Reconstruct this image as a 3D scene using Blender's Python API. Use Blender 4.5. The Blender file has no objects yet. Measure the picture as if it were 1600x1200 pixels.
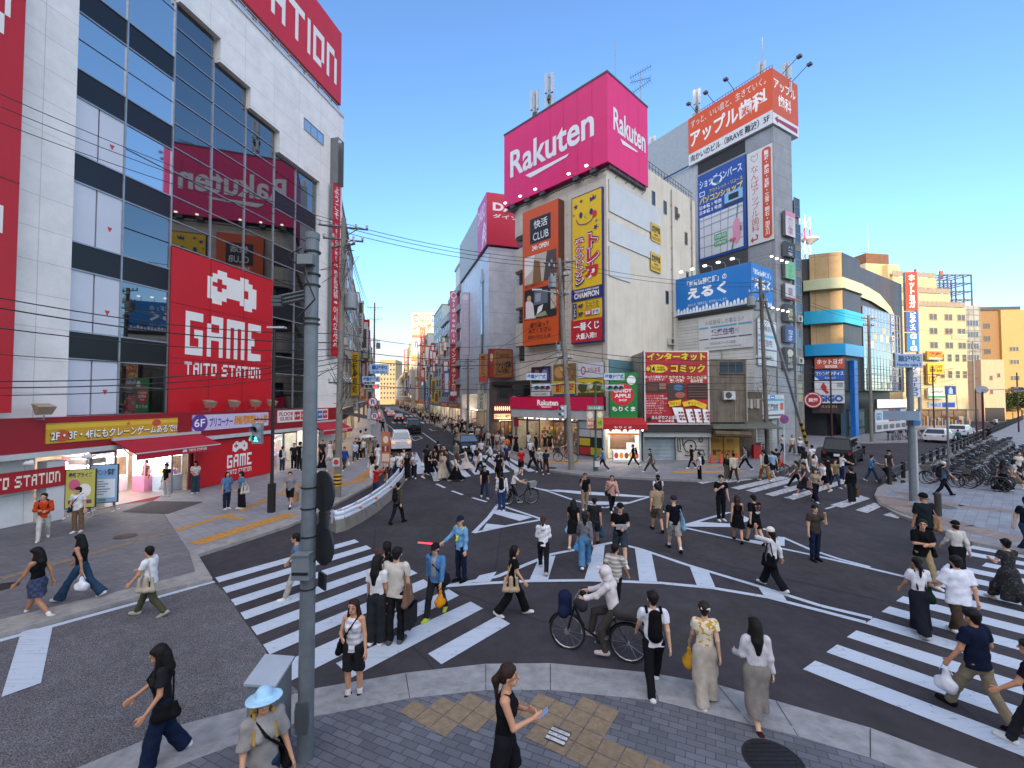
import bpy,bmesh,math,random
import numpy as np
from mathutils import Matrix,Vector
rnd=random.Random(7)
S=bpy.context.scene
COL=S.collection
F,Y0,H=695.,622.,4.7
TH=math.atan((Y0-600)/F)
cd=bpy.data.cameras.new('camera');cd.sensor_width=36;cd.lens=F/1600*36
cd.clip_start=.1;cd.clip_end=3000
cam=bpy.data.objects.new('camera',cd);COL.objects.link(cam)
cam.location=(0,0,H);cam.rotation_euler=(math.pi/2+TH,0,0)
S.camera=cam
SUN_EL=math.radians(16);SUN_AZ=math.radians(194)
W=bpy.data.worlds.new('World');S.world=W;W.use_nodes=True
nt=W.node_tree;nt.nodes.clear()
sky=nt.nodes.new('ShaderNodeTexSky');sky.sky_type='NISHITA';sky.sun_disc=False
sky.sun_elevation=SUN_EL;sky.sun_rotation=SUN_AZ
sky.altitude=0;sky.air_density=1.0;sky.dust_density=.1;sky.ozone_density=4.5
bg=nt.nodes.new('ShaderNodeBackground');bg.inputs[1].default_value=.15
wo=nt.nodes.new('ShaderNodeOutputWorld')
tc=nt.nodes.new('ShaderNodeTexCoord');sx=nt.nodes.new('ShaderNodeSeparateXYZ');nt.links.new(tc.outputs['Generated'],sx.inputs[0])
def sky_fill(axis,lo,hi,prev,col,also=None):  # adds extra brightness to one part of the sky as fill light
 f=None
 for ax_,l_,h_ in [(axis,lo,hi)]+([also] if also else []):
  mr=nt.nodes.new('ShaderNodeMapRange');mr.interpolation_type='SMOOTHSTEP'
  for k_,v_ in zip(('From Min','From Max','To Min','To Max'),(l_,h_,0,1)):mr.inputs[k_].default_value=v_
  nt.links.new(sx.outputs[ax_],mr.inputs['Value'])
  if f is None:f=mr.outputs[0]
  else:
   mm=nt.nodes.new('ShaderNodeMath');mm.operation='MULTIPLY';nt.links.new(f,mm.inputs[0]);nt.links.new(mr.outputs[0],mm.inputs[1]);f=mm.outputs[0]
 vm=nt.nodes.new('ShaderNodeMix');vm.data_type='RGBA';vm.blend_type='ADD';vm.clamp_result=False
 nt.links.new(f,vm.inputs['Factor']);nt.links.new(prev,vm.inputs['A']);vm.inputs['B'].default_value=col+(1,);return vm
vm=sky_fill('Z',.69,.9,sky.outputs[0],(.8,.75,.7))  # added overhead brightness above the view, fill for the ground
vm=sky_fill('Y',.12,-.55,vm.outputs['Result'],(6.2,5.3,4.4),('Z',.02,.3))  # added warm glow behind the camera, fill for the facades
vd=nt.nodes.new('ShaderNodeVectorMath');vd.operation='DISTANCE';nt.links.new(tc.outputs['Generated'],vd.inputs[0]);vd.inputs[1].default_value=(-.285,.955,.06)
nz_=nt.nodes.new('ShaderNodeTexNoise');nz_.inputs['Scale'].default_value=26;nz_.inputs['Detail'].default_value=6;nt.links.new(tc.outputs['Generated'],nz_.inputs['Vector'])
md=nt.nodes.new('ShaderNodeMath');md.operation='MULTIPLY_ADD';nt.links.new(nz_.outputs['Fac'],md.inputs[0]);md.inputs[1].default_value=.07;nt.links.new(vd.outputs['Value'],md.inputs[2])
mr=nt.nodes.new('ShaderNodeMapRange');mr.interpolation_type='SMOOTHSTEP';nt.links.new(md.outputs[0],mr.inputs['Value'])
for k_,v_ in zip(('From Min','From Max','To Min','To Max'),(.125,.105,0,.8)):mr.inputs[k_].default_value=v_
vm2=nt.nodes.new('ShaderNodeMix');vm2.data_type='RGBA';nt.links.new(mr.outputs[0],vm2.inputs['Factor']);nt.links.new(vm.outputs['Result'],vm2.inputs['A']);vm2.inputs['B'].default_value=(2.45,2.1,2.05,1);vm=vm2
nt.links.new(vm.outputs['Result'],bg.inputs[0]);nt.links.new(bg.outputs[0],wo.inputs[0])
sl=bpy.data.lights.new('sun','SUN');sl.energy=3.2;sl.angle=math.radians(.5);sl.color=(1,.74,.46)
so=bpy.data.objects.new('sun',sl);COL.objects.link(so);so.location=(0,-30,60)
_d=Vector((-math.sin(SUN_AZ)*math.cos(SUN_EL),-math.cos(SUN_AZ)*math.cos(SUN_EL),-math.sin(SUN_EL)))
so.rotation_euler=_d.to_track_quat('-Z','Y').to_euler()
S.view_settings.view_transform='Standard';S.view_settings.look='None'
S.view_settings.exposure=1.35;S.view_settings.gamma=1
S.render.film_transparent=False
S.cycles.max_bounces=6;S.cycles.diffuse_bounces=3;S.cycles.glossy_bounces=3
S.cycles.use_denoising=True
def ray(u,v):
 x=(u-800)/F;y=-(v-600)/F
 return (x,math.cos(TH)-y*math.sin(TH),math.sin(TH)+y*math.cos(TH))
def gp(u,v,z=0.):
 d=ray(u,v);t=(z-H)/d[2]
 return (d[0]*t,d[1]*t)
def vpd(u):return ((u-800)/F,1.)
class Fr:
 """upright plane: x along it (to the right), y inward, z up"""
 def __init__(s,p,d,off=0):
  l=math.hypot(*d);s.d=(d[0]/l,d[1]/l);s.n=(s.d[1],-s.d[0])
  s.p=(p[0]+s.n[0]*off,p[1]+s.n[1]*off)
  s.M=Matrix(((s.d[0],-s.n[0],0,s.p[0]),(s.d[1],-s.n[1],0,s.p[1]),(0,0,1,0),(0,0,0,1)))
 def hit(s,u,v,off=0):
  r=ray(u,v);px=s.p[0]+s.n[0]*off;py=s.p[1]+s.n[1]*off
  det=-s.d[0]*r[1]+r[0]*s.d[1]
  a=(px*r[1]-py*r[0])/det
  t=(px+s.d[0]*a)/r[0] if abs(r[0])>abs(r[1]) else (py+s.d[1]*a)/r[1]
  return (a,H+t*r[2])
 def at(s,a,b=0):return (s.p[0]+s.d[0]*a-s.n[0]*b,s.p[1]+s.d[1]*a-s.n[1]*b)
 def side(s,a,b=0):
  return Fr(s.at(a,b),(-s.n[0],-s.n[1]))
 def rect(s,q,off=0):
  h=[s.hit(u,v,off) for u,v in q]
  xs=sorted(i[0] for i in h);zs=sorted(i[1] for i in h);n=len(h)//2
  return (sum(xs[:n])/n,sum(zs[:n])/n,sum(xs[n:])/n,sum(zs[n:])/n)
def lin(c):
 c=c.lstrip('#');v=[int(c[i:i+2],16)/255 for i in (0,2,4)]
 return tuple(x/12.92 if x<=.04045 else ((x+.055)/1.055)**2.4 for x in v)
_mc={}
def mat(c,r=.6,m=0.,e=0.,v=.12,sc=2.5,bump=0.,streak=0.,spec=.5,fine=0.):
 k=(c,r,m,e,v,sc,bump,streak,spec,fine)
 if k in _mc:return _mc[k]
 M=bpy.data.materials.new('paint_'+c.strip('#'));M.use_nodes=True;t=M.node_tree
 b=t.nodes['Principled BSDF'];L=lin(c)
 b.inputs['Roughness'].default_value=r;b.inputs['Metallic'].default_value=m
 b.inputs['Specular IOR Level'].default_value=spec
 co=t.nodes.new('ShaderNodeTexCoord')
 n=t.nodes.new('ShaderNodeTexNoise');n.inputs['Scale'].default_value=sc;n.inputs['Detail'].default_value=5;n.inputs['Roughness'].default_value=.62
 t.links.new(co.outputs['Object'],n.inputs['Vector'])
 rp=t.nodes.new('ShaderNodeValToRGB')
 rp.color_ramp.elements[0].position=.32;rp.color_ramp.elements[1].position=.68
 rp.color_ramp.elements[0].color=tuple(x*(1-v) for x in L)+(1,)
 rp.color_ramp.elements[1].color=tuple(min(1,x*(1+v*.5)) for x in L)+(1,)
 t.links.new(n.outputs['Fac'],rp.inputs['Fac']);out=rp.outputs['Color']
 if streak:
  mp=t.nodes.new('ShaderNodeMapping');mp.inputs['Scale'].default_value=(3.2,3.2,.12)
  n2=t.nodes.new('ShaderNodeTexNoise');n2.inputs['Scale'].default_value=1.6;n2.inputs['Detail'].default_value=4
  t.links.new(co.outputs['Object'],mp.inputs['Vector']);t.links.new(mp.outputs['Vector'],n2.inputs['Vector'])
  r2=t.nodes.new('ShaderNodeValToRGB');r2.color_ramp.elements[0].position=.5;r2.color_ramp.elements[1].position=.75
  r2.color_ramp.elements[0].color=(1,1,1,1);r2.color_ramp.elements[1].color=(1-streak,1-streak,1-streak*1.1,1)
  mx=t.nodes.new('ShaderNodeMix');mx.data_type='RGBA';mx.blend_type='MULTIPLY';mx.inputs['Factor'].default_value=1
  t.links.new(n2.outputs['Fac'],r2.inputs['Fac']);t.links.new(out,mx.inputs['A']);t.links.new(r2.outputs['Color'],mx.inputs['B']);out=mx.outputs['Result']
 t.links.new(out,b.inputs['Base Color'])
 if e:
  b.inputs['Emission Strength'].default_value=e;t.links.new(out,b.inputs['Emission Color'])
 if bump:
  bp=t.nodes.new('ShaderNodeBump');bp.inputs['Strength'].default_value=bump;bp.inputs['Distance'].default_value=.02
  n3=t.nodes.new('ShaderNodeTexNoise');n3.inputs['Scale'].default_value=fine or 60;n3.inputs['Detail'].default_value=3
  t.links.new(co.outputs['Object'],n3.inputs['Vector']);t.links.new(n3.outputs['Fac'],bp.inputs['Height']);t.links.new(bp.outputs['Normal'],b.inputs['Normal'])
 _mc[k]=M
 return M
def tiles(c,mortar,w,h,rot=0.,r=.7,var=.25,msize=.006,offset=.5,z=False,name='tiles',noise=.25):
 """running bond of tiles in metres; z=True for upright walls (x,z)"""
 k=('tile',c,mortar,w,h,rot,r,var,msize,offset,z)
 if k in _mc:return _mc[k]
 M=bpy.data.materials.new(name);M.use_nodes=True;t=M.node_tree;b=t.nodes['Principled BSDF']
 co=t.nodes.new('ShaderNodeTexCoord');mp=t.nodes.new('ShaderNodeMapping')
 if z:mp.inputs['Rotation'].default_value=(-math.pi/2,0,0)
 else:mp.inputs['Rotation'].default_value=(0,0,rot)
 t.links.new(co.outputs['Object'],mp.inputs['Vector'])
 bt=t.nodes.new('ShaderNodeTexBrick');bt.offset=offset;bt.inputs['Scale'].default_value=1
 bt.inputs['Brick Width'].default_value=w;bt.inputs['Row Height'].default_value=h;bt.inputs['Mortar Size'].default_value=msize
 bt.inputs['Mortar Smooth'].default_value=.1;bt.inputs['Bias'].default_value=0
 L=lin(c);bt.inputs['Color1'].default_value=tuple(x*(1-var) for x in L)+(1,);bt.inputs['Color2'].default_value=tuple(min(1,x*(1+var)) for x in L)+(1,)
 bt.inputs['Mortar'].default_value=lin(mortar)+(1,)
 t.links.new(mp.outputs['Vector'],bt.inputs['Vector'])
 n=t.nodes.new('ShaderNodeTexNoise');n.inputs['Scale'].default_value=.9;n.inputs['Detail'].default_value=8;n.inputs['Roughness'].default_value=.7
 t.links.new(co.outputs['Object'],n.inputs['Vector'])
 rp=t.nodes.new('ShaderNodeValToRGB');rp.color_ramp.elements[0].position=.3;rp.color_ramp.elements[1].position=.7
 rp.color_ramp.elements[0].color=(1-noise,)*3+(1,);rp.color_ramp.elements[1].color=(1+noise*.4,)*3+(1,)
 mx=t.nodes.new('ShaderNodeMix');mx.data_type='RGBA';mx.blend_type='MULTIPLY';mx.inputs['Factor'].default_value=1
 t.links.new(n.outputs['Fac'],rp.inputs['Fac']);t.links.new(bt.outputs['Color'],mx.inputs['A']);t.links.new(rp.outputs['Color'],mx.inputs['B'])
 t.links.new(mx.outputs['Result'],b.inputs['Base Color']);b.inputs['Roughness'].default_value=r
 bp=t.nodes.new('ShaderNodeBump');bp.inputs['Strength'].default_value=.4;bp.inputs['Distance'].default_value=.01;bp.invert=True
 t.links.new(bt.outputs['Fac'],bp.inputs['Height']);t.links.new(bp.outputs['Normal'],b.inputs['Normal'])
 _mc[k]=M
 return M
def glass(c='#223038',r=.04,m=0.,spec=1.,name='glass'):
 k=('glass',c,r,m,spec)
 if k in _mc:return _mc[k]
 M=bpy.data.materials.new(name);M.use_nodes=True;b=M.node_tree.nodes['Principled BSDF']
 b.inputs['Base Color'].default_value=lin(c)+(1,);b.inputs['Roughness'].default_value=r;b.inputs['Metallic'].default_value=m
 b.inputs['Specular IOR Level'].default_value=spec;b.inputs['IOR'].default_value=1.6
 _mc[k]=M
 return M
class MB:
 def __init__(s):s.v=[];s.f=[];s.m=[]
 def add(s,vs,fs,mi=0):
  o=len(s.v);s.v+=[tuple(p) for p in vs]
  for f in fs:s.f.append([i+o for i in f]);s.m.append(mi)
  return s
 def quad(s,a,b,c,d,mi=0):return s.add([a,b,c,d],[(0,1,2,3)],mi)
 def poly(s,ps,mi=0):return s.add(ps,[tuple(range(len(ps)))],mi)
 def box(s,x0,y0,z0,x1,y1,z1,mi=0,tx=0,ty=0):
  if x0>x1:x0,x1=x1,x0
  if y0>y1:y0,y1=y1,y0
  if z0>z1:z0,z1=z1,z0
  v=[(x0,y0,z0),(x1,y0,z0),(x1,y1,z0),(x0,y1,z0),(x0+tx,y0+ty,z1),(x1-tx,y0+ty,z1),(x1-tx,y1-ty,z1),(x0+tx,y1-ty,z1)]
  return s.add(v,[(3,2,1,0),(4,5,6,7),(0,1,5,4),(1,2,6,5),(2,3,7,6),(3,0,4,7)],mi)
 def prism(s,pts,a,b,axis='z',mi=0):
  """2-D outline swept along an axis; outline (x,y) for z, (x,z) for y, (y,z) for x"""
  def P(p,t):return {'z':(p[0],p[1],t),'y':(p[0],t,p[1]),'x':(t,p[0],p[1])}[axis]
  n=len(pts);v=[P(p,a) for p in pts]+[P(p,b) for p in pts]
  fs=[tuple(range(n))[::-1],tuple(range(n,2*n))]+[(i,(i+1)%n,n+(i+1)%n,n+i) for i in range(n)]
  return s.add(v,fs,mi)
 def tube(s,ps,r,n=8,mi=0,cap=True):
  ps=[Vector(p) for p in ps];rr=r if isinstance(r,(list,tuple)) else [r]*len(ps)
  o=len(s.v);prev=None
  for i,p in enumerate(ps):
   d=(ps[min(i+1,len(ps)-1)]-ps[max(i-1,0)])
   d=d.normalized() if d.length>1e-9 else Vector((0,0,1))
   if prev is None:
    a=Vector((0,0,1)) if abs(d.z)<.9 else Vector((1,0,0));x=d.cross(a).normalized()
   else:
    x=(prev-d*prev.dot(d));x=x.normalized() if x.length>1e-6 else prev
   prev=x;y=d.cross(x)
   for k in range(n):
    t=2*math.pi*k/n;s.v.append(tuple(p+(x*math.cos(t)+y*math.sin(t))*rr[i]))
  for i in range(len(ps)-1):
   for k in range(n):
    s.f.append([o+i*n+k,o+i*n+(k+1)%n,o+(i+1)*n+(k+1)%n,o+(i+1)*n+k]);s.m.append(mi)
  if cap:
   s.f.append([o+k for k in range(n)][::-1]);s.m.append(mi)
   s.f.append([o+(len(ps)-1)*n+k for k in range(n)]);s.m.append(mi)
  return s
 def lathe(s,prof,c=(0,0,0),n=16,mi=0,axis='z'):
  o=len(s.v)
  for r,h in prof:
   for k in range(n):
    t=2*math.pi*k/n;a,b=r*math.cos(t),r*math.sin(t)
    q={'z':(a,b,h),'y':(a,h,b),'x':(h,a,b)}[axis]
    s.v.append((c[0]+q[0],c[1]+q[1],c[2]+q[2]))
  for i in range(len(prof)-1):
   for k in range(n):s.f.append([o+i*n+k,o+i*n+(k+1)%n,o+(i+1)*n+(k+1)%n,o+(i+1)*n+k]);s.m.append(mi)
  for i,rv in ((0,1),(len(prof)-1,0)):
   if prof[i][0]>1e-5:
    f=[o+i*n+k for k in range(n)];s.f.append(f[::-1] if rv else f);s.m.append(mi)
  return s
 def ball(s,c,r,mi=0,n=10):
  rx,ry,rz=r if isinstance(r,tuple) else (r,r,r)
  o=len(s.v);m=max(4,n//2+1)
  for i in range(m+1):
   a=math.pi*i/m
   for k in range(n):
    t=2*math.pi*k/n;s.v.append((c[0]+rx*math.sin(a)*math.cos(t),c[1]+ry*math.sin(a)*math.sin(t),c[2]+rz*math.cos(a)))
  for i in range(m):
   for k in range(n):s.f.append([o+i*n+k,o+(i+1)*n+k,o+(i+1)*n+(k+1)%n,o+i*n+(k+1)%n]);s.m.append(mi)
  return s
 def mesh(s,name,mats,smooth=False):
  me=bpy.data.meshes.new(name);me.from_pydata(s.v,[],s.f);
  for m in (mats if isinstance(mats,(list,tuple)) else [mats]):me.materials.append(m)
  if len(me.polygons):me.polygons.foreach_set('material_index',s.m)
  bm=bmesh.new();bm.from_mesh(me);bmesh.ops.recalc_face_normals(bm,faces=bm.faces);bm.to_mesh(me);bm.free()
  if smooth:
   me.polygons.foreach_set('use_smooth',[True]*len(me.polygons));
   if smooth!='all':me.set_sharp_from_angle(angle=math.radians(40))
  me.update()
  return me
 def build(s,name,mats,parent=None,M=None,smooth=False):
  return obj(name,s.mesh(name,mats,smooth),parent,M)
def obj(name,me,parent=None,M=None):
 o=bpy.data.objects.new(name,me);COL.objects.link(o)
 if parent is not None:o.parent=parent
 if M is not None:o.matrix_local=M
 return o
def tag(o,label=None,cat=None,group=None,kind=None):
 if label:o['label']=label
 if cat:o['category']=cat
 if group:o['group']=group
 if kind:o['kind']=kind
 return o
def thing(name,label,cat,M=None,group=None):
 o=bpy.data.objects.new(name,None);COL.objects.link(o);o.empty_display_size=.2
 if M is not None:o.matrix_world=M
 return tag(o,label,cat,group)
def TM(x,y,z=0,rz=0,s=1):return Matrix.Translation((x,y,z))@Matrix.Rotation(rz,4,'Z')@Matrix.Scale(s,4)
def copy_tree(o,parent=None,M=None,label=None,group=None):
 c=o.copy();COL.objects.link(c)
 if parent is not None:c.parent=parent
 if M is not None:c.matrix_world=M
 if label:c['label']=label
 if group:c['group']=group
 for ch in list(o.children):copy_tree(ch,c)
 return c
def catenary(a,b,sag,n=10):
 a,b=Vector(a),Vector(b)
 return [a.lerp(b,i/n)-Vector((0,0,4*sag*(i/n)*(1-i/n))) for i in range(n+1)]
_fc=bpy.data.curves.new('lettering','FONT');_fc.size=1;_fo=bpy.data.objects.new('lettering',_fc);COL.objects.link(_fo)
_fc.resolution_u=3
_tc={}
def glyphs(s,bold=.0):
 k=(s,bold)
 if k not in _tc:
  _fc.body=s;_fc.offset=bold;_fc.align_x='CENTER';_fc.space_line=.95
  bpy.context.view_layer.update()
  me=bpy.data.meshes.new_from_object(_fo.evaluated_get(bpy.context.evaluated_depsgraph_get()))
  vs=[(v.co.x,v.co.y) for v in me.vertices];fs=[tuple(p.vertices) for p in me.polygons]
  bpy.data.meshes.remove(me)
  if not vs:vs=[(0,0),(1,0),(0,1)]
  x0=min(p[0] for p in vs);x1=max(p[0] for p in vs);y0=min(p[1] for p in vs);y1=max(p[1] for p in vs)
  w=max(x1-x0,1e-3);h=max(y1-y0,.08)
  _tc[k]=([((p[0]-x0)/w,(p[1]-y0)/h) for p in vs],fs)
 return _tc[k]
def ellipse(cx,cz,rx,rz,n=20):return [(cx+rx*math.cos(2*math.pi*i/n),cz+rz*math.sin(2*math.pi*i/n)) for i in range(n)]
def star(cx,cz,r,a=0,k=.4):return [(cx+(r if i%2==0 else r*k)*math.sin(a+math.pi*i/5),cz+(r if i%2==0 else r*k)*math.cos(a+math.pi*i/5)) for i in range(10)]
INV=["..XX...XX..",".XXXXXXXXX.","XX.XXXXXXXX","X...XXXX.XX","XX.XXXXX.XX","XXXXXXXXXXX","XXXX...XXXX",".XX.....XX."]
def art(parent,x0,z0,x1,z1,y,items,emit=0.,asp=1.):
 """flat printing on a board: items in fractions of the board; each layer 3 mm proud of the last"""
 A=MB();T=MB();am=[];tm=[]
 w,h=x1-x0,z1-z0;k=0
 def mi(lst,c):
  m=mat(c,.45,v=.04,e=emit)
  if m not in lst:lst.append(m)
  return lst.index(m)
 for it in items:
  k+=1;yy=y-.0035*k
  if it[0]=='r':
   _,c,a,b,cc,d=it;A.quad((x0+w*a,yy,z0+h*b),(x0+w*cc,yy,z0+h*b),(x0+w*cc,yy,z0+h*d),(x0+w*a,yy,z0+h*d),mi(am,c))
  elif it[0]=='p':A.poly([(x0+w*a,yy,z0+h*b) for a,b in it[2]],mi(am,it[1]))
  elif it[0]=='c':A.poly([(x0+w*a,yy,z0+h*b) for a,b in ellipse(*it[2:6])],mi(am,it[1]))
  elif it[0]=='star':A.poly([(x0+w*it[2]+a*w,yy,z0+h*it[3]+b*w) for a,b in star(0,0,it[4],it[5] if len(it)>5 else 0)],mi(am,it[1]))
  elif it[0]=='l':
   _,c,pts,lw=it;m=mi(am,c)
   for (a,b),(cc,d) in zip(pts,pts[1:]):
    p=Vector((x0+w*a,z0+h*b));q=Vector((x0+w*cc,z0+h*d));n=(q-p).normalized()*lw/2;n=Vector((-n.y,n.x));k+=.15;yy=y-.0035*k
    A.quad((p.x+n.x,yy,p.y+n.y),(p.x-n.x,yy,p.y-n.y),(q.x-n.x,yy,q.y-n.y),(q.x+n.x,yy,q.y+n.y),m)
  elif it[0]=='inv':
   _,c,a,b,cc,d=it;m=mi(am,c)
   cw=(cc-a)*w/11;ch=(d-b)*h/8
   for j,row in enumerate(INV):
    for i,q in enumerate(row):
     if q=='X':X=x0+w*a+i*cw;Z=z0+h*d-(j+1)*ch;A.quad((X,yy,Z),(X+cw,yy,Z),(X+cw,yy,Z+ch),(X,yy,Z+ch),m)
  elif it[0] in 'tv':
   s=it[1];bold=it[7] if len(it)>7 else .012
   if it[0]=='v':s='\n'.join(s)
   vs,fs=glyphs(s,bold);a,b,cc,d=it[3:7]
   T.add([(x0+w*(a+(cc-a)*p[0]),yy,z0+h*(b+(d-b)*p[1])) for p in vs],fs,mi(tm,it[2]))
 if A.f:A.build('artwork',am,parent)
 if T.f:
  me=bpy.data.meshes.new('lettering');me.from_pydata(T.v,[],T.f)
  for m in tm:me.materials.append(m)
  me.polygons.foreach_set('material_index',T.m);me.update();obj('lettering',me,parent)
def sign(name,label,cat,fr,rect,face,t=.2,off=0.,side='#8a8d90',items=(),emit=0.,group=None,frame=None,M=None):
 """a board standing off its wall by off, t thick, its face towards the viewer"""
 x0,z0,x1,z1=rect
 b=MB();y=-(off+t)
 b.box(0,y,0,x1-x0,-off,z1-z0,1)
 b.quad((.012,y-.003,.012),(x1-x0-.012,y-.003,.012),(x1-x0-.012,y-.003,z1-z0-.012),(.012,y-.003,z1-z0-.012),0)
 o=b.build(name,[mat(face,.45,v=.07,sc=.8,e=emit,streak=.06),mat(side,.5)])
 o.matrix_world=fr.M@Matrix.Translation((x0,0,z0))
 tag(o,label,cat,group)
 if frame:
  f=MB();w,h=x1-x0,z1-z0;e=frame[1]
  f.box(0,y-.02,0,w,y-.004,e);f.box(0,y-.02,h-e,w,y-.004,h);f.box(0,y-.02,e,e,y-.004,h-e);f.box(w-e,y-.02,e,w,y-.004,h-e)
  f.build('frame',mat(frame[0],.5),o)
 art(o,0,0,x1-x0,z1-z0,y-.004,items,emit)
 return o
_wc={}
def window(parent,x0,z0,x1,z1,y=0.,fc='#9a9c9e',gl=None,nx=1,nz=1,ft=.05,name='window',sill=False):
 gl=gl or glass();k=(round(x1-x0,2),round(z1-z0,2),fc,gl.name,nx,nz,ft,sill)
 if k not in _wc:
  w,h=x1-x0,z1-z0;b=MB()
  b.box(ft*.5,-.012,ft*.5,w-ft*.5,.05,h-ft*.5,1)
  for i in range(nx+1):X=(w-ft)*i/nx;b.box(X,-.045,0,X+ft,.0,h,0)
  for j in range(nz+1):Z=(h-ft)*j/nz;b.box(ft,-.042,Z,w-ft,.0,Z+ft,0)
  if sill:b.box(-.06,-.12,-.07,w+.06,.0,-.002,0)
  _wc[k]=b.mesh('window',[mat(fc,.45,.2),gl])
 return obj(name,_wc[k],parent,Matrix.Translation((x0,y,z0)))
def asphalt(name,c,coarse=0.,grain=220,patches=True,rough=.86):
 M=bpy.data.materials.new(name);M.use_nodes=True;t=M.node_tree;b=t.nodes['Principled BSDF']
 co=t.nodes.new('ShaderNodeTexCoord');L=lin(c)
 def noise(sc,det=4,rough=.6,vec=None):
  n=t.nodes.new('ShaderNodeTexNoise');n.inputs['Scale'].default_value=sc;n.inputs['Detail'].default_value=det;n.inputs['Roughness'].default_value=rough
  t.links.new(vec or co.outputs['Object'],n.inputs['Vector']);return n.outputs['Fac']
 def ramp(f,p0,p1,c0,c1):
  r=t.nodes.new('ShaderNodeValToRGB');r.color_ramp.elements[0].position=p0;r.color_ramp.elements[1].position=p1
  r.color_ramp.elements[0].color=c0+(1,);r.color_ramp.elements[1].color=c1+(1,);t.links.new(f,r.inputs['Fac']);return r.outputs['Color']
 def mul(a,bb):
  m=t.nodes.new('ShaderNodeMix');m.data_type='RGBA';m.blend_type='MULTIPLY';m.inputs['Factor'].default_value=1
  t.links.new(a,m.inputs['A']);t.links.new(bb,m.inputs['B']);return m.outputs['Result']
 k=.35+coarse
 col=ramp(noise(grain,2),.35,.7,tuple(x*(1-k) for x in L),tuple(x*(1+k*1.3) for x in L))
 col=mul(col,ramp(noise(.35,6,.65),.3,.7,(.72,)*3,(1.15,)*3))
 col=mul(col,ramp(noise(3.1,5,.7),.35,.62,(.84,)*3,(1.05,)*3))
 if patches:
  mp=t.nodes.new('ShaderNodeMapping');mp.inputs['Scale'].default_value=(.5,.06,1);mp.inputs['Rotation'].default_value=(0,0,.95)
  t.links.new(co.outputs['Object'],mp.inputs['Vector'])
  col=mul(col,ramp(noise(1.3,3,.5,mp.outputs['Vector']),.55,.72,(1,)*3,(.8,)*3))
  v=t.nodes.new('ShaderNodeTexVoronoi');v.feature='DISTANCE_TO_EDGE';v.inputs['Scale'].default_value=.17
  nz=t.nodes.new('ShaderNodeMix');nz.data_type='VECTOR';nz.inputs['Factor'].default_value=.12
  n4=t.nodes.new('ShaderNodeTexNoise');n4.inputs['Scale'].default_value=.9;n4.inputs['Detail'].default_value=6
  t.links.new(co.outputs['Object'],n4.inputs['Vector']);t.links.new(co.outputs['Object'],nz.inputs['A']);t.links.new(n4.outputs['Color'],nz.inputs['B'])
  t.links.new(nz.outputs['Result'],v.inputs['Vector'])
  col=mul(col,ramp(v.outputs['Distance'],.0,.0035,(.62,)*3,(1,)*3))
 t.links.new(col,b.inputs['Base Color']);b.inputs['Roughness'].default_value=rough;b.inputs['Specular IOR Level'].default_value=.12
 bp=t.nodes.new('ShaderNodeBump');bp.inputs['Strength'].default_value=.25+coarse;bp.inputs['Distance'].default_value=.01
 t.links.new(noise(grain,2),bp.inputs['Height']);t.links.new(bp.outputs['Normal'],b.inputs['Normal'])
 return M
def roadpaint(name,c,wear=.3):
 """road paint with scuffs that show the asphalt"""
 M=bpy.data.materials.new(name);M.use_nodes=True;t=M.node_tree;b=t.nodes['Principled BSDF']
 co=t.nodes.new('ShaderNodeTexCoord');L=lin(c)
 n=t.nodes.new('ShaderNodeTexNoise');n.inputs['Scale'].default_value=7;n.inputs['Detail'].default_value=9;n.inputs['Roughness'].default_value=.72
 t.links.new(co.outputs['Object'],n.inputs['Vector'])
 r=t.nodes.new('ShaderNodeValToRGB');r.color_ramp.elements[0].position=.27+wear*.1;r.color_ramp.elements[1].position=.36+wear*.2
 r.color_ramp.elements[0].color=(.09,.09,.092,1);r.color_ramp.elements[1].color=L+(1,)
 t.links.new(n.outputs['Fac'],r.inputs['Fac'])
 mp=t.nodes.new('ShaderNodeMapping');mp.inputs['Scale'].default_value=(1.2,26,1);mp.inputs['Rotation'].default_value=(0,0,-.5)
 t.links.new(co.outputs['Object'],mp.inputs['Vector'])
 n2=t.nodes.new('ShaderNodeTexNoise');n2.inputs['Scale'].default_value=1;n2.inputs['Detail'].default_value=5;n2.inputs['Roughness'].default_value=.6
 t.links.new(mp.outputs['Vector'],n2.inputs['Vector'])
 r2=t.nodes.new('ShaderNodeValToRGB');r2.color_ramp.elements[0].position=.28;r2.color_ramp.elements[1].position=.45
 r2.color_ramp.elements[0].color=(.62,.62,.62,1);r2.color_ramp.elements[1].color=(1,1,1,1);t.links.new(n2.outputs['Fac'],r2.inputs['Fac'])
 m=t.nodes.new('ShaderNodeMix');m.data_type='RGBA';m.blend_type='MULTIPLY';m.inputs['Factor'].default_value=1
 t.links.new(r.outputs['Color'],m.inputs['A']);t.links.new(r2.outputs['Color'],m.inputs['B'])
 t.links.new(m.outputs['Result'],b.inputs['Base Color']);b.inputs['Roughness'].default_value=.7
 return M
def st(name,mb,m):return tag(mb.build(name,m),kind='structure')
ASPH=asphalt('asphalt','#413f43');COARSE=asphalt('coarse_asphalt','#626165',.36,60,False)
PAINT=roadpaint('road_paint','#adb9c6',.26);CURB=mat('#8f9192',.8,v=.2,sc=6,bump=.3,fine=90)
PAVER=tiles('#5d6068','#3a3b3f',.24,.12,.42,var=.22,name='grey_pavers')
PAVER2=tiles('#67686d','#47484b',.24,.12,-.30,var=.16,name='brick_pavers')
SLAB=tiles('#85878c','#56585c',.42,.42,.66,var=.07,offset=0,name='square_slabs')
SLAB2=tiles('#7d828a','#585c63',.6,.3,-.72,var=.12,name='stone_slabs')
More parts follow.
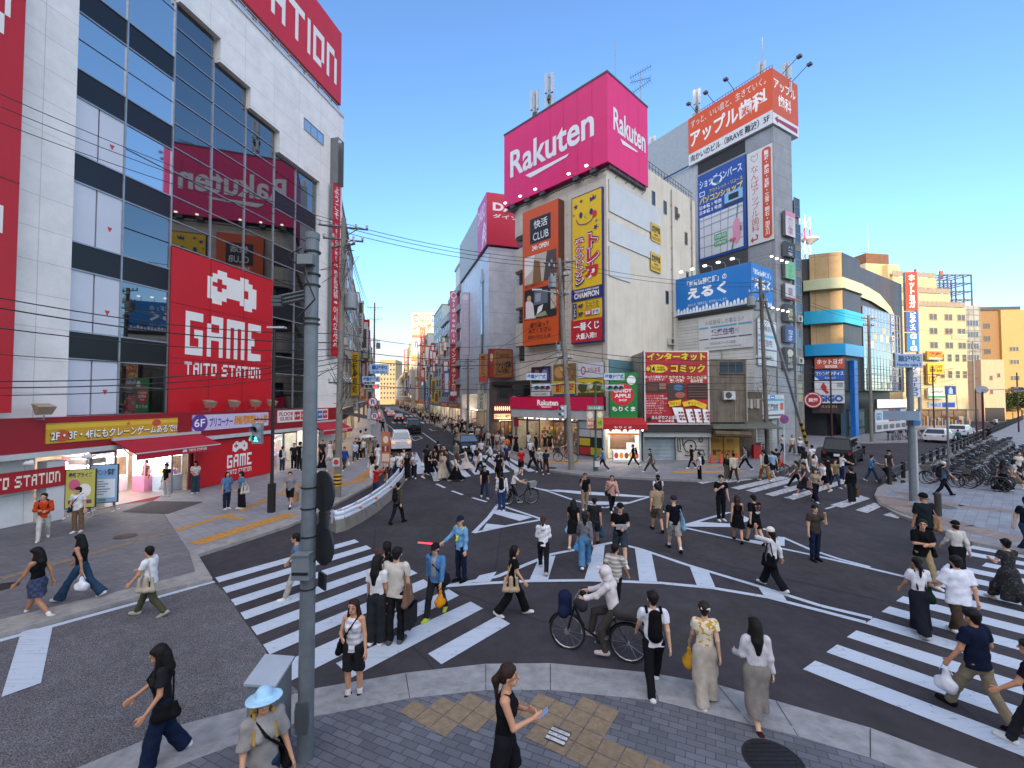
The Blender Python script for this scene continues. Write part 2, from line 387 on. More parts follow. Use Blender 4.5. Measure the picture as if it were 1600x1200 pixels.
g=MB();g.poly([(-500,-60,0),(500,-60,0),(500,900,0),(-500,900,0)]);st('ground',g,ASPH)
def P3(px,z):return [gp(u,v,z)+(z,) for u,v in px]
SLABS=[]
def slab(name,top,m,z=.12,world=None):
 pts=[(p[0],p[1]) for p in (world or [gp(u,v,z) for u,v in top])]
 SLABS.append((pts,z));b=MB();b.poly([p+(z,) for p in pts]);n=len(pts)
 for i in range(n):
  a,c=pts[i],pts[(i+1)%n];b.quad(a+(-.05,),c+(-.05,),c+(z,),a+(z,),1)
 return st(name,b,[m,CURB])
def band(name,a,b,za,zb,m,cuts=True):
 """strip between two pixel polylines at heights za, zb, one stone per segment"""
 A=P3(a,za);B=P3(b,zb);q=MB()
 for i in range(len(A)-1):q.quad(A[i],A[i+1],B[i+1],B[i])
 for i in range(len(A)-1):q.quad(A[i][:2]+(-.05,),A[i+1][:2]+(-.05,),A[i+1],A[i])
 return st(name,q,m)
def sub(poly,n):
 out=[]
 for (a,b),(c,d) in zip(poly,poly[1:]):
  for i in range(n):out.append((a+(c-a)*i/n,b+(d-b)*i/n))
 return out+[poly[-1]]
o_e=[(60,1225),(283,1132),(391,1104),(489,1076),(634,1051),(759,1037),(860,1036),(1016,1051),(1122,1070),(1213,1095),(1360,1137),(1560,1212)]
m_e=[(90,1260),(300,1172),(400,1138),(489,1109),(640,1080),(759,1067),(860,1067),(1029,1083),(1172,1117),(1247,1137),(1360,1173),(1560,1250)]
i_e=[(95,1276),(305,1186),(403,1150),(489,1120),(640,1091),(759,1078),(860,1078),(1029,1095),(1172,1132),(1247,1150),(1360,1184),(1560,1262)]
band('kerb',o_e,m_e,.03,.085,mat('#8f9193',.85,v=.3,sc=4,bump=.4,fine=140))
band('kerb',m_e,i_e,.09,.098,mat('#8d8f90',.85,v=.24,sc=7,bump=.3,fine=120))
near=[gp(u,v,.1) for u,v in i_e]
slab('pavement',None,PAVER,.1,near+[(near[-1][0]+3,-3),(-8,-3),(-8,3)])
j=MB()
for (a,b),(c,d) in zip(o_e,i_e):
 if 480<a<1400:
  p,q=Vector(gp(a,b,.05)),Vector(gp(c,d,.1));n=Vector((-(q-p).y,(q-p).x)).normalized()*.006
  j.quad((p.x-n.x,p.y-n.y,.042),(p.x+n.x,p.y+n.y,.042),(q.x+n.x,q.y+n.y,.104),(q.x-n.x,q.y-n.y,.104))
st('pavement_joints',j,mat('#3c3d3e',.9))
def tactile(name,cells,z,c,bars):
 """cells: list of (x, y, angle) tile centres; bars True for guiding bars, else warning domes"""
 b=MB()
 for x,y,a in cells:
  R=Matrix.Translation((x,y,z))@Matrix.Rotation(a,4,'Z')
  def T(p):return tuple(R@Vector(p))
  e=.143
  b.add([T(p) for p in ((-e,-e,0),(e,-e,0),(e,e,0),(-e,e,0),(-e,-e,.006),(e,-e,.006),(e,e,.006),(-e,e,.006))],[(4,5,6,7),(0,1,5,4),(1,2,6,5),(2,3,7,6),(3,0,4,7)])
  if bars:
   for k in range(4):
    Y=-.11+k*.0733;w=.017
    b.add([T(p) for p in ((-.135,Y-w,.006),(.135,Y-w,.006),(.135,Y+w,.006),(-.135,Y+w,.006),(-.13,Y-w*.6,.011),(.13,Y-w*.6,.011),(.13,Y+w*.6,.011),(-.13,Y+w*.6,.011))],[(4,5,6,7),(0,1,5,4),(1,2,6,5),(2,3,7,6),(3,0,4,7)])
  else:
   for i in range(5):
    for k in range(5):
     X,Y=-.11+i*.055,-.11+k*.055;q=.012
     b.add([T(p) for p in ((X-q,Y-q,.006),(X+q,Y-q,.006),(X+q,Y+q,.006),(X-q,Y+q,.006),(X-q*.5,Y-q*.5,.0115),(X+q*.5,Y-q*.5,.0115),(X+q*.5,Y+q*.5,.0115),(X-q*.5,Y+q*.5,.0115))],[(4,5,6,7),(0,1,5,4),(1,2,6,5),(2,3,7,6),(3,0,4,7)])
 return st(name,b,mat(c,.75,v=.25,sc=9))
TA=math.radians(-33.5)
ex,ey=Vector((math.cos(TA),math.sin(TA))),Vector((-math.sin(TA),math.cos(TA)))
c0=Vector(gp(552,1150,.1));cells=[]
warn=[(532,1140),(567,1131),(545,1153),(582,1143)]
wt=[];gd=[]
base=Vector(gp(860,1128,.1))
for i in range(-11,5):
 for k in range(-3,3):
  p=base+ex*(.3*i)+ey*(.3*k)
  u=p.x
  ke=np.interp(p.x,[q[0] for q in near],[q[1] for q in near])
  dd=ke-p.y
  if .22<dd<.74 and -2.3<p.x<1.45:wt.append((p.x,p.y,TA))
  elif dd>=.74 and k in (-1,0) and -.4<(p-base).dot(ex)<4 and p.x>.25:gd.append((p.x,p.y,TA))
for i in range(2,9):
 for k in (-1,0):
  p=base+ex*(.3*i)+ey*(.3*k)
  if (p.x,p.y,TA) not in gd and np.interp(p.x,[q[0] for q in near],[q[1] for q in near])-p.y>.74:gd.append((p.x,p.y,TA))
tactile('warning_paving',wt,.102,'#80705a',False)
tactile('guiding_paving',gd,.102,'#7a6b56',True)
p=gp(872,1150,.11)
sg=MB();sg.box(-.14,-.14,0,.14,.14,.004)
sg=sg.build('paving_notice',mat('#2c2c2e',.6),None,Matrix.Translation((p[0],p[1],.112))@Matrix.Rotation(TA+.05,4,'Z'));tag(sg,'small black and white notice plate set into the tan tactile paving','notice')
art(sg,-.14,-.14,.14,.14,0,[])
lt=MB()
for k in range(3):lt.quad((-.135,-.115+k*.085,.006),(.135,-.115+k*.085,.006),(.135,-.06+k*.085,.006),(-.135,-.06+k*.085,.006))
lt.build('stripe',mat('#c9cbcd',.6),sg)
for k,s in enumerate(('自転車から降りて','押し歩きに','ご協力ください')):
 vs,fs=glyphs(s,0);q=MB();q.add([(-.12+.24*a,-.108+(2-k)*.085+.042*b,.008) for a,b in vs],fs);q.build('lettering',mat('#222224'),sg)
def strip_px(pts,w,z):
 b=MB();ps=[Vector(gp(u,v,z)) for u,v in pts]
 for p,q in zip(ps,ps[1:]):
  n=Vector((-(q-p).y,(q-p).x)).normalized()*w/2
  b.quad((p.x-n.x,p.y-n.y,z),(p.x+n.x,p.y+n.y,z),(q.x+n.x,q.y+n.y,z),(q.x-n.x,q.y-n.y,z))
 return b
pl=[(-260,1075),(0,998),(335,911),(352,926),(378,965),(412,1012),(440,1060),(470,1082),(391,1105),(283,1133),(60,1226),(-300,1400)]
q=MB();q.poly(P3(pl,.004));st('coarse_lane',q,COARSE)
q=MB()
for px in [[(1045,832),(1120,826),(1420,905),(1380,928)],[(960,955),(1160,950),(1210,1010),(1000,1012)],[(640,800),(700,790),(745,835),(660,850)]]:q.poly(P3(px,.003))
st('road_patch',q,asphalt('patch_asphalt','#3e3c3e',.1,150,False))
q=MB()
for a,b,w in (((870,820),(1420,948),.03),((560,870),(1020,1030),.025),((690,745),(905,905),.025),((1000,765),(1330,915),.02)):
 r_=strip_px([a,((a[0]+b[0])/2+6,(a[1]+b[1])/2+3),b],w,.004);q.add(r_.v,r_.f)
st('road_seams',q,mat('#1d1c1d',.9))
kb=[(-300,1071),(0,990),(240,925),(332,903),(309,866),(450,821),(505,797),(580,757),(600,735),(607,712),(609,690),(606,668),(600,650),(597,640)]
ki=[(-300,1045),(0,968),(225,914),(305,893),(296,862),(445,812),(498,789),(572,751),(591,731),(598,710),(601,690),(599,668),(595,650),(593,640)]
band('kerb',kb,ki,.1,.125,mat('#8d8b88',.85,v=.3,sc=4,bump=.3,fine=110))
A0=gp(418.5,739,.1);AD=vpd(955)
FA=Fr(A0,AD)
lk=[gp(u,v,.12) for u,v in ki]
dv=gp(250,795,.12)
slab('pavement',None,PAVER2,.12,lk[:5]+[dv,FA.at(-5.6,3),FA.at(-26,3),(-19,0),(-13.5,4.5)])
slab('pavement',None,SLAB,.121,lk[4:]+[(-75,190),(-90,190),FA.at(9,14),FA.at(9,3),FA.at(-5.55,3),(dv[0]+.01,dv[1]+.01)])
def run(p,q,w=.3,z=.124):
 a,b=Vector(gp(*p,z)),Vector(gp(*q,z));d=(b-a);n=int(d.length/.3);d.normalize();an=math.atan2(d.y,d.x);o=[]
 for i in range(n):
  for k in range(int(round(w/.3))):
   c=a+d*(.3*i+.15)+Vector((-d.y,d.x))*(.3*k);o.append((c.x,c.y,an))
 return o
YT='#b0803a'
tactile('guiding_paving',run((275,829),(375,799))+run((375,799),(520,737))+run((520,737),(590,700)),.123,YT,True)
tactile('warning_paving',run((308,851),(462,803),.6)+run((372,812),(392,806),1.2)+run((510,765),(578,748),.6)+run((565,748),(592,730),.6),.124,YT,False)
tactile('guiding_paving',run((0,905),(215,845))+run((215,845),(275,829)),.1235,'#7d6f5c',True)
kr=[(650,650),(671,660.5),(695,671),(717,680),(745,692),(775,704),(797,714),(832,727),(860,735),(895,739.5),(930,742.5),(963,744.5),(1011,747),(1048,748.5),(1096,750),(1152,747.5),(1200,741),(1235,727),(1262,709),(1278,697),(1345,691.5),(1420,690),(1445,683),(1480,668),(1540,652)]
kr2=[(653,649.5),(675,659.5),(699,669.5),(721,678),(750,690),(780,701.5),(801,711),(835,724),(862,731.5),(896,736),(930,739),(963,741),(1011,743.5),(1048,744.7),(1096,746),(1150,743.5),(1196,737.5),(1229,724.5),(1256,707),(1274,694.5),(1345,689),(1418,687.5),(1442,681),(1478,666.5),(1537,651)]
band('kerb',kr,kr2,.12,.14,mat('#7c7c7c',.85,v=.25,sc=5))
fr_=[gp(u,v,.14) for u,v in kr2]
slab('pavement',None,tiles('#7a7b80','#5a5b5f',.3,.3,.5,var=.1,offset=0,name='far_slabs'),.14,fr_+[(160,130),(160,240),(-70,240)])
tactile('warning_paving',run((838,722),(905,724),.9,.145)+run((1055,739),(1165,737),.6,.145)+run((1085,732),(1135,727),.3,.145),.143,YT,False)
ko=[(1600,652),(1540,672),(1470,706),(1430,728),(1404,744),(1386,753),(1371,762),(1366,774),(1374,787),(1403,803),(1434,814),(1473,828),(1520,847),(1600,862),(1900,922)]
k2=[(1604,654),(1544,674),(1474,708.5),(1437,731),(1412,748),(1397,757),(1385,765),(1382,774),(1390,784),(1416,798),(1445,809),(1483,823),(1528,841),(1606,855),(1900,912)]
band('kerb',ko,k2,.11,.135,mat('#83807d',.85,v=.2,sc=5,bump=.3,fine=110))
bk=[gp(u,v,.135) for u,v in k2]
slab('pavement',None,SLAB2,.135,bk+[(160,30),(160,110)])
TANP=tiles('#82736a','#5f554e',.24,.12,.3,var=.15,name='tan_pavers')
st('tan_paving',strip_px([(1404,768),(1440,780),(1500,791),(1560,797),(1640,806)],.7,.139),TANP)
st('tan_paving',strip_px([(1390,776),(1405,790),(1440,804),(1500,822),(1600,846),(1800,880)],1.1,.1395),TANP)
Z=.008
_zc=[0]
def mark(b,px,z=None):
 _zc[0]=(_zc[0]+1)%40;b.poly(P3(px,Z+.0025+_zc[0]*.0002))
cw=MB()
L0=[(336.2,902.4),(347.4,918),(360.6,936.8),(375.4,957.2),(392,979.6),(411,1007.2)]
L1=[(342,910),(354,926.5),(367.5,946.4),(383,968),(401.5,992.5),(421.5,1022.4)]
R0=[(554,842.6),(572.5,852),(592,863),(613,876.5),(638,888),(661.5,905)]
R1=[(561,847),(580.5,857),(601,868.5),(625,882),(652.5,895.5),(675,914)]
for a,b,c,d in zip(L0,L1,R1,R0):mark(cw,[a,b,c,d])
mark(cw,[(431,1040),(446,1068),(717,930.5),(701,920.4)])
mark(cw,[(525,1036),(548.6,1059),(754.6,950.6),(735.3,939.9)])
mark(cw,[(668.75,1021.3),(689.75,1037.8),(797.2,974.4),(776.9,962.4)])
st('crossing_stripes',cw,PAINT)
cw=MB()
pa=[Vector(gp(*p)) for p in ((1254.6,1046.3),(1273.8,1032.8),(1290.6,1020),(1377.3,956.3),(1415.5,1110))]
stp=(pa[3]-pa[0])/4;wv=(pa[1]-pa[0]);dr=(pa[4]-pa[0]).normalized()
for k in range(-1,13):
 a=pa[0]+stp*k;l=9.5
 if k==10:a=a+dr*.6
 b2=a+wv
 cw.poly([tuple(x)+(Z,) for x in (a,b2,b2+dr*l,a+dr*l)][:4]) if k>=0 else None
st('crossing_stripes',cw,PAINT)
cw=MB()
for a,b,c,d in [((652,741),(667,739),(651,707),(643,707)),((678,752),(691,750),(676,724),(668,725)),((722,746),(736,744),(711,719),(703,720)),((742,742),(753,740),(728,716),(720,717)),((765,740),(776,738),(742,713),(733,714)),((786,738.5),(797,737),(760,711),(752,712)),((806,737),(818,736),(776,709),(768,710)),((826,737),(837,736),(795,712),(787,713))]:
 mark(cw,[a,b,c,d])
for px in [[(713,755),(722,755),(759,793),(748,791)]]:pass
st('crossing_stripes',cw,PAINT)
cw=MB()
for px in [[(1089,754),(1098,756),(1122,751),(1114,749.5)],[(1113,753),(1128,755),(1178,749),(1163,747.5)],[(1141,762),(1155,765),(1235,747),(1220,744)],[(1165,766),(1178,769.5),(1262,747),(1248,744)],[(1195,772),(1209,775.5),(1302,749),(1287,746)],[(1227,777),(1240,781),(1330,752),(1316,749.5)],
   [(1297,789),(1316,793.5),(1360,779),(1345,774)],[(1336,797),(1355,801.5),(1383,789),(1366,785.5)],[(1379,804.5),(1403,810),(1412,803.5),(1396,799)]]:
 mark(cw,px)
st('crossing_stripes',cw,roadpaint('worn_road_paint','#b0b4b8',.9))
def lines(b,pts,w):
 _zc[0]=(_zc[0]+1)%40;q=strip_px(pts,w,Z-.002+_zc[0]*.0001);b.add([(v[0],v[1],v[2]+.00006*(i//4%2)) for i,v in enumerate(q.v)],q.f)
ln=MB()
lines(ln,[(-300,1081),(0,1000.5),(335,908.5)],.16)
mark(ln,[(34,984),(82,980),(64,1067),(2,1089)])
lines(ln,[(697,915.5),(776,901),(861,866),(958,847.5),(1000,857.5),(1075,883),(1186,916),(1283,946.5),(1363,965.5)],.15)
lines(ln,[(697,915.5),(760,911),(830,907.5),(920,906.5),(1030,910.5),(1110,918),(1200,933),(1284,954.5),(1353,972.5)],.15)
for px in [[(739,910),(749,899),(776,893),(766,908.5)],[(827,906.5),(843,871),(868,868),(856,906.5)],[(913,906),(928,854.5),(945,850.5),(940,906)],[(999,907.5),(992,857),(1018,864),(1027,909.5)],[(1089,915),(1077,883.5),(1107,892.5),(1118,918)],[(1194,931),(1184,916),(1221,925.5),(1229,938)]]:mark(ln,px,Z+.001)
lines(ln,[(777,790),(764,808),(740,832.5),(800,820),(848,811.5),(777,788)],.16)
mark(ln,[(770,802),(776,796),(832,808),(812,814)]);mark(ln,[(760,818),(790,821),(775,826),(754,828)])
lines(ln,[(830,762),(872,768),(950,771),(1015,776),(982,786),(945,793.5),(900,782.5),(858,768),(832,761)],.16)
mark(ln,[(857,766),(910,772.5),(1000,777),(1012,775.5),(950,770),(870,765)])
mark(ln,[(900,780),(915,783),(985,784.5),(975,788),(935,789)])
lines(ln,[(1068,821),(1137,801),(1160,800)],.15);mark(ln,[(1069,822.5),(1092,815.5),(1148,818.5),(1160,805),(1175,812),(1141,823.5)])
lines(ln,[(1067,824),(1150,842),(1265,866),(1330,881),(1416,901.5)],.15)
mark(ln,[(1150,842),(1180,844),(1215,851),(1215,838),(1226,840),(1226,853),(1190,851)])
lines(ln,[(1222,839),(1265,858),(1310,873),(1360,886)],.13)
for p,q in [((627,727),(636,731.5)),((682,756),(695,762)),((706,766.8),(723,773)),((738,777.5),(760,784)),((1226,777),(1242,780))]:lines(ln,[p,q],.16)
lines(ln,[(709,711),(660,676)],.14);lines(ln,[(601,660),(616,672)],.14)
lines(ln,[(1290,795),(1318,787)],.1)
lines(ln,[(641,684),(654,681),(660,684.5),(648,688.5),(641,684)],.14);lines(ln,[(671,670),(676,673),(682,672)],.2)
for k in range(6):mark(ln,[(628+k*7,651),(632+k*7,651),(629+k*7,648.8),(625+k*7,648.8)])
for k in range(7):mark(ln,[(614+k*9,661.5),(619+k*9,661.5),(616+k*9,659),(611+k*9,659)])
for k in range(5):mark(ln,[(1527+k*17,673.5),(1536+k*17,674),(1546+k*17,670),(1538+k*17,669.5)])
lines(ln,[(1525,676),(1590,677)],.15);lines(ln,[(1345,693),(1425,691)],.12)
st('road_markings',ln,PAINT)
def manhole(u,v,r,label,z=0.,c='#3d3c3d',rz=0):
 x,y=gp(u,v,z);b=MB();b.lathe([(r,-.02),(r,.006),(r*.93,.007),(r*.92,.002),(r*.88,.002),(r*.88,.006),(.001,.007)],n=28)
 for i in range(-4,5):
  w=math.sqrt(max(0,(.84*r)**2-(i*r*.19)**2));b.box(-w,i*r*.19-.012,.006,w,i*r*.19+.012,.011)
 o=b.build('manhole_cover',mat(c,.55,.5,v=.3,sc=14),None,TM(x,y,z,rz));tag(o,label,'manhole cover')
manhole(1208,1188,.36,'black round iron cover in the near pavement right of the tan tactile tiles',.1,'#2a2a2c')
manhole(196,838,.33,'round iron cover in the brick pavement left of the square slabs',.12)
manhole(208,930,.35,'round iron cover at the kerb beside the man in a white T-shirt',.0,'#3a3835')
manhole(862,731,.33,'round iron cover by the concrete pole on the far corner',.145)
manhole(1070,866,.4,'faint round cover in the asphalt by the hatched island',.0,'#454346')
manhole(1470,791,.5,'wide flat oval access cover in the slabs of the bicycle pavement',.14,'#6b6a6b')
manhole(3,917,.3,'round iron cover at the left edge of the brick pavement',.12)
BM={'T':['#####','..#..','..#..','..#..','..#..'],'A':['.###','#..#','####','#..#','#..#'],'I':['#','#','#','#','#'],'O':['####','#..#','#..#','#..#','###.'],
  'S':['.####','#....','.###.','....#','####.'],'N':['###.','#..#','#..#','#..#','#..#'],'G':['####','#...','#.##','#..#','####'],'M':['#####','#.#.#','#.#.#','#.#.#','#.#.#'],'E':['####','#...','##..','#...','####'],' ':['..']*5}
_art0=art
def art(parent,x0,z0,x1,z1,y,items,emit=0.,asp=1.):
 out=[]
 for it in items:
  if it[0]=='bm':
   _,c,s,a,b,cc,d=it;W_=sum(len(BM[q][0]) for q in s)+len(s)-1;cw=(cc-a)/W_;ch=(d-b)/5;X=a;R=[]
   for q in s:
    for j,row in enumerate(BM[q]):
     i=0
     while i<len(row):
      if row[i]=='#':
       k=i
       while k<len(row) and row[k]=='#':k+=1
       R.append((X+i*cw,d-(j+1)*ch,X+k*cw,d-j*ch));i=k
      else:i+=1
    X+=(len(BM[q][0])+1)*cw
   b_=MB()
   for r in R:b_.quad((x0+(x1-x0)*r[0],y-.012,z0+(z1-z0)*r[1]),(x0+(x1-x0)*r[2],y-.012,z0+(z1-z0)*r[1]),(x0+(x1-x0)*r[2],y-.012,z0+(z1-z0)*r[3]),(x0+(x1-x0)*r[0],y-.012,z0+(z1-z0)*r[3]))
   b_.build('lettering',mat(c,.45,v=.03,e=emit),parent)
  else:out.append(it)
 if out:_art0(parent,x0,z0,x1,z1,y,out,emit)
WHITE=tiles('#e2e2df','#bdbdba',2.3,1.22,r=.5,var=.02,msize=.012,offset=0,z=True,name='white_wall_panels',noise=.17)
ALU=mat('#9aa0a6',.35,.6);DARKG=glass('#05070b',.02);DARKG.node_tree.nodes['Principled BSDF'].inputs['IOR'].default_value=1.95
SKYG=glass('#1c2a3a',.03,name='blue_glass');SKYG.node_tree.nodes['Principled BSDF'].inputs['IOR'].default_value=3.2
SPAN=mat('#0c0e14',.35,v=.05);BLIND=mat('#c3cad6',.5,v=.05,sc=.6)
RED='#c01020'
gc=thing('game_centre','large white corner building with a grid of dark glass panes and red shop front','building',FA.M)
o=[(-34,3.9),(-10.46,3.9),(-10.46,26),(-6.28,26),(-6.28,24.3),(-3.95,24.3),(-3.95,23),(-1.85,23),(-1.85,21.8),(.52,21.8),(.52,20.45),(4.55,20.45),(4.55,3.9),(7.32,3.9),(7.32,27),(-34,27)]
b=MB();b.prism(o,0,.5,'y')
b.box(-34,.5,3.9,7.3,20,26.9)
b.box(-34,5.2,-.05,7.3,20,3.9);b.box(-34,.3,-.05,-11.2,5.2,3.9);b.box(5.0,.02,.0,7.3,5.2,3.9)
b.build('wall',WHITE,gc)
b=MB();b.box(-34,-.06,26.95,7.38,.5,27.12);b.build('parapet_cap',mat('#bdbdba',.5),gc)
xs=[-10.46,-8.45,-6.28,-4.1,-1.88,.42,2.4,4.55]
sp=[(20.35,21.5),(16.85,18.02),(13.4,14.55),(9.85,10.96),(6.27,7.37)]
top=lambda i:(26,26,24.3,23,21.8,20.45,20.45)[i] if i!=2 else 24.3
def pane(x0,z0,x1,z1,m,name='glass_panel'):
 q=MB();t=rnd.uniform(-.004,.004);q.box(x0+.03,.3+t,z0+.03,x1-.03,.36,z1-.03);return q.build(name,m,gc)
for i in range(7):
 x0,x1=xs[i],xs[i+1];T=top(i)
 if i in (0,1,5,6):
  for a,c in sp:
   if c<T:pane(x0,a,x1,c,SPAN,'spandrel')
  lev=[(4.0,6.27),(7.37,9.85),(10.96,13.4),(14.55,16.85),(18.02,20.35),(21.5,26)]
  for k,(a,c) in enumerate(lev):
   c=min(c,T)
   if a>=T:continue
   if i==0 and k<4:
    for xa,xb in ((x0,(x0+x1)/2),((x0+x1)/2,x1)):pane(xa,a,xb,c,BLIND,'blind_panel')
    q=MB();X=x0+1.42;q.poly([(X,.285,a+1.05),(X+.2,.285,a+1.05),(X+.1,.285,a+.83)]);q.build('fire_access_mark',mat('#c23b3b'),gc)
   else:
    gm=SKYG if (i==0 or (i==1 and k>2)) else DARKG
    mid=a+(c-a)*.52
    pane(x0,a,x1,mid,gm);pane(x0,mid,x1,c,gm)
 else:
  z=12.2
  while z<T-.2:
   z2=min(z+1.21,T);pane(x0,z,x1,z2,DARKG);z=z2
  pane(x0,4.,x1,12.2,SPAN,'spandrel')
b=MB()
for i,x in enumerate(xs):b.box(x-.035,.24,4,x+.035,.37,top(min(i,6)) if i<7 else 20.45)
for i in (0,1,5,6):
 for a,c in sp:
  for z in (a,c):
   if z<top(i):b.box(xs[i]+.035,.25,z-.03,xs[i+1]-.035,.365,z+.03)
for i in (2,3,4):
 z=12.2
 while z<top(i):b.box(xs[i]+.035,.25,z-.025,xs[i+1]-.035,.365,z+.025);z+=1.21
b.build('mullions',ALU,gc)
window(gc,2.75,23.3,4.9,24.15,0,'#8f9090',SKYG,3,1)
b=MB()
for x in np.arange(-12,7.2,.9):b.box(x-.02,.2,27.1,x+.02,.24,27.75)
for z in (27.35,27.55,27.75):b.box(-12,.2,z-.015,7.2,.23,z+.015)
b.build('roof_railing',mat('#a9a498',.5),gc)
FA8=Fr(FA.at(0,.9),AD)
r=FA8.hit(528,54),FA8.hit(527,166)
zt,zb,xr=r[0][1],r[1][1],r[0][0]
lx=[FA8.hit(*p)[0] for p in ((430,30),(520,110))];lz=[FA8.hit(503,64)[1],FA8.hit(503,116)[1]]
w0=xr-13.5
n0,n1=FA8.hit(503,90)[0],FA8.hit(520,90)[0]
lw=n1-n0;tw=lw/4*32
sign('rooftop_billboard','huge red billboard on the roof of the white building reading STATION','billboard',FA8,(w0,zb,xr,zt),RED,.35,0,'#7d0c16',
  [('bm','#dedcd8','STATION',(n1-tw-w0)/13.5,(lz[1]-zb)/(zt-zb),(n1-w0)/13.5,(lz[0]-zb)/(zt-zb))])
b=MB()
for x in np.arange(w0+.5,xr,1.6):b.box(x-.05,.4,26.9,x+.05,.5,zt-.4);b.tube([(x,.5,zt-1),(x,3,26.9)],.04,6)
tag(b.build('billboard_scaffold',mat('#6a6d70',.5,.4),None,FA8.M),'steel scaffold standing behind the red roof billboard','scaffold')
gs=sign('wall_sign','huge square red GAME wall sign with a white pixel emblem over the glass','sign',FA,(-6.28,3.97,.36,12.1),RED,.12,-.3,'#8f0c18',
  [('inv','#e3e1de',.30,.715,.80,.945),('bm','#e3e1de','GAME',.12,.36,.86,.63),('bm','#e3e1de','TAITO STATION',.12,.235,.86,.315)])
b=MB()
for x in (-4.1,-1.88):b.box(x+6.28-.012,.165,0,x+6.28+.012,.172,8.13)
for z in (2.7,5.4):b.box(0,.165,z-.01,6.6,.172,z+.01)
b.build('panel_joint',mat('#7c0a14'),gs)
sign('column_sign','tall red sign column with white letters at the left end of the facade','sign',Fr(FA.at(0),AD),(-16.5,4.2,FA.hit(30,300,.8)[0],27.3),'#b40f1e',.8,0,'#9a0d19',
  [('bm','#dedcd8','TAITO',.05,.55,.9,.7),('bm','#dedcd8','GAME',.05,.1,.9,.3),('r','#7d0b15',0,.62,1,.622),('r','#7d0b15',0,.34,1,.342)])
FW=Fr(FA.at(5.85,-.25),AD)
sign('vertical_sign','long narrow red vertical sign with WELCOME greetings at the building end','sign',FW,(-.35,7.8,.62,20.9),'#b81224',.18,0,'#6e7174',
  [('v','ようこそ','#e8e4e2',.22,.80,.78,.985),('v','WELCOME','#e8e4e2',.3,.555,.72,.77),('inv','#e8e4e2',.3,.52,.7,.535),('v','欢迎光临','#e8e4e2',.22,.335,.78,.5),('inv','#e8e4e2',.3,.305,.7,.32),('v','어서오세요','#e8e4e2',.22,.06,.78,.29)])
b=MB();b.box(-.1,-.4,20.9,-.04,.3,24.4);b.box(.6,-.4,20.9,.66,.3,24.4);b.box(-.1,-.4,24.34,.66,-.34,24.4)
tag(b.build('sign_bracket',mat('#77797c',.5,.5),None,FW.M),'grey steel bracket frame above the long welcome sign','bracket')
fz=FA.hit(0,655,.5)[1],FA.hit(0,712,.5)[1]
b=MB();b.box(-34,-.5,fz[1],6.95,0,fz[0]);b.build('fascia',mat('#8e0c1c',.5,v=.1,sc=.5),gc)
b=MB();b.box(-34,-.56,fz[1]-.2,7.0,0,fz[1]-.004);b.build('canopy_edge',mat('#b9bbbb',.5),gc)
def rect_off(fr,q,off):return fr.rect(q,off)
def rc(fr,q,off=0.):r=fr.rect(q,off);return (r[0],r[1],r[2],r[3])
_q=[(72,662),(72,693),(278,651),(278,678)]
def rq(fr,tl,bl,tr,br,off=0.):
 a,b_,c,d=[fr.hit(*p,off) for p in (tl,bl,tr,br)]
 return ((a[0]+b_[0])/2,(b_[1]+d[1])/2,(c[0]+d[0])/2,(a[1]+c[1])/2)
sign('banner','long yellow banner about crane games hung on the red fascia','banner',FA,rq(FA,(72,664),(72,693),(278,651),(278,678),.55),'#c79a1e',.03,.5,'#b08a20',
  [('r','#d9b43a',.0,.7,1,.92),('c','#c4522c',.1,.35,.05,.3),('c','#c4522c',.8,.75,.04,.2),('t','2F・3F・4Fにもクレーンゲームあるで!!','#2d2a3a',.025,.08,.995,.6,.05),('t','2F・3F・4Fにもクレーンゲームあるで!!','#f2efe6',.03,.13,.99,.62,.02),('star','#d7523c',.56,.8,.02)])
sign('banner','purple and white photo booth banner marked 6F on the red fascia','banner',FA,rq(FA,(301,650),(301,674),(420,643),(420,665),.55),'#c9bfdc',.03,.5,'#9488b0',
  [('c','#5d3a8c',.08,.5,.09,.55),('t','6F','#f0eef5',.02,.25,.14,.75),('t','プリコーナー','#5b3f8e',.19,.2,.48,.8,.03),('t','最新機種続々入荷','#d2452f',.5,.22,.98,.85,.05),('t','最新機種続々入荷','#e8b43a',.505,.24,.975,.83,.0)])
sign('banner','white floor guide banner with red, green and blue blocks on the red fascia','banner',FA,rq(FA,(434,642),(434,662),(513,638),(513,654),.55),'#d9d8d4',.03,.5,'#b0aeb0',
  [('t','FLOOR\nGUIDE','#a81d2c',.03,.15,.28,.85,.03)]+[('r',c,.3+.115*i,.15,.4+.115*i,.85) for i,c in enumerate(('#b02535','#c34a3a','#55964a','#2f8f9c','#2f6fb5','#b93a43'))]+[('t',s,'#f0eeee',.31+.115*i,.4,.39+.115*i,.6) for i,s in enumerate(('1F','2F','3F','4F','5F','6F'))])
sign('wall_sign','red board reading TAITO STATION on the white panels at the left edge','sign',FA,rq(FA,(-60,749),(-60,783),(100,727),(100,757),.3),'#a30f1e',.06,.3,'#7d0b15',[('bm','#e6dcc8','TAITO STATION',.08,.22,.94,.78)])
gsm=sign('wall_sign','red GAME panel with white pixel emblem at pavement level beside the shop entrance','sign',FA,(-5.16,.14,-.06,2.46),'#c0101e',.1,.16,'#8f0c18',
  [('inv','#e8e5e2',.44,.68,.64,.93),('bm','#e8e5e2','GAME',.37,.32,.7,.62),('bm','#e8e5e2','TAITO STATION',.37,.16,.7,.27)])
b=MB();b.box(-11.2,-.3,.0,FA.hit(100,800,.3)[0],.2,2.35);b.build('white_panel_wall',mat('#c6c6c8',.5,v=.06),gc)
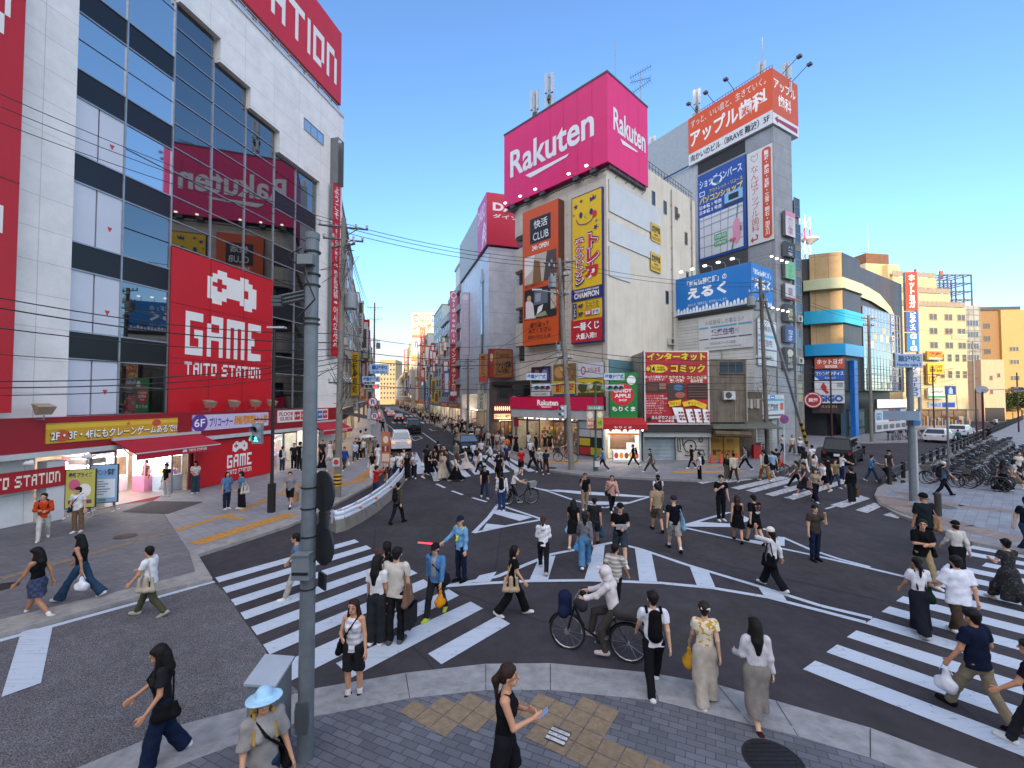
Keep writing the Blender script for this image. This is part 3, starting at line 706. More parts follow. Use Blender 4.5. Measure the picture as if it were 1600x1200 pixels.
b=MB();b.box(-9.6,5.15,.0,5,5.2,2.5);b.build('back_wall',mat('#b8a08a',.6,v=.3,sc=2),gc)
b=MB();b.box(-9.6,.1,2.5,5,5.2,2.56);b.build('ceiling',mat('#cfc8bd',.6),gc)
b=MB();b.box(-9.6,.0,.0,5.0,5.2,.142);b.build('shop_floor',mat('#8a8078',.35),gc)
b=MB()
for x in (-9.2,-8,-6.8,-5.6,-4,-2,.6,1.8,3,4.2):
 for y in (.9,2.4,3.9):b.box(x-.5,y-.08,2.44,x+.5,y+.08,2.49)
b.build('ceiling_lamp',mat('#fff0d8',e=9,v=0),gc)
b=MB();b.box(-5.22,-.02,.0,0.02,.15,2.55);b.build('shop_partition',mat('#9a0f1c'),gc)
for x0,x1 in ((-9.55,-8.62),(-6.1,-5.25),(.1,1.35),(1.4,2.6),(3.8,4.95)):
 q=MB();q.box(x0,.05,.14,x1,.08,2.5);gg=bpy.data.materials.get('clear_glass')
 if not gg:
  gg=bpy.data.materials.new('clear_glass');gg.use_nodes=True;tt=gg.node_tree;tt.nodes.clear()
  mo=tt.nodes.new('ShaderNodeOutputMaterial');ms=tt.nodes.new('ShaderNodeMixShader');tr=tt.nodes.new('ShaderNodeBsdfTransparent');gl_=tt.nodes.new('ShaderNodeBsdfGlossy');gl_.inputs['Roughness'].default_value=.03
  ms.inputs[0].default_value=.14;tr.inputs[0].default_value=(.9,.93,.92,1)
  tt.links.new(tr.outputs[0],ms.inputs[1]);tt.links.new(gl_.outputs[0],ms.inputs[2]);tt.links.new(ms.outputs[0],mo.inputs[0])
 q.build('glass_door',gg,gc)
 q=MB()
 for x in (x0,x1):q.box(x-.03,.03,.14,x+.03,.1,2.5)
 q.box(x0,.03,2.4,x1,.1,2.5);q.build('door_frame',mat('#7d7f82',.4,.5),gc)
CLEAR=bpy.data.materials['clear_glass']
def claw(x,y,c,rz,what):
 t=thing('crane_game',what,'arcade machine',FA.M@TM(x,y,.145,rz),'crane game machines inside the game centre')
 q=MB();q.box(-.42,-.42,0,.42,.42,.75,0);q.box(-.42,-.42,1.75,.42,.42,2.0,0);q.box(-.42,.3,.75,.42,.42,1.75,1)
 for a in (-.4,.4):q.box(a-.02,-.42,.75,a+.02,-.38,1.75,0)
 q.build('cabinet',[mat(c,.4),mat('#e8e4ec',e=1.2,v=.1)],t)
 q=MB();q.box(-.4,-.4,1.7,.4,.3,1.74);q.build('lamp',mat('#fff6ff',e=5,v=0),t)
 q=MB()
 for i in range(9):q.ball((rnd.uniform(-.3,.3),rnd.uniform(-.3,.2),.82+rnd.uniform(0,.18)),rnd.uniform(.07,.12),i%3,8)
 q.build('prizes',[mat('#d98aa8'),mat('#e3d36a'),mat('#7fb3d9')],t,smooth='all')
 q=MB();q.tube([(0,0,1.7),(0,0,1.4)],.02,6);q.box(-.08,-.05,1.32,.08,.05,1.4);q.build('claw',mat('#aaaabb',.3,.8),t)
for i,(x,y) in enumerate(((-8.9,1.2),(-8.3,2.6),(-7.4,3.4),(-6.5,3.2),(-5.8,1.9),(-5.6,.9),(.7,1.5),(1.7,1.6),(2.9,2.2))):
 claw(x,y,('#e2dfe4','#d98fae','#b8d4e8')[i%3],rnd.uniform(-.2,.2),['white crane game machine inside the lit shop entrance','pink crane game machine inside the lit shop entrance','pale blue crane game machine inside the lit shop entrance'][i%3])
def awning(name,label,x0,x1,za,zb,reach,txt,fr,c='#a3122a'):
 t=thing(name,label,'awning',fr.M)
 q=MB();n=8
 q.quad((x0,-.5,za),(x1,-.5,za),(x1,-.5-reach,zb),(x0,-.5-reach,zb))
 q.quad((x0,-.5,za-.04),(x1,-.5,za-.04),(x1,-.5-reach,zb-.04),(x0,-.5-reach,zb-.04))
 q.quad((x0,-.5-reach,zb),(x1,-.5-reach,zb),(x1,-.52-reach,zb-.28),(x0,-.52-reach,zb-.28))
 for k in range(1,n):
  X=x0+(x1-x0)*k/n;q.box(X-.006,-.5,za+.002,X+.006,-.49,za+.006)
 cv=q.build('canopy',mat(c,.8,v=.12,sc=1.2),t)
 q=MB();q.tube([(x0,-.5-reach,zb-.02),(x1,-.5-reach,zb-.02)],.03,8);q.box(x0,-.62,za-.02,x1,-.5,za+.1)
 for x in (x0+.2,x1-.2):q.tube([(x,-.55,za-.1),(x,-.6-reach*.5,zb-.12),(x,-.5-reach,zb-.03)],.02,6)
 q.build('arm',mat('#c8c8c8',.4,.3),t)
 if txt:art(cv,x0,zb-.28,x1,zb,-.53-reach,txt)
awning('awning','wide red fabric awning over the game centre entrance',-9.2,-5.2,2.95,2.45,1.3,[('inv','#e8e4e0',.5,.3,.55,.75),('bm','#e8e4e0','TAITO STATION',.57,.3,.8,.7)],FA)
awning('awning','small red fabric awning at the far end of the game centre',3.0,6.4,3.0,2.5,1.2,[('bm','#e8e4e0','TAITO STATION',.5,.3,.8,.7)],FA)
def floodlight(fr,x,z,reach,label,up=True):
 t=thing('floodlight',label,'lamp',fr.M@TM(x,0,z),'floodlights along the red fascia')
 q=MB();q.tube([(0,0,0),(0,-reach,.05),(0,-reach,.2)],.025,6);q.build('bracket',mat('#8d8a86',.5,.4),t)
 q=MB();q.add([(-.2,-reach-.05,.22),(.2,-reach-.05,.22),(.2,-reach+.1,.22),(-.2,-reach+.1,.22),(-.26,-reach-.2,.5),(.26,-reach-.2,.5),(.26,-reach+.2,.62),(-.26,-reach+.2,.62)],[(0,1,5,4),(1,2,6,5),(2,3,7,6),(3,0,4,7),(0,3,2,1),(4,5,6,7)])
 q.build('lamp_head',mat('#a8927c',.5,.3),t)
ptx=['first','second','third','fourth']
for k,x in enumerate((-4.6,-3.1,-1.6,-.3)):floodlight(FA,x,fz[0],.5,f'grey floodlight under the big GAME sign, {ptx[k]} from its left end')
floodlight(FA,FA.hit(62,655,.7)[0],fz[0]-.1,.9,'lone grey floodlight on the white wall beside the red column')
for u,v,k in ((46,716,'left'),(137,704,'right')):
 t=thing('spotlight',f'small white spotlight under the canopy edge, {k} of the pair by the white panels','lamp',FA.M@TM(FA.hit(u,v,.7)[0],-.62,fz[1]-.35))
 q=MB();q.lathe([(.05,-.12),(.1,.06),(.12,.12),(.09,.12)],axis='x',n=12);q.tube([(0,.1,.1),(0,0,0)],.02,6);q.build('lamp_head',mat('#c9cccd',.4),t)
def aboard(u,v,w,h,rz,c,label,items):
 x,y=gp(u,v,.13)
 t=thing('poster_stand',label,'sign stand',TM(x,y,.125,rz))
 q=MB();q.box(-w/2,-.03,.35,w/2,.03,h);p=q.build('board',[mat('#2a2a2c',.4)],t)
 q=MB();q.quad((-w/2+.03,-.035,.38),(w/2-.03,-.035,.38),(w/2-.03,-.035,h-.03),(-w/2+.03,-.035,h-.03));f=q.build('poster',mat(c,.3,v=.05),t)
 art(f,-w/2+.03,.38,w/2-.03,h-.03,-.037,items)
 q=MB()
 for s in (-1,1):q.tube([(s*w*.4,.0,.4),(s*w*.42,-.02,.04),(s*w*.42,-.3,.02)],.015,6);q.tube([(s*w*.42,-.02,.04),(s*w*.42,.3,.02)],.015,6)
 q.build('leg',mat('#b8bcc0',.3,.7),t)
aboard(125,808,.95,1.85,.35,'#b9b35a','yellow framed poster stand left of the blue one by the game centre door',[('c','#c75b7a',.3,.6,.2,.15),('c','#e2e0d8',.65,.45,.22,.18),('r','#7a3d6a',.1,.1,.9,.2),('t','最新プライズ','#3b3560',.1,.8,.9,.93,.02)])
aboard(162,799,.95,1.9,.28,'#8fb4d6','pale blue poster stand right of the yellow one by the game centre door',[('r','#dfe8ee',.08,.12,.92,.62)]+[('r','#6f86a8',.14,.2+.07*i,.5+.3*((i*37)%5)/5,.225+.07*i) for i in range(6)]+[('t','イベント情報','#26425f',.08,.72,.92,.9,.02),('r','#5a8a5c',.3,.05,.6,.09)])
def matt(px,label,c,items=None):
 q=MB();a,b_,c_,d=[Vector(gp(u,v,.13)+(.135,)) for u,v in px];q.poly([a,b_,c_,d]);q.poly([p-Vector((0,0,.012)) for p in (a,b_,c_,d)])
 return tag(q.build('door_mat',mat(c,.95,v=.2,sc=8)),label,'mat')
matt([(190,800),(238,783),(318,784),(262,803)],'plain dark grey mat on the pavement before the red GAME panel','#3c3b3d')
mt=matt([(172,790),(196,772),(262,769),(240,782)],'red door mat with pale lettering in the game centre entrance','#7d1420')
BEIGE=tiles('#c0b8a9','#9d9587',1.9,1.1,r=.7,var=.03,msize=.012,offset=0,z=True,name='beige_panels',noise=.14)
CREAM=mat('#cfc8b8',.75,v=.1,sc=.5,streak=.14)
CB=gp(950,717,.15);FL=Fr(CB,(-vpd(130)[0],-1));FR=FL.side(0)
def box_part(parent,name,m,x0,y0,z0,x1,y1,z1):q=MB();q.box(x0,y0,z0,x1,y1,z1);return q.build(name,m,parent)
rb=thing('corner_building','beige nine storey corner building with rounded balconies under the pink roof billboard','building',FL.M)
q=MB();q.box(-8.3,0,4.9,-.006,15.6,22.3);q.box(-10.2,1.3,4.9,-8.31,15.6,22.0);q.box(-10.7,5.05,0,0,15.6,4.9);q.box(-.5,0,0,-.006,5.05,4.9);q.box(-10.7,.4,0,-10.1,5.05,4.9)
q.box(-8.3,5.7,22.3,-.006,15.6,24.45)
q.build('wall',[BEIGE],rb)
q=MB();q.box(-.004,0,.2,.03,15.6,22.3);q.box(-.004,5.7,22.3,.03,15.6,24.5);q.build('side_wall',CREAM,rb)
arc=[(-8.25,0),(-9.3,0),(-9.9,.12),(-10.4,.45),(-10.7,.95),(-10.8,1.5),(-10.8,15.6),(-8.25,15.6)]
fl=[(5.6,8.0),(9.45,11.45),(12.95,14.95),(16.35,18.35),(19.55,22.35)]
for k,(a,c) in enumerate(fl):
 q=MB();q.prism(arc,a-.5 if k==0 else a,c,'z');q.build('balcony_parapet',BEIGE,rb)
for k,(a,c) in enumerate(zip([f[1] for f in fl],[f[0] for f in fl[1:]])):
 q=MB();q.box(-10.3,.9,a,-8.3,1.0,c,0);q.box(-9.25,.5,a,-9.1,.7,c,1)
 for z in (a+.35,a+.7):q.tube([(-8.3,.12,z),(-9.3,.12,z),(-10.1,.45,z),(-10.6,1.2,z)],.02,5,1)
 q.build('balcony_window',[glass('#1a1d22'),mat('#55585c',.4,.5)],rb)
 box_part(rb,'red_trim',mat('#a3202c',.5),-10.76,1.6,a,-10.5,3,c)
 box_part(rb,'column',BEIGE,-8.75,.03,a,-8.3,.6,c)
bbq=MB();bbq.box(-11,-.4,22.5,.42,5.6,29.35,0);bbq.box(-11.04,-.44,29.35,.46,5.64,29.5,1);bbq.box(-10.9,.0,22.25,.3,5.4,22.49,1)
bb=bbq.build('rooftop_billboard',[mat('#d01a66',.5,v=.06,sc=.6),mat('#4a4446',.5)],None,FL.M)
tag(bb,'big pink two sided roof billboard with Rakuten in white on both faces','billboard')
art(bb,-11,22.5,.42,29.35,-.4,[('r','#b8165a',.125*k,0,.125*k+.0022,1) for k in range(1,8)]+[('r','#b8165a',0,.5,1,.502)]+[('t','Rakuten','#d9dade',.075,.36,.895,.72,.022),('p','#d9dade',[(.245,.30),(.68,.30),(.655,.27),(.30,.235)])])
q=MB();q.box(0,.001,22.52,6.0,.003,29.33);sd=q.build('side_face',mat('#de2470',.5,v=.06,sc=.6),bb,FL.M.inverted()@Fr(FL.at(.425,-.4),(-FL.n[0],-FL.n[1])).M)  # paler pink than the front: this face's brighter light is in the colour
art(sd,0,22.52,6.0,29.33,0,[('r','#c41c62',.25*k,0,.25*k+.004,1) for k in range(1,4)]+[('r','#c41c62',0,.5,1,.502)]+[('t','Rakuten','#dcdde0',.13,.40,.93,.665,.022),('p','#dcdde0',[(.29,.355),(.72,.355),(.70,.335),(.34,.305)])])
for k,x in enumerate((-9.9,-8,-6.2,-2.6,-.9)):
 t=thing('billboard_lamp','lit white lamp under the pink roof billboard, %s from its left end'%('first','second','third','fourth','fifth')[k],'lamp',FL.M@TM(x,-.4,22.45),'lamps under the pink billboard')
 q=MB();q.tube([(.6,.5,-.35),(0,-.9,-.12)],.025,6);q.box(-.28,-.05,-.32,.28,.4,-.02);q.build('arm',mat('#4a4a4c',.5,.5),t)
 q=MB();q.box(-.11,-.97,-.17,.11,-.8,-.06);q.build('lamp_head',mat('#fff3dc',e=1.6,v=0),t)
q=MB()
for x in np.arange(-10.6,0,.62):q.tube([(x,.3,22.25),(x+.3,-.35,21.95),(x+.62,.3,22.25)],.03,5)
q.box(-10.9,-.4,21.9,.2,-.34,21.98);q.build('support_truss',mat('#3a3636',.6),bb)
q=MB()
for y in (1.2,2.6,3.8,5.2):q.tube([(.05,y,22.48),(.42,y,22.48),(.42,y,22.1),(.05,y,21.9)],.03,5)
q.build('side_bracket',mat('#55504e',.6),bb)
FO=Fr(FL.at(0,-.02),FL.d)
og=sign('wall_sign','tall orange sign with black CLUB square and room photos on the corner building','sign',FL,(-8.2,9.2,-4.1,21.05),'#c8501c',.75,.02,'#5a3220',
  [('r','#1f1f22',.22,.74,.8,.925),('t','快活','#e6e4e0',.33,.845,.71,.905,.01),('t','CLUB','#e6e4e0',.31,.76,.74,.815,.0),('t','24h OPEN','#efe9e2',.28,.69,.74,.725,.03),
  ('r','#b7ab9c',.06,.45,.95,.655),('p','#4c443d',[(.6,.45),(.95,.45),(.95,.655),(.7,.655)]),('p','#d7d2cb',[(.06,.5),(.3,.55),(.36,.655),(.06,.655)]),('p','#7c5a33',[(.3,.45),(.55,.45),(.5,.6),(.34,.62)]),('t','明るく清潔なラウンジ','#3a2a20',.08,.425,.6,.443,.01),
  ('r','#232325',.06,.19,.95,.41),('r','#5e6770',.34,.29,.72,.385),('r','#8f9aa6',.38,.31,.53,.37),('r','#b8aa96',.8,.24,.95,.38),('p','#d8d0ca',[(.1,.2),(.36,.2),(.32,.3),(.2,.34),(.1,.32)]),('c','#c89f82',.2,.345,.06,.022),('p','#e6e6e4',[(.42,.22),(.56,.24),(.6,.285),(.46,.27)]),('p','#8d9370',[(.36,.2),(.72,.2),(.66,.235),(.4,.22)]),('t','鍵付完全個室','#e8e2da',.08,.192,.4,.208,.01),
  ('t','振り返って\nみてください','#33180d',.18,.085,.82,.165,.01),('t','向かいのビル 8F','#33180d',.18,.045,.8,.075,.01)])
yg=sign('wall_sign','tall yellow trading card shop sign with smiling face beside the orange sign','sign',FL,(-3.15,9,-.2,20.85),'#d9b312',.22,.02,'#1d2a66',
  [('r','#1d2a66',0,0,.022,1),('r','#1d2a66',.978,0,1,1),('r','#1d2a66',0,.994,1,1),
  ('star','#1d2a66',.15,.93,.09),('star','#1d2a66',.33,.955,.06,.3),('star','#1d2a66',.08,.875,.04),('star','#1d2a66',.8,.75,.09,.4),('star','#1d2a66',.82,.79,.045),
  ('p','#1d2a66',[(.62,.93),(.8,.94),(.82,.965),(.76,.95),(.72,.97),(.69,.95),(.62,.96)]),('c','#1d2a66',.32,.862,.055,.02),('c','#1d2a66',.66,.862,.055,.02),
  ('l','#1d2a66',[(.17,.84),(.22,.81),(.33,.795),(.5,.79),(.66,.802),(.76,.835)],.06),('c','#c7202c',.77,.84,.07,.022),('l','#1d2a66',[(.5,.855),(.44,.84),(.5,.83)],.035)]
  +[('v','トレカ','#1d2a66',.40,.41,.94,.73,.11),('v','チャンピオン','#1d2a66',.10,.385,.44,.715,.11),('v','トレカ','#f0ece8',.42,.42,.92,.72,.075),('v','チャンピオン','#f0ece8',.13,.395,.42,.705,.075),('v','トレカ','#c21f2c',.44,.43,.90,.715,.05),('v','チャンピオン','#c21f2c',.16,.40,.39,.70,.03)]
  +[('r','#1d2a66',0,.285,1,.365),('t','TRADING CARD GAME','#e8e6e0',.1,.343,.9,.356,.02),('t','CHAMPION','#e8e6e0',.1,.30,.9,.337,.03),('t','A','#e0b41c',.315,.30,.40,.337,.03),
  ('r','#1d2a66',.06,.172,.18,.272),('v','1ビル','#e8e6e0',.08,.18,.16,.265,.01),('t','4F','#20264e',.22,.235,.4,.262,.05),('t','デュエル\nスペース','#20264e',.47,.228,.9,.272,.02),('r','#20264e',.21,.222,.93,.224),('t','3F','#20264e',.22,.18,.4,.208,.05),('r','#c7323c',.45,.18,.66,.212),('r','#e8e6e0',.69,.18,.92,.212),('t','買取','#f0ece8',.47,.184,.64,.208,.02),('t','販売','#20264e',.71,.184,.9,.208,.02),
  ('r','#b51f2a',0,0,1,.155),('t','一番くじ','#25141a',.06,.08,.94,.14,.07),('t','一番くじ','#efece8',.08,.083,.92,.138,.03),('t','大量入荷!!','#efece8',.17,.025,.83,.065,.03),('r','#1d2a66',0,0,1,.008)])
FRp=Fr(FL.at(.03,0),(-FL.n[0],-FL.n[1]))
for r,lb in (((.25,19,8.4,21.5),'topmost blank white advertising panel on the beige side wall'),((.22,16.7,8.1,18.4),'middle blank white advertising panel on the beige side wall'),((.2,14,3.2,16.3),'lowest and narrowest blank white panel on the beige side wall')):
 sign('advert_panel',lb,'panel',FRp,r,'#c3c8c9',.05,.02,'#8b8a86')
for r,lb in (((6.5,18.3,8.2,19.9),'upper small yellow notice on the blank white side panels'),((6.4,15.7,8.2,17.3),'lower small yellow notice on the blank white side panels')):
 sign('notice',lb,'sign',Fr(FRp.at(0,-.08),FRp.d),r,'#d2ad1e',.03,.02,'#a08418',[('t','広告募集','#2b2614',.08,.5,.92,.88,.04),('t','06-6632-0000','#7d3a1a',.08,.1,.92,.28,.0),('r','#3a3418',.3,.36,.7,.42)])
for x,z in ((6.9,21.6),(9,21.4),(11.2,21.5),(13.2,19.6),(9.2,13.2),(13.4,15.8)):window(rb,x,z,x+.55,z+1.2,0,'#6f6f6c',glass('#1a1d22'),1,1,name='side_window').matrix_local=FL.M.inverted()@FRp.M@Matrix.Translation((x,-.01,z))
q=MB();q.lathe([(.2,0),(.2,.5),(.12,.6)],c=(11.9,-.1,22),axis='y',n=10);q.build('vent_hood',mat('#6a6a68',.5,.4),rb,FL.M.inverted()@FRp.M)
q=MB()
for x in np.arange(6.2,15.4,.55):q.box(x-.015,.1,24.5,x+.015,.13,25.3)
for z in (24.9,25.3):q.box(6.2,.1,z-.015,15.4,.13,z+.015)
q.build('roof_railing',mat('#4f4c48',.5,.4),rb,FL.M.inverted()@FRp.M)
def aerial(fr,x,y,z,h,label,kind):
 t=thing('antenna',label,'antenna',fr.M@TM(x,y,z));m=mat('#8f9497',.5,.5);w=mat('#b8bdbf',.5)
 q=MB();q.tube([(0,0,-1.5),(0,0,h)],.06 if kind=='cell' else .03,6);q.build('mast',m,t)
 q=MB()
 if kind=='cell':
  for k in range(3):
   a=k*2.1
   for zz,l in ((h-1.9,1.8),(h-3.4,1.1)):q.box(.32*math.cos(a)-.12,.32*math.sin(a)-.1,zz,.32*math.cos(a)+.12,.32*math.sin(a)+.1,zz+l)
  q.build('panel',w,t)
  q=MB()
  for k in range(3):
   a=k*2.1
   for zz in (h-.4,h-1.6,h-2.8):q.tube([(0,0,zz),(.32*math.cos(a),.32*math.sin(a),zz)],.035,5)
   q.box(-.3*math.cos(a)-.1,-.3*math.sin(a)-.1,h-2.6,-.3*math.cos(a)+.1,-.3*math.sin(a)+.1,h-2.2)
  q.build('clamp',mat('#4a4c4e',.6),t)
 elif kind=='yagi':
  for zz,a in ((h-.1,.4),(h-.8,.9),(h-1.4,.2)):
   c,s_=math.cos(a),math.sin(a);q.tube([(-.9*c,-.9*s_,zz-.25),(.9*c,.9*s_,zz+.3)],.02,5)
   for i in range(-4,5):q.tube([(.2*i*c+.35*s_,.2*i*s_-.35*c,zz+.06*i),(.2*i*c-.35*s_,.2*i*s_+.35*c,zz+.06*i)],.012,4)
  q.build('element',mat('#5a5e62',.5,.4),t)
aerial(FL,-8.8,1.5,29.3,4.2,'left cluster of mobile phone antennas above the pink billboard','cell')
aerial(FL,-7.0,1.5,29.3,4.9,'right and taller cluster of mobile phone antennas above the pink billboard','cell')
aerial(FL,.1,1.2,29.3,3.6,'thin lightning rod at the corner of the pink billboard','rod')
aerial(FL,.2,4.9,29.3,3.0,'fishbone television aerial on the right end of the pink billboard','yagi')
sign('fascia_sign','long crimson shop fascia with Rakuten in white above the corner shop','sign',FL,(-10.3,3.75,-.15,4.82),'#a80f3c',.3,.02,'#6d0a26',[('t','Rakuten','#e4dfe0',.335,.3,.565,.75,.03),('p','#e4dfe0',[(.375,.22),(.5,.22),(.49,.17),(.39,.15)])],emit=.12)
q=MB();q.box(-10.2,-.25,3.0,-.1,.05,3.74);q.build('shutter_box',mat('#b2b4b3',.5),rb)
SG=[(-7.75,6.05,-5.55,7.4,'dark poster sign with a red and blue figure shape above the corner shop','#23202c',[('p','#b33a40',[(.15,.25),(.4,.25),(.42,.75),(.2,.85)]),('c','#3f5f9c',.28,.55,.1,.2),('p','#564a7a',[(.5,.05),(.98,.15),(.9,.9),(.6,.8)]),('c','#8a86a8',.72,.6,.12,.18)]),
  (-7.75,4.85,-5.55,5.95,'white and red sign under the dark poster sign above the corner shop','#c9c8c6',[('r','#a32530',0,.35,1,.72),('t','HAMANOYA','#f0ece8',.15,.42,.85,.66,.02),('t','2nd FLOOR 美容室','#55555a',.2,.08,.8,.24,0)]),
  (-5.2,6.15,-2.95,7.5,'sign with a photo of fried food behind the concrete pole','#7d5c36',[('c','#b98d4e',.3,.5,.25,.35),('c','#a06e35',.65,.45,.25,.4),('c','#cda766',.5,.7,.15,.15)]),
  (-5.2,4.85,-2.95,6.1,'yellow sign with red lettering behind the concrete pole','#cfae22',[('t','唐揚げ\n居酒屋','#a3262c',.1,.25,.7,.9,.04),('r','#27407a',0,0,1,.15),('t','2F','#a3262c',.75,.4,.95,.8,.03)]),
  (-2.65,6.25,-.22,7.45,'white sign with a red emblem and flowing script above the corner shop','#c6cad0',[('c','#b0394c',.22,.5,.1,.28),('c','#c6cad0',.22,.5,.06,.18),('t','ぷらぷる','#b0394c',.36,.35,.88,.68,.02)]),
  (-2.65,4.87,-.22,6.2,'yellow sign with dark tree shapes under the white script sign','#cdb024',[('c','#3e4a24',.2,.5,.2,.3),('c','#48531f',.75,.55,.22,.3),('p','#b0392f',[(.4,.3),(.5,.7),(.6,.3)]),('r','#3e4a24',0,0,1,.2),('c','#d8d0a0',.5,.6,.1,.2)])]
for x0,z0,x1,z1,lb,c,its in SG:sign('wall_sign',lb,'sign',FL,(x0,z0,x1,z1),c,.15,.02,'#6f6f70',its)
box_part(rb,'window',glass('#17191d'),-10.1,-.03,4.95,-8.0,.0,6.3)
q=MB();q.box(-10.1,5.0,.14,-.5,5.04,3.0);q.build('back_wall',mat('#9a7a66',.6,v=.5,sc=1.4),rb)
q=MB();q.box(-10.1,.1,2.95,-.5,5.04,3.0);q.build('ceiling',mat('#cfc8bf'),rb)
q=MB();q.box(-10.1,.0,-.05,-.5,5.0,.148);q.build('shop_floor',mat('#6b6560',.3),rb)
q=MB()
for x in np.arange(-9.5,-.6,1.5):
 for y in (.8,2.2,3.6):q.box(x,y-.07,2.88,x+1.0,y+.07,2.93)
q.build('ceiling_lamp',mat('#ffe9cf',e=8,v=0),rb)
q=MB()
for x in (-9.2,-7.3,-5.4,-3.6):
 for z in (.6,1.0,1.4,1.8):
  for k in range(6):q.box(x+.22*k,2.6+rnd.uniform(0,.2),z,x+.22*k+.18,3.2,z+rnd.uniform(.16,.32),(k+int(z*10))%5)
q.build('shelf_goods',[mat('#a33a36'),mat('#c8c3b8'),mat('#3a4a6a'),mat('#c09a3a'),mat('#5a7a4a')],rb)
for x0,x1 in ((-9.9,-8.5),(-8.4,-7.0),(-5.4,-4.2),(-4.1,-2.9)):
 box_part(rb,'glass_door',CLEAR,x0,.05,.15,x1,.08,2.95)
 q=MB();q.box(x0-.04,.02,.15,x0+.04,.11,2.95);q.box(x1-.04,.02,.15,x1+.04,.11,2.95);q.box(x0,.02,2.7,x1,.11,2.8);q.build('door_frame',mat('#5a3f38',.5),rb)
q=MB();q.box(-10.1,-.02,2.1,-9.5,.0,2.9);q.build('poster',mat('#9d2436'),rb)
q=MB();q.box(-2.8,-.06,.15,-.35,.06,3.0);bd=q.build('notice_board',mat('#77787a',.5),rb)
art(bd,-2.8,.15,-.35,3.0,-.062,[('r','#1f2023',.05,.02,.97,.98)]+[('r',c,a,b_,a+.42,b_+.2) for c,a,b_ in (('#b9a524',.08,.3),('#202226',.52,.3),('#a8262c',.08,.06),('#b6a432',.52,.06),('#a9adb0',.08,.54),('#c0b8ae',.52,.54),('#8f9aa0',.08,.76),('#b8433f',.52,.76))])
ca=gp(945,721,.145);FC=Fr(ca,(gp(1003,722,.145)[0]-ca[0],gp(1003,722,.145)[1]-ca[1]+.1))
cs=thing('food_stall','little corner stall with lit menu pictures under a red awning','stall',FC.M)
WC=gp(1003,722,.145)[0]-ca[0]
q=MB();q.box(0,.7,.0,.15,2.2,3.3);q.box(WC-.15,.0,0,WC,2.2,3.3);q.box(0,2.1,0,WC,2.2,3.3);q.box(0,.0,2.75,WC,2.2,3.3);q.build('wall',mat('#a9b5b8',.6),cs)
q=MB();q.box(.55,-.25,0,WC-.15,.4,.95);q.build('counter',mat('#cfd0d0',.4),cs)
cp=MB();cp.box(.6,-.265,.3,WC-.2,-.255,.93);cp=cp.build('menu_board',mat('#e6ddd0',e=.25,v=.02),cs)
art(cp,.6,.3,WC-.2,.93,-.266,[('c',c,x,.5,.08,.34) for c,x in (('#b03a30',.1),('#c98a3a',.3),('#7d4a2a',.5),('#d0a04a',.7),('#b8482e',.9))],.2)
mp=MB();mp.box(.2,-.02,2.05,WC-.15,.0,2.7);mp=mp.build('menu_board',mat('#e8dccb',e=.6,v=.02),cs)
art(mp,.2,2.05,WC-.15,2.7,-.022,[('c',c,x,.6,.05,.25) for c,x in (('#9a3a2c',.1),('#b04a3a',.28),('#7a5a2a',.46),('#a33030',.64),('#c27a3a',.86))]+[('r','#b5652a',0,0,1,.2)],.4)
q=MB();q.box(.2,.6,2.6,WC-.3,1.6,2.7);q.build('lamp',mat('#fff0d6',e=9,v=0),cs)
q=MB();q.box(.3,1.5,.9,WC-.3,2.05,2.0);q.build('shelf',mat('#6a4f42',.5,v=.3),cs)
q=MB();q.box(WC-1.1,-.3,.98,WC-.45,-.28,1.55);q.build('menu_card',mat('#e4e4e0',e=.2),cs)
aw=thing('awning','red flat fronted awning over the little corner stall','awning',FC.M)
q=MB();q.quad((-.1,0,3.3),(WC+.1,0,3.3),(WC+.25,-1.0,2.85),(-.25,-1.0,2.85));q.quad((-.25,-1.0,2.85),(WC+.25,-1.0,2.85),(WC+.25,-1.0,2.5),(-.25,-1.0,2.5));q.quad((WC+.1,0,3.3),(WC+.25,-1,2.85),(WC+.25,-1,2.5),(WC+.1,0,2.5));q.quad((-.1,0,3.3),(-.25,-1,2.85),(-.25,-1,2.5),(-.1,0,2.5))
cv=q.build('canopy',mat('#a3141f',.7),aw);art(cv,-.25,2.5,WC+.25,2.85,-1.003,[('t','もりくま','#e8dedc',.25,.25,.65,.7,.02)])
q=MB();
for k in range(5):q.ball((.1+k*.6,-.9,2.46),.05)
q.build('bulb',mat('#fff2d8',e=8,v=0),aw)
FC2=Fr(FC.at(0,.3),FC.d)
def circ_sign():
 r=(FC2.hit(952,650)[0],FC2.hit(952,654)[1],FC2.hit(995,650)[0],FC2.hit(995,582)[1])
 return sign('wall_sign','green candy apple shop sign with a red round emblem above the stall','sign',FC2,r,'#167a34',.25,.05,'#0f4f24',
  [('c','#c3202a',.46,.52,.42,.235),('t','CANDY','#eeeae6',.14,.565,.8,.645,.03),('t','APPLE','#eeeae6',.18,.455,.76,.535,.03),('t','SHOP','#eeeae6',.33,.375,.62,.425,.02),('t','もりくま','#eeeae6',.08,.16,.92,.265,.03),('c','#e8e6e2',.78,.83,.16,.1)])
circ_sign()
box_part(rb,'teal_panel',mat('#5c8288',.5,v=.1),.04,.1,3.4,.2,3.6,7.6)
CC=gp(1005,719,.15);FK=Fr(CC,(1,-.01))
kb_=thing('shuttered_shop','low shop with a rolled down grey shutter and graffiti under the red hoarding','building',FK.M)
q=MB();q.box(0,.02,2.25,4.95,4,8.1);q.box(0,.3,0,4.95,4,2.25);q.box(-.0,0,0,.12,.3,2.25);q.box(2.4,0,0,2.5,.3,2.25);q.box(4.85,0,0,4.95,.3,2.25);q.build('wall',mat('#8f8a82',.8,v=.2,streak=.3),kb_)
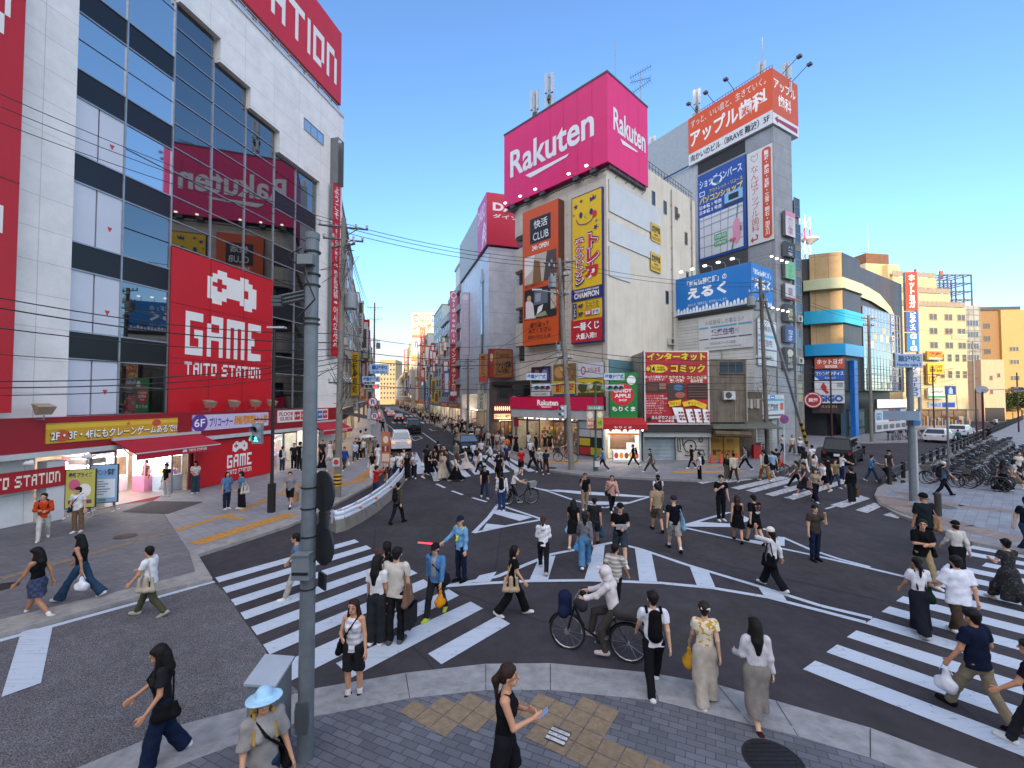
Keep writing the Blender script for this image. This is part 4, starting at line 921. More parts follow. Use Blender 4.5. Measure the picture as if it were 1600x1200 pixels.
q=MB();q.box(-.05,-.35,2.25,5.0,.0,2.75);q.build('soffit',mat('#2b2928',.7),kb_)
q=MB();q.box(-.0,-.12,1.85,4.95,.0,2.2);q.build('shutter_box',mat('#a8a9a4',.5,.2),kb_)
def shutter(x0,x1,c,nm):
 q=MB();z=.0
 while z<1.85:q.add([(x0,.2,z),(x1,.2,z),(x1,.17,z+.05),(x0,.17,z+.05),(x1,.2,z+.1),(x0,.2,z+.1)],[(0,1,2,3),(3,2,4,5)]);z+=.1
 return q.build(nm,mat(c,.5,.2,v=.25,sc=1.2),kb_)
shutter(.12,2.4,'#78888c','shutter');sh=shutter(2.5,4.85,'#a19f97','shutter')
q=MB()
for pts in ([(2.6,1.7),(2.62,.8),(2.9,.75)],[(2.75,1.7),(2.8,.9)],[(2.95,1.7),(2.98,1.2)],[(3.1,.5),(3.4,.45),(3.9,.9),(4.5,.85)],[(4.1,.6),(4.6,.5),(4.4,.9),(4.1,.75)]):q.tube([(x,.165,z) for x,z in pts],.035,5)
q.tube([(3.5+.45*math.cos(t),.165,1.15+.45*math.sin(t)) for t in np.linspace(0,6.3,20)],.04,5);q.tube([(4.3+.14*math.cos(t),.165,1.62+.14*math.sin(t)) for t in np.linspace(0,6.3,12)],.035,5)
q.build('graffiti',mat('#1b1b1c',.6),sh)
ig=sign('hoarding','big square red internet and comic cafe hoarding with yellow title over the shutter','sign',FK,(.0,2.78,4.72,8.15),'#a51a24',.3,.1,'#3a3432',
  [('t','インターネット','#1c1516',.04,.855,.96,.985,.09),('t','インターネット','#d8bd1c',.05,.865,.95,.975,.045),('c','#d8bd1c',.2,.755,.165,.058),('t','24','#1c1516',.07,.715,.17,.795,.03),('t','年中無休\n24時間営業','#1c1516',.19,.725,.33,.79,.01),('t','コミック','#1c1516',.4,.69,.95,.83,.09),('t','コミック','#d8bd1c',.41,.70,.94,.82,.045),
  ('t','ゆったり高級チェア\nでリラックス!','#efe9e4',.02,.585,.36,.665,.01),('t','カラオケも\n歌い放題!','#e6e2c8',.38,.565,.62,.66,.02),('t','コミック5万冊\n読み放題','#e6e2c8',.66,.565,.96,.66,.02),
  ('r','#3a2a26',.02,.43,.34,.575),('r','#5a3a2c',.05,.46,.2,.55),('r','#8e6a54',.23,.48,.33,.56),('r','#40302c',.36,.35,.64,.555),('c','#3f6f9c',.52,.5,.07,.04),('c','#9c5a4a',.55,.4,.08,.04),('r','#2e1c18',.66,.35,.97,.555)]+[('r','#6a4230',.67,.37+.035*i,.96,.385+.035*i) for i in range(5)]
  +[('t',s,'#f0e4de',.02,.375-.033*i,.02+.3*l,.397-.033*i,.0) for i,(s,l) in enumerate((('インターネット完備',.9),('ドリンク飲み放題',1.1),('オンラインゲーム',.9),('完全個室・フラット',1.2),('女性専用シャワー',.9),('ナイトパック格安',.9),('ビリヤード・ダーツ',1.),('マッサージチェア',.8)))]
  +[('p','#d8b41c',[(.36,.31),(.56,.34),(.55,.26),(.38,.24)]),('p','#d8b41c',[(.57,.3),(.75,.34),(.95,.27),(.93,.2),(.75,.26),(.6,.24)]),('t','当店すぐ','#7a2a1c',.39,.265,.54,.305,.0),('t','▼すぐそこ','#7a2a1c',.66,.265,.88,.305,.0)]
  +[('p','#e6e4e0',[(.42,.23),(.58,.23),(.64,.03),(.5,.03)]),('p','#e6e4e0',[(.62,.21),(.72,.21),(.77,.03),(.67,.03)]),('p','#e6e4e0',[(.75,.21),(.85,.21),(.88,.03),(.79,.03)]),('p','#e6e4e0',[(.88,.21),(.96,.2),(.98,.03),(.9,.03)])]
  +[('r','#7a3030',x+.012*(3-j),.06+.045*j,x+.03+.012*(3-j),.085+.045*j) for x in (.5,.54,.58,.68,.72,.8,.84,.91,.945) for j in range(3)]
  +[('c','#1c1516',.06,.07,.035,.03),('t','まんがカフェぽぱい','#1c1516',.09,.07,.56,.13,.05),('t','まんがカフェぽぱい','#f0ece8',.1,.075,.55,.125,.015),('t','なんば本店','#f0ece8',.2,.035,.44,.068,.015)],frame=('#c9c4bd',.1))
FN=Fr(FK.at(5.0,.4),(1,0))
bh=thing('old_house','grimy brown rendered old house squeezed between the hoarding and the white building','building',FN.M)
q=MB();q.box(0,0,2.9,2.9,4,7.6);q.box(0,1.0,0,2.9,4,2.9);q.box(2.9,1.2,2.8,4.7,5,5.2);q.box(2.9,2.2,0,4.7,5,2.8);q.build('wall',mat('#6e6457',.9,v=.3,sc=1.3,streak=.4),bh)
q=MB();q.box(.9,-.04,6.6,2.6,.0,7.4,1);q.box(.85,-.12,6.5,2.7,-.0,6.58,0)
for x in (1.45,2.0):q.box(x,-.06,6.6,x+.05,0,7.4,0)
q.build('window',[mat('#57544e',.6),glass('#20262a')],bh)
q=MB();q.add([(-.1,-1.0,2.55),(4.9,-1.0,2.55),(4.9,.8,2.95),(-.1,.8,2.95),(-.1,-1.0,2.47),(4.9,-1.0,2.47)],[(0,1,2,3),(0,4,5,1)]);q.build('eaves',mat('#55594f',.7,v=.3),bh)
q=MB();q.tube([(0,-.9,2.15),(2.6,-.9,2.05)],.22,8);q.build('rolled_awning',mat('#574a38',.9,v=.3),bh)
q=MB();q.box(.1,.5,.0,2.5,.6,2.0,0);q.box(1.27,.47,0,1.33,.5,2,1);q.build('yellow_doors',[mat('#a97b22',.6,v=.2,sc=1.5),mat('#4d3a16')],bh)
art(bh,.1,.0,2.5,2.0,.495,[('t','牛たん','#5a3a14',.1,.7,.38,.85,.0),('t','直営','#5a3a14',.6,.68,.8,.82,.0),('t','営業中です','#3f2a12',.15,.2,.85,.42,.03)])
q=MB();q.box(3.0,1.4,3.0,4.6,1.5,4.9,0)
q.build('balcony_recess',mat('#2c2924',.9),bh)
q=MB()
for k in range(5):q.box(3.2+.25*k,1.1,3.9+.05*(k%2),3.4+.25*k,1.14,4.6,k%2)
q.tube([(3.0,1.12,4.62),(4.6,1.12,4.62)],.015,5);q.build('washing',[mat('#b9b4aa'),mat('#8f8a80')],bh)
for k in range(4):
 pos=('first','second','third','fourth')[k];u=(1112,1126,1138,1151)[k]
 x,y=gp(u,723.5,.145)
 def cone(x,y,z,label,s=1.,grp='cones before the yellow doors'):
  t=thing('traffic_cone',label,'traffic cone',TM(x,y,z,.2,s),grp);q=MB();q.box(-.19,-.19,0,.19,.19,.04);q.build('base',mat('#8a2a1c',.7),t)
  q=MB();q.lathe([(.14,.04),(.035,.7),(.001,.71)],n=14);q.build('body',mat('#c03a1c',.5),t)
  return t
 cone(x,y,.145,f'orange traffic cone before the yellow doors, {pos} from the left')
q=MB();q.box(-.28,-.15,0,.28,.15,1.0)
x,y=gp(1182,716,.145);tag(q.build('red_bin',mat('#a31f22',.5),None,TM(x,y,.145)),'plain red box shaped bin at the foot of the white building','bin')
FWh=Fr((19.58,36.),(-vpd(300)[0],-1));FWr=FWh.side(0)
CLAP=tiles('#c6c7c3','#999a96',60,.28,r=.7,var=.05,msize=.018,offset=0,z=True,name='white_boarding',noise=.25)
wb=thing('letting_agency','white clapboard corner building below the blue roof billboard','building',FWh.M)
q=MB();q.box(-7.3,0,3.0,0,3.9,12.4);q.box(-7.3,1,0,-1.6,3.9,3.0);q.box(-1.6,.0,0,-1.2,3.9,3);q.box(-.2,.0,0,0,.3,3);q.box(-7.3,3.0,0,0,3.9,3.0);q.build('wall',CLAP,wb)
q=MB();q.box(-1.2,.5,.15,-.2,.55,2.9);q.build('door',mat('#5a5148',.5),wb)
for z in (6.2,5.0):window(wb,-2.2,z,-1.5,z+1.0,-.01,'#8a867c',glass('#2a2e30'),2,1)
sb=sign('rooftop_billboard','blue rent guarantee roof billboard with white town silhouette on the white building','billboard',FWh,(-7.3,12.3,.1,15.75),'#1272bf',.3,.1,'#3a4044',
  [('t','「家賃債務保証」の','#dfe6ea',.23,.72,.73,.88,.02),('t','えるく','#e8ecee',.23,.37,.73,.68,.05),('t','あなたの「賃貸生活」をサポートします','#dfe6ea',.24,.2,.73,.27,.0),('r','#dfe6ea',.0,.02,1,.06)]+[('p','#dfe6ea',[(x,.04),(x+.03,.04),(x+.03,.10+.03*(i%3)),(x+.015,.14+.03*(i%3)),(x,.10+.03*(i%3))]) for i,x in enumerate(np.arange(.01,.97,.042))])
q=MB();q.box(0.02,.003,12.32,3.8,.2,15.7);sd=q.build('side_face',mat('#1272bf',.5),sb,FWh.M.inverted()@Matrix.Identity(4)@Fr(FWh.at(.11,-.4),(-FWh.n[0],-FWh.n[1])).M)
sd.matrix_local=(FWh.M@Matrix.Translation((-7.3,0,12.3))).inverted()@Fr(FWh.at(.11,-.4),(-FWh.n[0],-FWh.n[1])).M
art(sd,0.02,12.32,3.8,15.7,0,[('t','「家賃債務保証」','#dfe6ea',.1,.74,.9,.88,.02),('t','えるく','#e8ecee',.12,.4,.88,.66,.05)]+[('p','#dfe6ea',[(x,.02),(x+.07,.02),(x+.07,.1),(x+.035,.15),(x,.1)]) for x in np.arange(.03,.9,.1)])
for k,x in enumerate((-6.9,-5.7,-4.6,-3.4,-2.2,-1.0)):
 t=thing('billboard_lamp','small lit lamp on an arm over the blue billboard, %s from the left'%('first','second','third','fourth','fifth','sixth')[k],'lamp',FWh.M@TM(x,-.1,15.75),'lamps over the blue billboard')
 q=MB();q.tube([(0,.2,0),(0,0,.5),(0,-1.0,.45)],.025,6);q.build('arm',mat('#9a9ca0',.5,.5),t)
 q=MB();q.box(-.13,-1.15,.3,.13,-.95,.44);q.build('lamp_head',mat('#f4f2e4',e=1.4,v=0),t)
for k,y in enumerate((.6,1.5,2.4,3.3)):
 for zz,w in ((15.75,'above'),(12.2,'below')):
  t=thing('billboard_lamp','lit lamp on an arm %s the blue billboard\'s right face, %s from the corner'%(w,('first','second','third','fourth')[k]),'lamp',Fr(FWh.at(.1,0),(-FWh.n[0],-FWh.n[1])).M@TM(y,-.1,zz),'lamps on the right face of the blue billboard')
  s_=1 if w=='above' else -1
  q=MB();q.tube([(0,.2,0),(0,0,.3*s_),(0,-1.0,.3*s_)],.025,6);q.build('arm',mat('#9a9ca0',.5,.5),t)
  q=MB();q.box(-.09,-1.15,.3*s_-.05,.09,-1.0,.3*s_+.05);q.build('lamp_head',mat('#fff2d0',e=2,v=0),t)
q=MB()
for x in np.arange(-7,.1,1.1):q.tube([(x,0,12.25),(x,-.9,12.1)],.03,5)
q.box(-7.3,-1.0,12.05,.1,-.9,12.1);q.box(-7.3,-.05,11.95,.1,.1,12.28);q.build('catwalk',mat('#4a4a48',.6,.3),sb,Matrix.Translation((7.3,0,-12.3)))
sign('wall_sign','white rental housing sign with blue stripes on the left face of the white building','sign',FWh,(-4.7,8.85,.1,11.8),'#c4c8c8',.12,.02,'#8f9090',
  [('t','お部屋探しの事なら!!','#5d666e',.14,.76,.84,.9,.0),('r','#4e9fbf',.02,.66,.2,.71),('r','#4e9fbf',.24,.66,.72,.71),('r','#4e9fbf',.75,.66,.98,.71),('t','賃貸住宅','#6a5f8a',.25,.42,.68,.62,.03),('t','サービス','#6a5f8a',.7,.44,.76,.6,.0),('r','#4a4f7a',.02,.33,.2,.36),('r','#4a4f7a',.24,.33,.72,.36),('r','#4a4f7a',.75,.33,.98,.36),('t','FCなんばパークス前店','#6a6f78',.24,.16,.7,.25,.0),('t','http://www.rent-namba.jp','#6a6f78',.14,.05,.8,.12,.0)])
FWs=Fr(FWh.at(.02,0),(-FWh.n[0],-FWh.n[1]))
sign('wall_sign','white rental housing sign with blue stripes on the right face of the white building','sign',FWs,(.5,7.4,3.8,11.2),'#c0c6c8',.1,.02,'#8f9090',[('r','#4e9fbf',.02,.62,.98,.67),('t','賃貸住宅','#6a5f8a',.05,.42,.75,.57,.03),('t','お部屋探し','#5d666e',.1,.75,.8,.87,.0),('r','#4a4f7a',.02,.33,.98,.36),('t','FCなんば前店','#6a6f78',.1,.12,.8,.2,.0)])
sign('vertical_sign','narrow white vertical rental sign above the agency door','sign',FWh,(-1.35,4.0,-.75,6.3),'#b6bcc4',.3,.05,'#8f9090',[('v','賃貸住宅','#4a5a86',.2,.08,.8,.92,.02)])
sign('fascia_sign','white agency board with blue arrow and stripes over the right hand shop front','sign',FWs,(.3,3.0,4.6,5.0),'#bfc4c2',.25,.05,'#7c7c7c',[('r','#4e9fbf',.0,.72,.98,.82),('p','#2f7cc0',[(.4,.77),(.4,.97),(.6,.97),(.6,.77)]),('l','#e8e8e8',[(.43,.87),(.56,.87)],.08),('t','賃貸住宅','#4a4a72',.3,.32,.72,.62,.03),('r','#b8402f',.82,.35,.95,.65),('r','#4a4f7a',.05,.1,.95,.17)])
sign('fascia_sign','white agency board with a red mark behind the leaning utility pole','sign',FWh,(-1.9,3.05,.0,4.6),'#b4b4b0',.2,.05,'#7c7c7c',[('c','#9a3038',.3,.4,.2,.15),('t','住宅','#5a5a70',.55,.3,.95,.6,.02)])
FAp=Fr(((1211-800)/F*44,44.),(-vpd(380)[0],-1));GREYP=tiles('#8e9296','#6a6d70',2.4,1.6,r=.6,var=.05,msize=.02,offset=0,z=True,name='grey_tower_panels')
ap=thing('office_tower','tall grey panelled office tower carrying orange, blue and white signs','building',FAp.M)
q=MB();q.box(-8.45,0,0,.3,3.4,32.0);q.build('wall',GREYP,ap)
q=MB();q.box(-17.2,.02,0,-8.46,16,32.2);q.build('rear_wall',mat('#a9aeb1',.7,v=.12,streak=.2),ap)
q=MB();q.box(-8.3,-.03,16.4,-2.5,.0,20.3)
for z in np.arange(16.5,20.3,.22):q.box(-8.3,-.08,z,-2.5,-.031,z+.07)
q.build('louvre',mat('#5c5e60',.6,.3),ap)
q=MB();q.box(-8.3,-.03,30.7,-2.6,.0,32.0);q.build('dark_recess',mat('#2c2d30',.8),ap)
q=MB();q.box(-9.3,-.35,32.1,.45,4.6,33.45,1);q.box(-9.3,-.35,33.45,.45,4.6,37.75,0);q.box(-9.3,0,37.75,.3,4.3,37.9,2)
ob=q.build('rooftop_billboard',[mat('#d4501e',.5,v=.06,sc=.6),mat('#cfd2d2',.5),mat('#5a5a5a')],None,FAp.M);tag(ob,'orange dental clinic roof billboard with white lettering on the grey tower','billboard')
art(ob,-9.3,32.1,.45,37.75,-.36,[('t','ずっと、いい歯と、生きていく。','#ecdfd6',.04,.77,.94,.92,.0),('t','アップル歯科','#f0e8e2',.03,.36,.95,.7,.03),('t','向かいのビル（BRAVE 難波）5F','#2a2a2e',.03,.05,.97,.2,.02)])
q=MB();q.box(0,.002,32.1,4.9,.004,37.7);sd=q.build('side_face',mat('#c24c22',.5,v=.06),ob);sd.matrix_local=FAp.M.inverted()@Fr(FAp.at(.46,-.33),(-FAp.n[0],-FAp.n[1])).M
art(sd,0,32.1,4.9,37.7,0,[('t','アップル','#f0e6de',.06,.66,.9,.86,.02),('t','歯科','#f0e6de',.22,.36,.72,.6,.02),('r','#d0d2d2',0,.0,1,.2),('p','#8e1c48',[(.06,.1),(.18,.17),(.18,.13),(.95,.15),(.95,.05),(.18,.07),(.18,.03)])])
q=MB();q.box(-16.2,-.3,32.3,-9.31,.1,37.75);q.box(-12.8,-.31,32.3,-12.78,-.3,37.75);tag(q.build('blank_panel',mat('#9aa3a8',.6,v=.1),None,FAp.M),'plain pale grey back panel left of the orange dental billboard','panel')
q=MB()
for x in np.arange(-9,.3,.32):q.box(x-.02,.1,37.9,x+.02,.14,38.3)
q.box(-9,.1,38.3,.2,.14,38.34);q.build('top_rail',mat('#6a6258',.6),ob)
for k,(x,y) in enumerate(((-8.2,0),(-6.0,0),(-3.6,0),(.4,1.6),(.4,3.6))):
 t=thing('billboard_lamp','dark lamp on a long arm above the orange billboard, %s from the left'%('first','second','third','fourth','fifth')[k],'lamp',FAp.M@TM(x,y,37.8,0 if k<3 else math.pi/2),'lamps above the orange billboard')
 q=MB();q.tube([(0,0,0),(0,-1.6,.8)],.035,6);q.build('arm',mat('#55575a',.5,.5),t)
 q=MB();q.box(-.2,-1.9,.62,.2,-1.5,.85);q.build('lamp_head',mat('#4a4c50',.5),t)
aerial(FAp,-9.2,1.2,37.6,4.3,'single mobile phone antenna on a pole left of the orange billboard','cell');aerial(FAp,-1.6,1.5,37.8,2.6,'cluster of mobile phone antennas behind the orange billboard','cell');aerial(FAp,-2.0,2.5,37.8,6.0,'thin lightning rod above the orange billboard','rod');aerial(FAp,.2,3.0,37.8,1.9,'small antenna cluster at the right end of the orange billboard','cell');aerial(FAp,-16,1.2,38,1.6,'small antenna at the left end of the grey back panel','cell')
sign('wall_sign','tall blue personal computer shop sign with a street map on the tower','sign',FAp,(-8.25,20.4,-2.5,30.4),'#1d4792',.15,.02,'#24334f',
  [('t','ショップインバース','#c9d4e6',.04,.84,.93,.94,.02),('c','#d8dfe8',.42,.86,.12,.05),('c','#6f9c4e',.44,.83,.04,.02),('c','#1d4792',.42,.87,.09,.035),('t','アウトレット・リユース','#d6c03a',.26,.745,.94,.79,.01),('t','パソコンショップ','#e0c52e',.04,.655,.94,.735,.04),('r','#c9d4e6',.04,.745,.16,.8),('r','#1d4792',.055,.755,.145,.79),('t','日本橋 1 号店','#dfe3ea',.04,.595,.52,.64,.02),('t','日本橋 2 号店','#dfe3ea',.04,.535,.52,.58,.02),('r','#7fb2d8',.58,.555,.94,.665),('r','#1b1d22',.66,.575,.86,.64),('p','#33363c',[(.55,.52),(.96,.53),(.94,.555),(.58,.555)]),
  ('r','#c6cbcc',.04,.03,.94,.5)]+[('l','#8d9296',[(a,.03),(b_,.5)],.09) for a,b_ in ((.14,.13),(.3,.3),(.48,.5),(.62,.66))]+[('l','#8d9296',[(.04,c),(.94,d)],.09) for c,d in ((.15,.13),(.27,.28),(.38,.4),(.46,.47))]+[('l','#6f7478',[(.72,.03),(.8,.25),(.85,.5)],.16),('c','#d48fa4',.82,.22,.08,.14),('r','#4f9a62',.36,.19,.62,.25),('r','#4f9a62',.36,.12,.62,.17),('t','日本橋1号店','#eef2ee',.38,.2,.6,.24,0),('t','日本橋2号店','#eef2ee',.38,.13,.6,.16,0),('r','#c05a6a',.68,.12,.8,.15),('t','南海難波駅','#3a3a3e',.88,.2,.93,.26,0)])
sign('wall_sign','white dental clinic sign with an orange stripe of place names on the tower','sign',FAp,(-2.35,20.5,.28,30.25),'#cdcdca',.15,.02,'#8a8a88',
  [('v','なんばアップル歯科','#b04438',.14,.13,.46,.84,.0),('l','#b04438',[(.3,.88),(.16,.92),(.2,.96),(.3,.94),(.42,.96),(.44,.91),(.3,.88)],.05),('l','#a32c24',[(.2,.05),(.36,.05),(.38,.09),(.3,.1)],.12),('p','#a32c24',[(.2,.02),(.2,.085),(.1,.05)]),('r','#bf4a26',.60,.06,.94,.95),('c','#bf4a26',.77,.95,.17,.03),('c','#bf4a26',.77,.06,.17,.03),('v','難波・梅田・尼崎・三宮・明石・加古川','#efe6e0',.68,.06,.86,.95,.02)])
FD=Fr(FAp.at(.35,3.5),(-FAp.n[0],-FAp.n[1]))
db=thing('narrow_building','narrow dark building with bay windows between the tower and the gold panelled corner','building',FD.M)
DT=FD.hit(1252,330)
x_l,x_r=FD.hit(1228,500)[0],FD.hit(1254,500)[0]
q=MB();q.box(-.4,0,0,x_r,8,DT[1]-1.5);q.box(x_r-1.2,.1,DT[1]-1.5,x_r-.1,4,DT[1]+.9);q.build('wall',mat('#77726a',.7,v=.15,streak=.3),db)
for k in range(8):
 z=4.3+k*2.75
 window(db,x_r-1.3,z,x_r-.2,z+2.0,-.02,'#8d8c88',glass('#2b3238'),1,2)
box_part(db,'pillar',mat('#8f9092',.4,.4),x_r-1.75,-.15,3,x_r-1.5,0,DT[1]-1.5)
for k,(v0,v1,c,tc,tx,lb) in enumerate(((328,372,'#c3bfc0','#8c3a5a','めいど喫茶','white narrow sign with a pink top, highest of the stack beside the tower'),(376,404,'#17171a','#bdbdbd','バー夜','black narrow sign with pale script, second of the stack beside the tower'),(406,438,'#6fae7e','#2c5a3c','マッサージ','pale green narrow sign in the stack beside the tower'),(442,470,'#b9bcbe','#6a3a44','美容室ラン','white narrow sign with a red foot in the stack beside the tower'),(474,504,'#1d1c1e','#c9b88a','居酒屋長','black narrow sign with a brushed title in the stack beside the tower'),(508,536,'#20457f','#dfe6ee','カラオケ','dark blue narrow sign in the stack beside the tower'),(542,578,'#201f22','#bab3a4','時計店','black narrow sign with a clock shape, lowest of the stack beside the tower'))):
 x0,z1=FD.hit(1227,v0,.4);x1,z0=FD.hit(1243,v1,.4)
 sg_=sign('vertical_sign',lb,'sign',FD,(x0,z0,x1,z1),c,.3,.1,'#5a5a5c',[('v',tx,tc,.25,.08,.75,.75,.01)]+([('r','#c67f98',0,.8,1,1)] if k==0 else [('r','#8c2a33',0,0,1,.15)] if k==3 else [('c','#bab3a4',.5,.75,.3,.16)] if k==6 else []))
SD=((592-800)/F,1.)
SR=Fr(FL.at(-11.2,.5),(-SD[0],-SD[1]))
def srx(u):return SR.hit(u,640)[0]
dz=thing('department_store','pale grey panelled store with red and pink roof sign faces beside the beige corner building','building',SR.M)
x0,x1=srx(720),srx(763);TZ=SR.hit(763,303)[1];BZ=SR.hit(763,386)[1]
SILV=tiles('#bcc0c8','#8f939c',2.2,2.4,r=.4,var=.04,msize=.02,offset=0,z=True,name='silver_panels')
q=MB();q.box(x0,0,5.2,x1,14,BZ);q.box(x0,2.5,0,x1,14,5.2);q.box(x0,0,0,x0+.8,2.5,5.2);q.box(x1-.8,0,0,x1,2.5,5.2);q.build('wall',SILV,dz)
q=MB();q.box(x1-3.4,-.12,7,x1-2.6,0,BZ-3.4,1);q.box(x1-3.7,-.15,BZ-3.4,x1-2.3,0,BZ-3.1,0);q.prism([(x1-3.7,BZ-3.1),(x1-2.3,BZ-3.1),(x1-3.0,BZ-1.7)],-.15,0,'y');q.build('slot_window',[mat('#8f939c',.4),glass('#2a2d33')],dz)
FDr=SR.side(x1)
q=MB();q.box(x0,-.25,BZ+.2,x1-4.6,13,TZ-.3,1);q.box(x1-4.55,-.3,BZ+.2,x1+.25,13,TZ,0)
ds=q.build('rooftop_billboard',[mat('#b9598f',.5,v=.05),mat('#99a2a8',.6)],None,SR.M);tag(ds,'red and pink DAISO roof sign on the pale grey store','billboard')
art(ds,x1-4.55,BZ+.2,x1+.25,TZ,-.3,[('t','DAISO','#dcc6d4',.06,.6,.86,.88,.02),('t','ダイソー','#d8bcd0',.06,.48,.5,.56,.0),('l','#dcc6d4',[(.55,.22),(.75,.48),(.95,.3)],.35),('l','#dcc6d4',[(.55,.1),(.75,.36),(.95,.18)],.35),('l','#dcc6d4',[(.55,-.0),(.75,.24),(.95,.06)],.35)])
q=MB();q.box(0,.002,BZ+.2,12,.004,TZ);sd=q.build('side_face',mat('#b81438',.5,v=.05),ds);sd.matrix_local=SR.M.inverted()@Fr(SR.at(x1+.26,-.3),(-SR.n[0],-SR.n[1])).M
art(sd,0,BZ+.2,12,TZ,0,[('t','DAISO','#e6dcdc',.06,.66,.5,.82,.04),('t','ダイソー','#e6dcdc',.06,.52,.4,.6,.02)])
def shopfront(parent,xa,xb,z0,z1,y,back,lit='#ffe2bd',e=4,goods=True,n=3):
 q=MB();q.box(xa,y+1.6,z0,xb,y+1.65,z1);q.build('back_wall',mat(back,.6,v=.5,sc=1.5),parent)
 q=MB();q.box(xa+.2,y+.5,z1-.1,xb-.2,y+1.2,z1-.05);q.build('ceiling_lamp',mat(lit,e=e,v=0),parent)
 q=MB();w=(xb-xa)/n
 for k in range(n+1):q.box(xa+w*k-.04,y,z0,xa+w*k+.04,y+.08,z1)
 q.box(xa,y,z1-.12,xb,y+.08,z1);q.build('shop_frame',mat('#4a4644',.5,.3),parent)
 if goods:
  q=MB()
  for k in range(int((xb-xa)/.35)):q.box(xa+.2+.35*k,y+1.0,z0,xa+.45+.35*k,y+1.5,z0+rnd.uniform(.5,1.7),k%4)
  q.build('goods',[mat('#8a4a3a'),mat('#b8b2a6'),mat('#4a5a6e'),mat('#a98b3a')],parent)
shopfront(dz,x0+.8,x1-5.2,.14,3.1,.6,'#7a4a4a');shopfront(dz,x1-4.8,x1-.8,.14,3.2,.6,'#8a6a4a')
q=MB();q.box(x1-5.2,-.1,.1,x1-4.8,2.5,5.2);q.build('column',mat('#8d8880',.5),dz)
rs=thing('ramen_shop','dark timber shop front with a carved canopy between the store and the corner shop','shop',FDr.M)
xr_=FDr.hit(799,640)[0];hz_=lambda v:FDr.hit(780,v)[1]
q=MB();q.box(.1,-.5,0,.9,0,hz_(598),0);q.box(.9,-.3,hz_(655),xr_,0,hz_(598),0);q.box(.3,-1.0,hz_(602),xr_,.0,hz_(597),1)
for k in range(4):q.box(1.2+k*1.2,-.36,hz_(622),2.2+k*1.2,-.301,hz_(606),2)
q.build('upper_front',[mat('#5a5048',.7),mat('#2e2a28',.7),glass('#3a4248')],rs)
shopfront(rs,.9,xr_,.14,hz_(656),-.3-1.6,'#7a5a44',n=4)
a_=FDr.hit(768,657);b_=FDr.hit(797,629)
sign('fascia_sign','dark shop sign with a row of glowing white lamps under the carved eaves','sign',FDr,(a_[0],a_[1],b_[0],b_[1]),'#4a1e20',.3,.32,'#2c1a1a',[('c','#ffe9c0',.12+.108*k,.68,.04,.13) for k in range(8)]+[('r','#d8b08a',.06,.1,.94,.38),('t','ラーメン 横綱','#6a2a20',.1,.14,.9,.34,.03)],emit=.4)
a_=FDr.hit(761.5,591);b_=FDr.hit(798,547)
sign('wall_sign','wide brown and red signboard with brushed lettering on the pale grey store','sign',FDr,(a_[0],a_[1],b_[0],b_[1]),'#9a6a42',.5,.3,'#7d1f1c',[('r','#a3302a',0,0,.2,1),('c','#c7b59a',.1,.7,.07,.14),('v','屋台居酒屋','#2a1c14',.3,.1,.36,.9,.0),('t','海鮮居酒屋','#3a2418',.42,.68,.85,.85,.0),('t','とんぼ屋','#241812',.38,.15,.92,.6,.03)],frame=('#8e231f',.12))
def vsign(u,v0,v1,wpx,c,txt,tc,label,out=.9,extra=(),t=.25,fr=None,bold=.02,emit=0.,xo=0):
 """a projecting vertical sign: a board square to the street, seen face on"""
 fr=fr or SR;a=fr.hit(u+wpx/2 if fr is SR else u-wpx/2,640)[0];base=fr.at(a,-out*0)
 dist=base[1];f2=Fr(base,(1,0));s0,z1=f2.hit(u-wpx/2,v0);s1,z0=f2.hit(u+wpx/2,v1)
 return sign('vertical_sign',label,'sign',f2,(s0,z0,s1,z1),c,t,-t/2,'#6a6a6c',([('v',txt,tc,.22,.06,.78,.94,bold)] if txt else [])+list(extra),emit=emit)
vsign(755,553,597,13,'#a8652a','炭火とんぼ','#2a1c12','orange brown vertical sign with black brushed letters below the store wall',extra=[('r','#b0342c',0,0,1,.15)])
vsign(752,598,642,10,'#bcbcae','そば処','#4a5a38','off white vertical sign with green script beside the carved eaves')
vsign(709,455,540,12,'#a85a70','maidreamin','#e2d2d8','tall dusty pink vertical sign with a round crest, upper half of the stacked pair',extra=[('c','#e2d2d8',.5,.92,.38,.06),('c','#a85a70',.5,.92,.28,.044)])
vsign(709,538,627,12,'#9c1a2c','インターネットカフェ','#d8c9a0','tall crimson vertical sign with cream letters, lower half of the stacked pair',extra=[('r','#c9c9cc',.1,.1,.9,.17),('r','#7c1420',0,0,1,.08)])
vsign(727,457,555,12,'#a39aa8','','#e2d2d8','faded lilac vertical sign with a round crest further back on the store wall',extra=[('c','#bcb4c0',.5,.92,.38,.05),('v','maidreamin','#b8b0bc',.3,.3,.7,.85,.0)])
vsign(694.5,578,612,8,'#a81c22','マルハン','#e6dfd8','small red vertical sign with white letters and a green cap on the far pavement',extra=[('r','#7a9c8a',0,.84,1,1),('p','#c99a2a',[(.1,0),(.9,.08),(.9,.14),(.1,.06)])])
vsign(660.5,511,596,7.5,'#b8522e','いきいき市場','#e8d8c8','tall orange vertical sign below the rainbow coloured building')
vsign(667,588,640,6,'#2f5a8c','どうとんぼり','#d8e2e8','dark blue vertical sign at the foot of the far towers')
vsign(634.5,546,566,6,'#a3202a','カラオケ','#e8e0d8','little red vertical sign far up the street')
vsign(634.5,566,582,6,'#2c2a20','ギター','#c9a22c','little black and yellow vertical sign under the little red one far up the street')
vsign(642,535,556,6,'#55502e','ラドン','#d6c23c','small olive vertical sign beside the white tower far up the street')
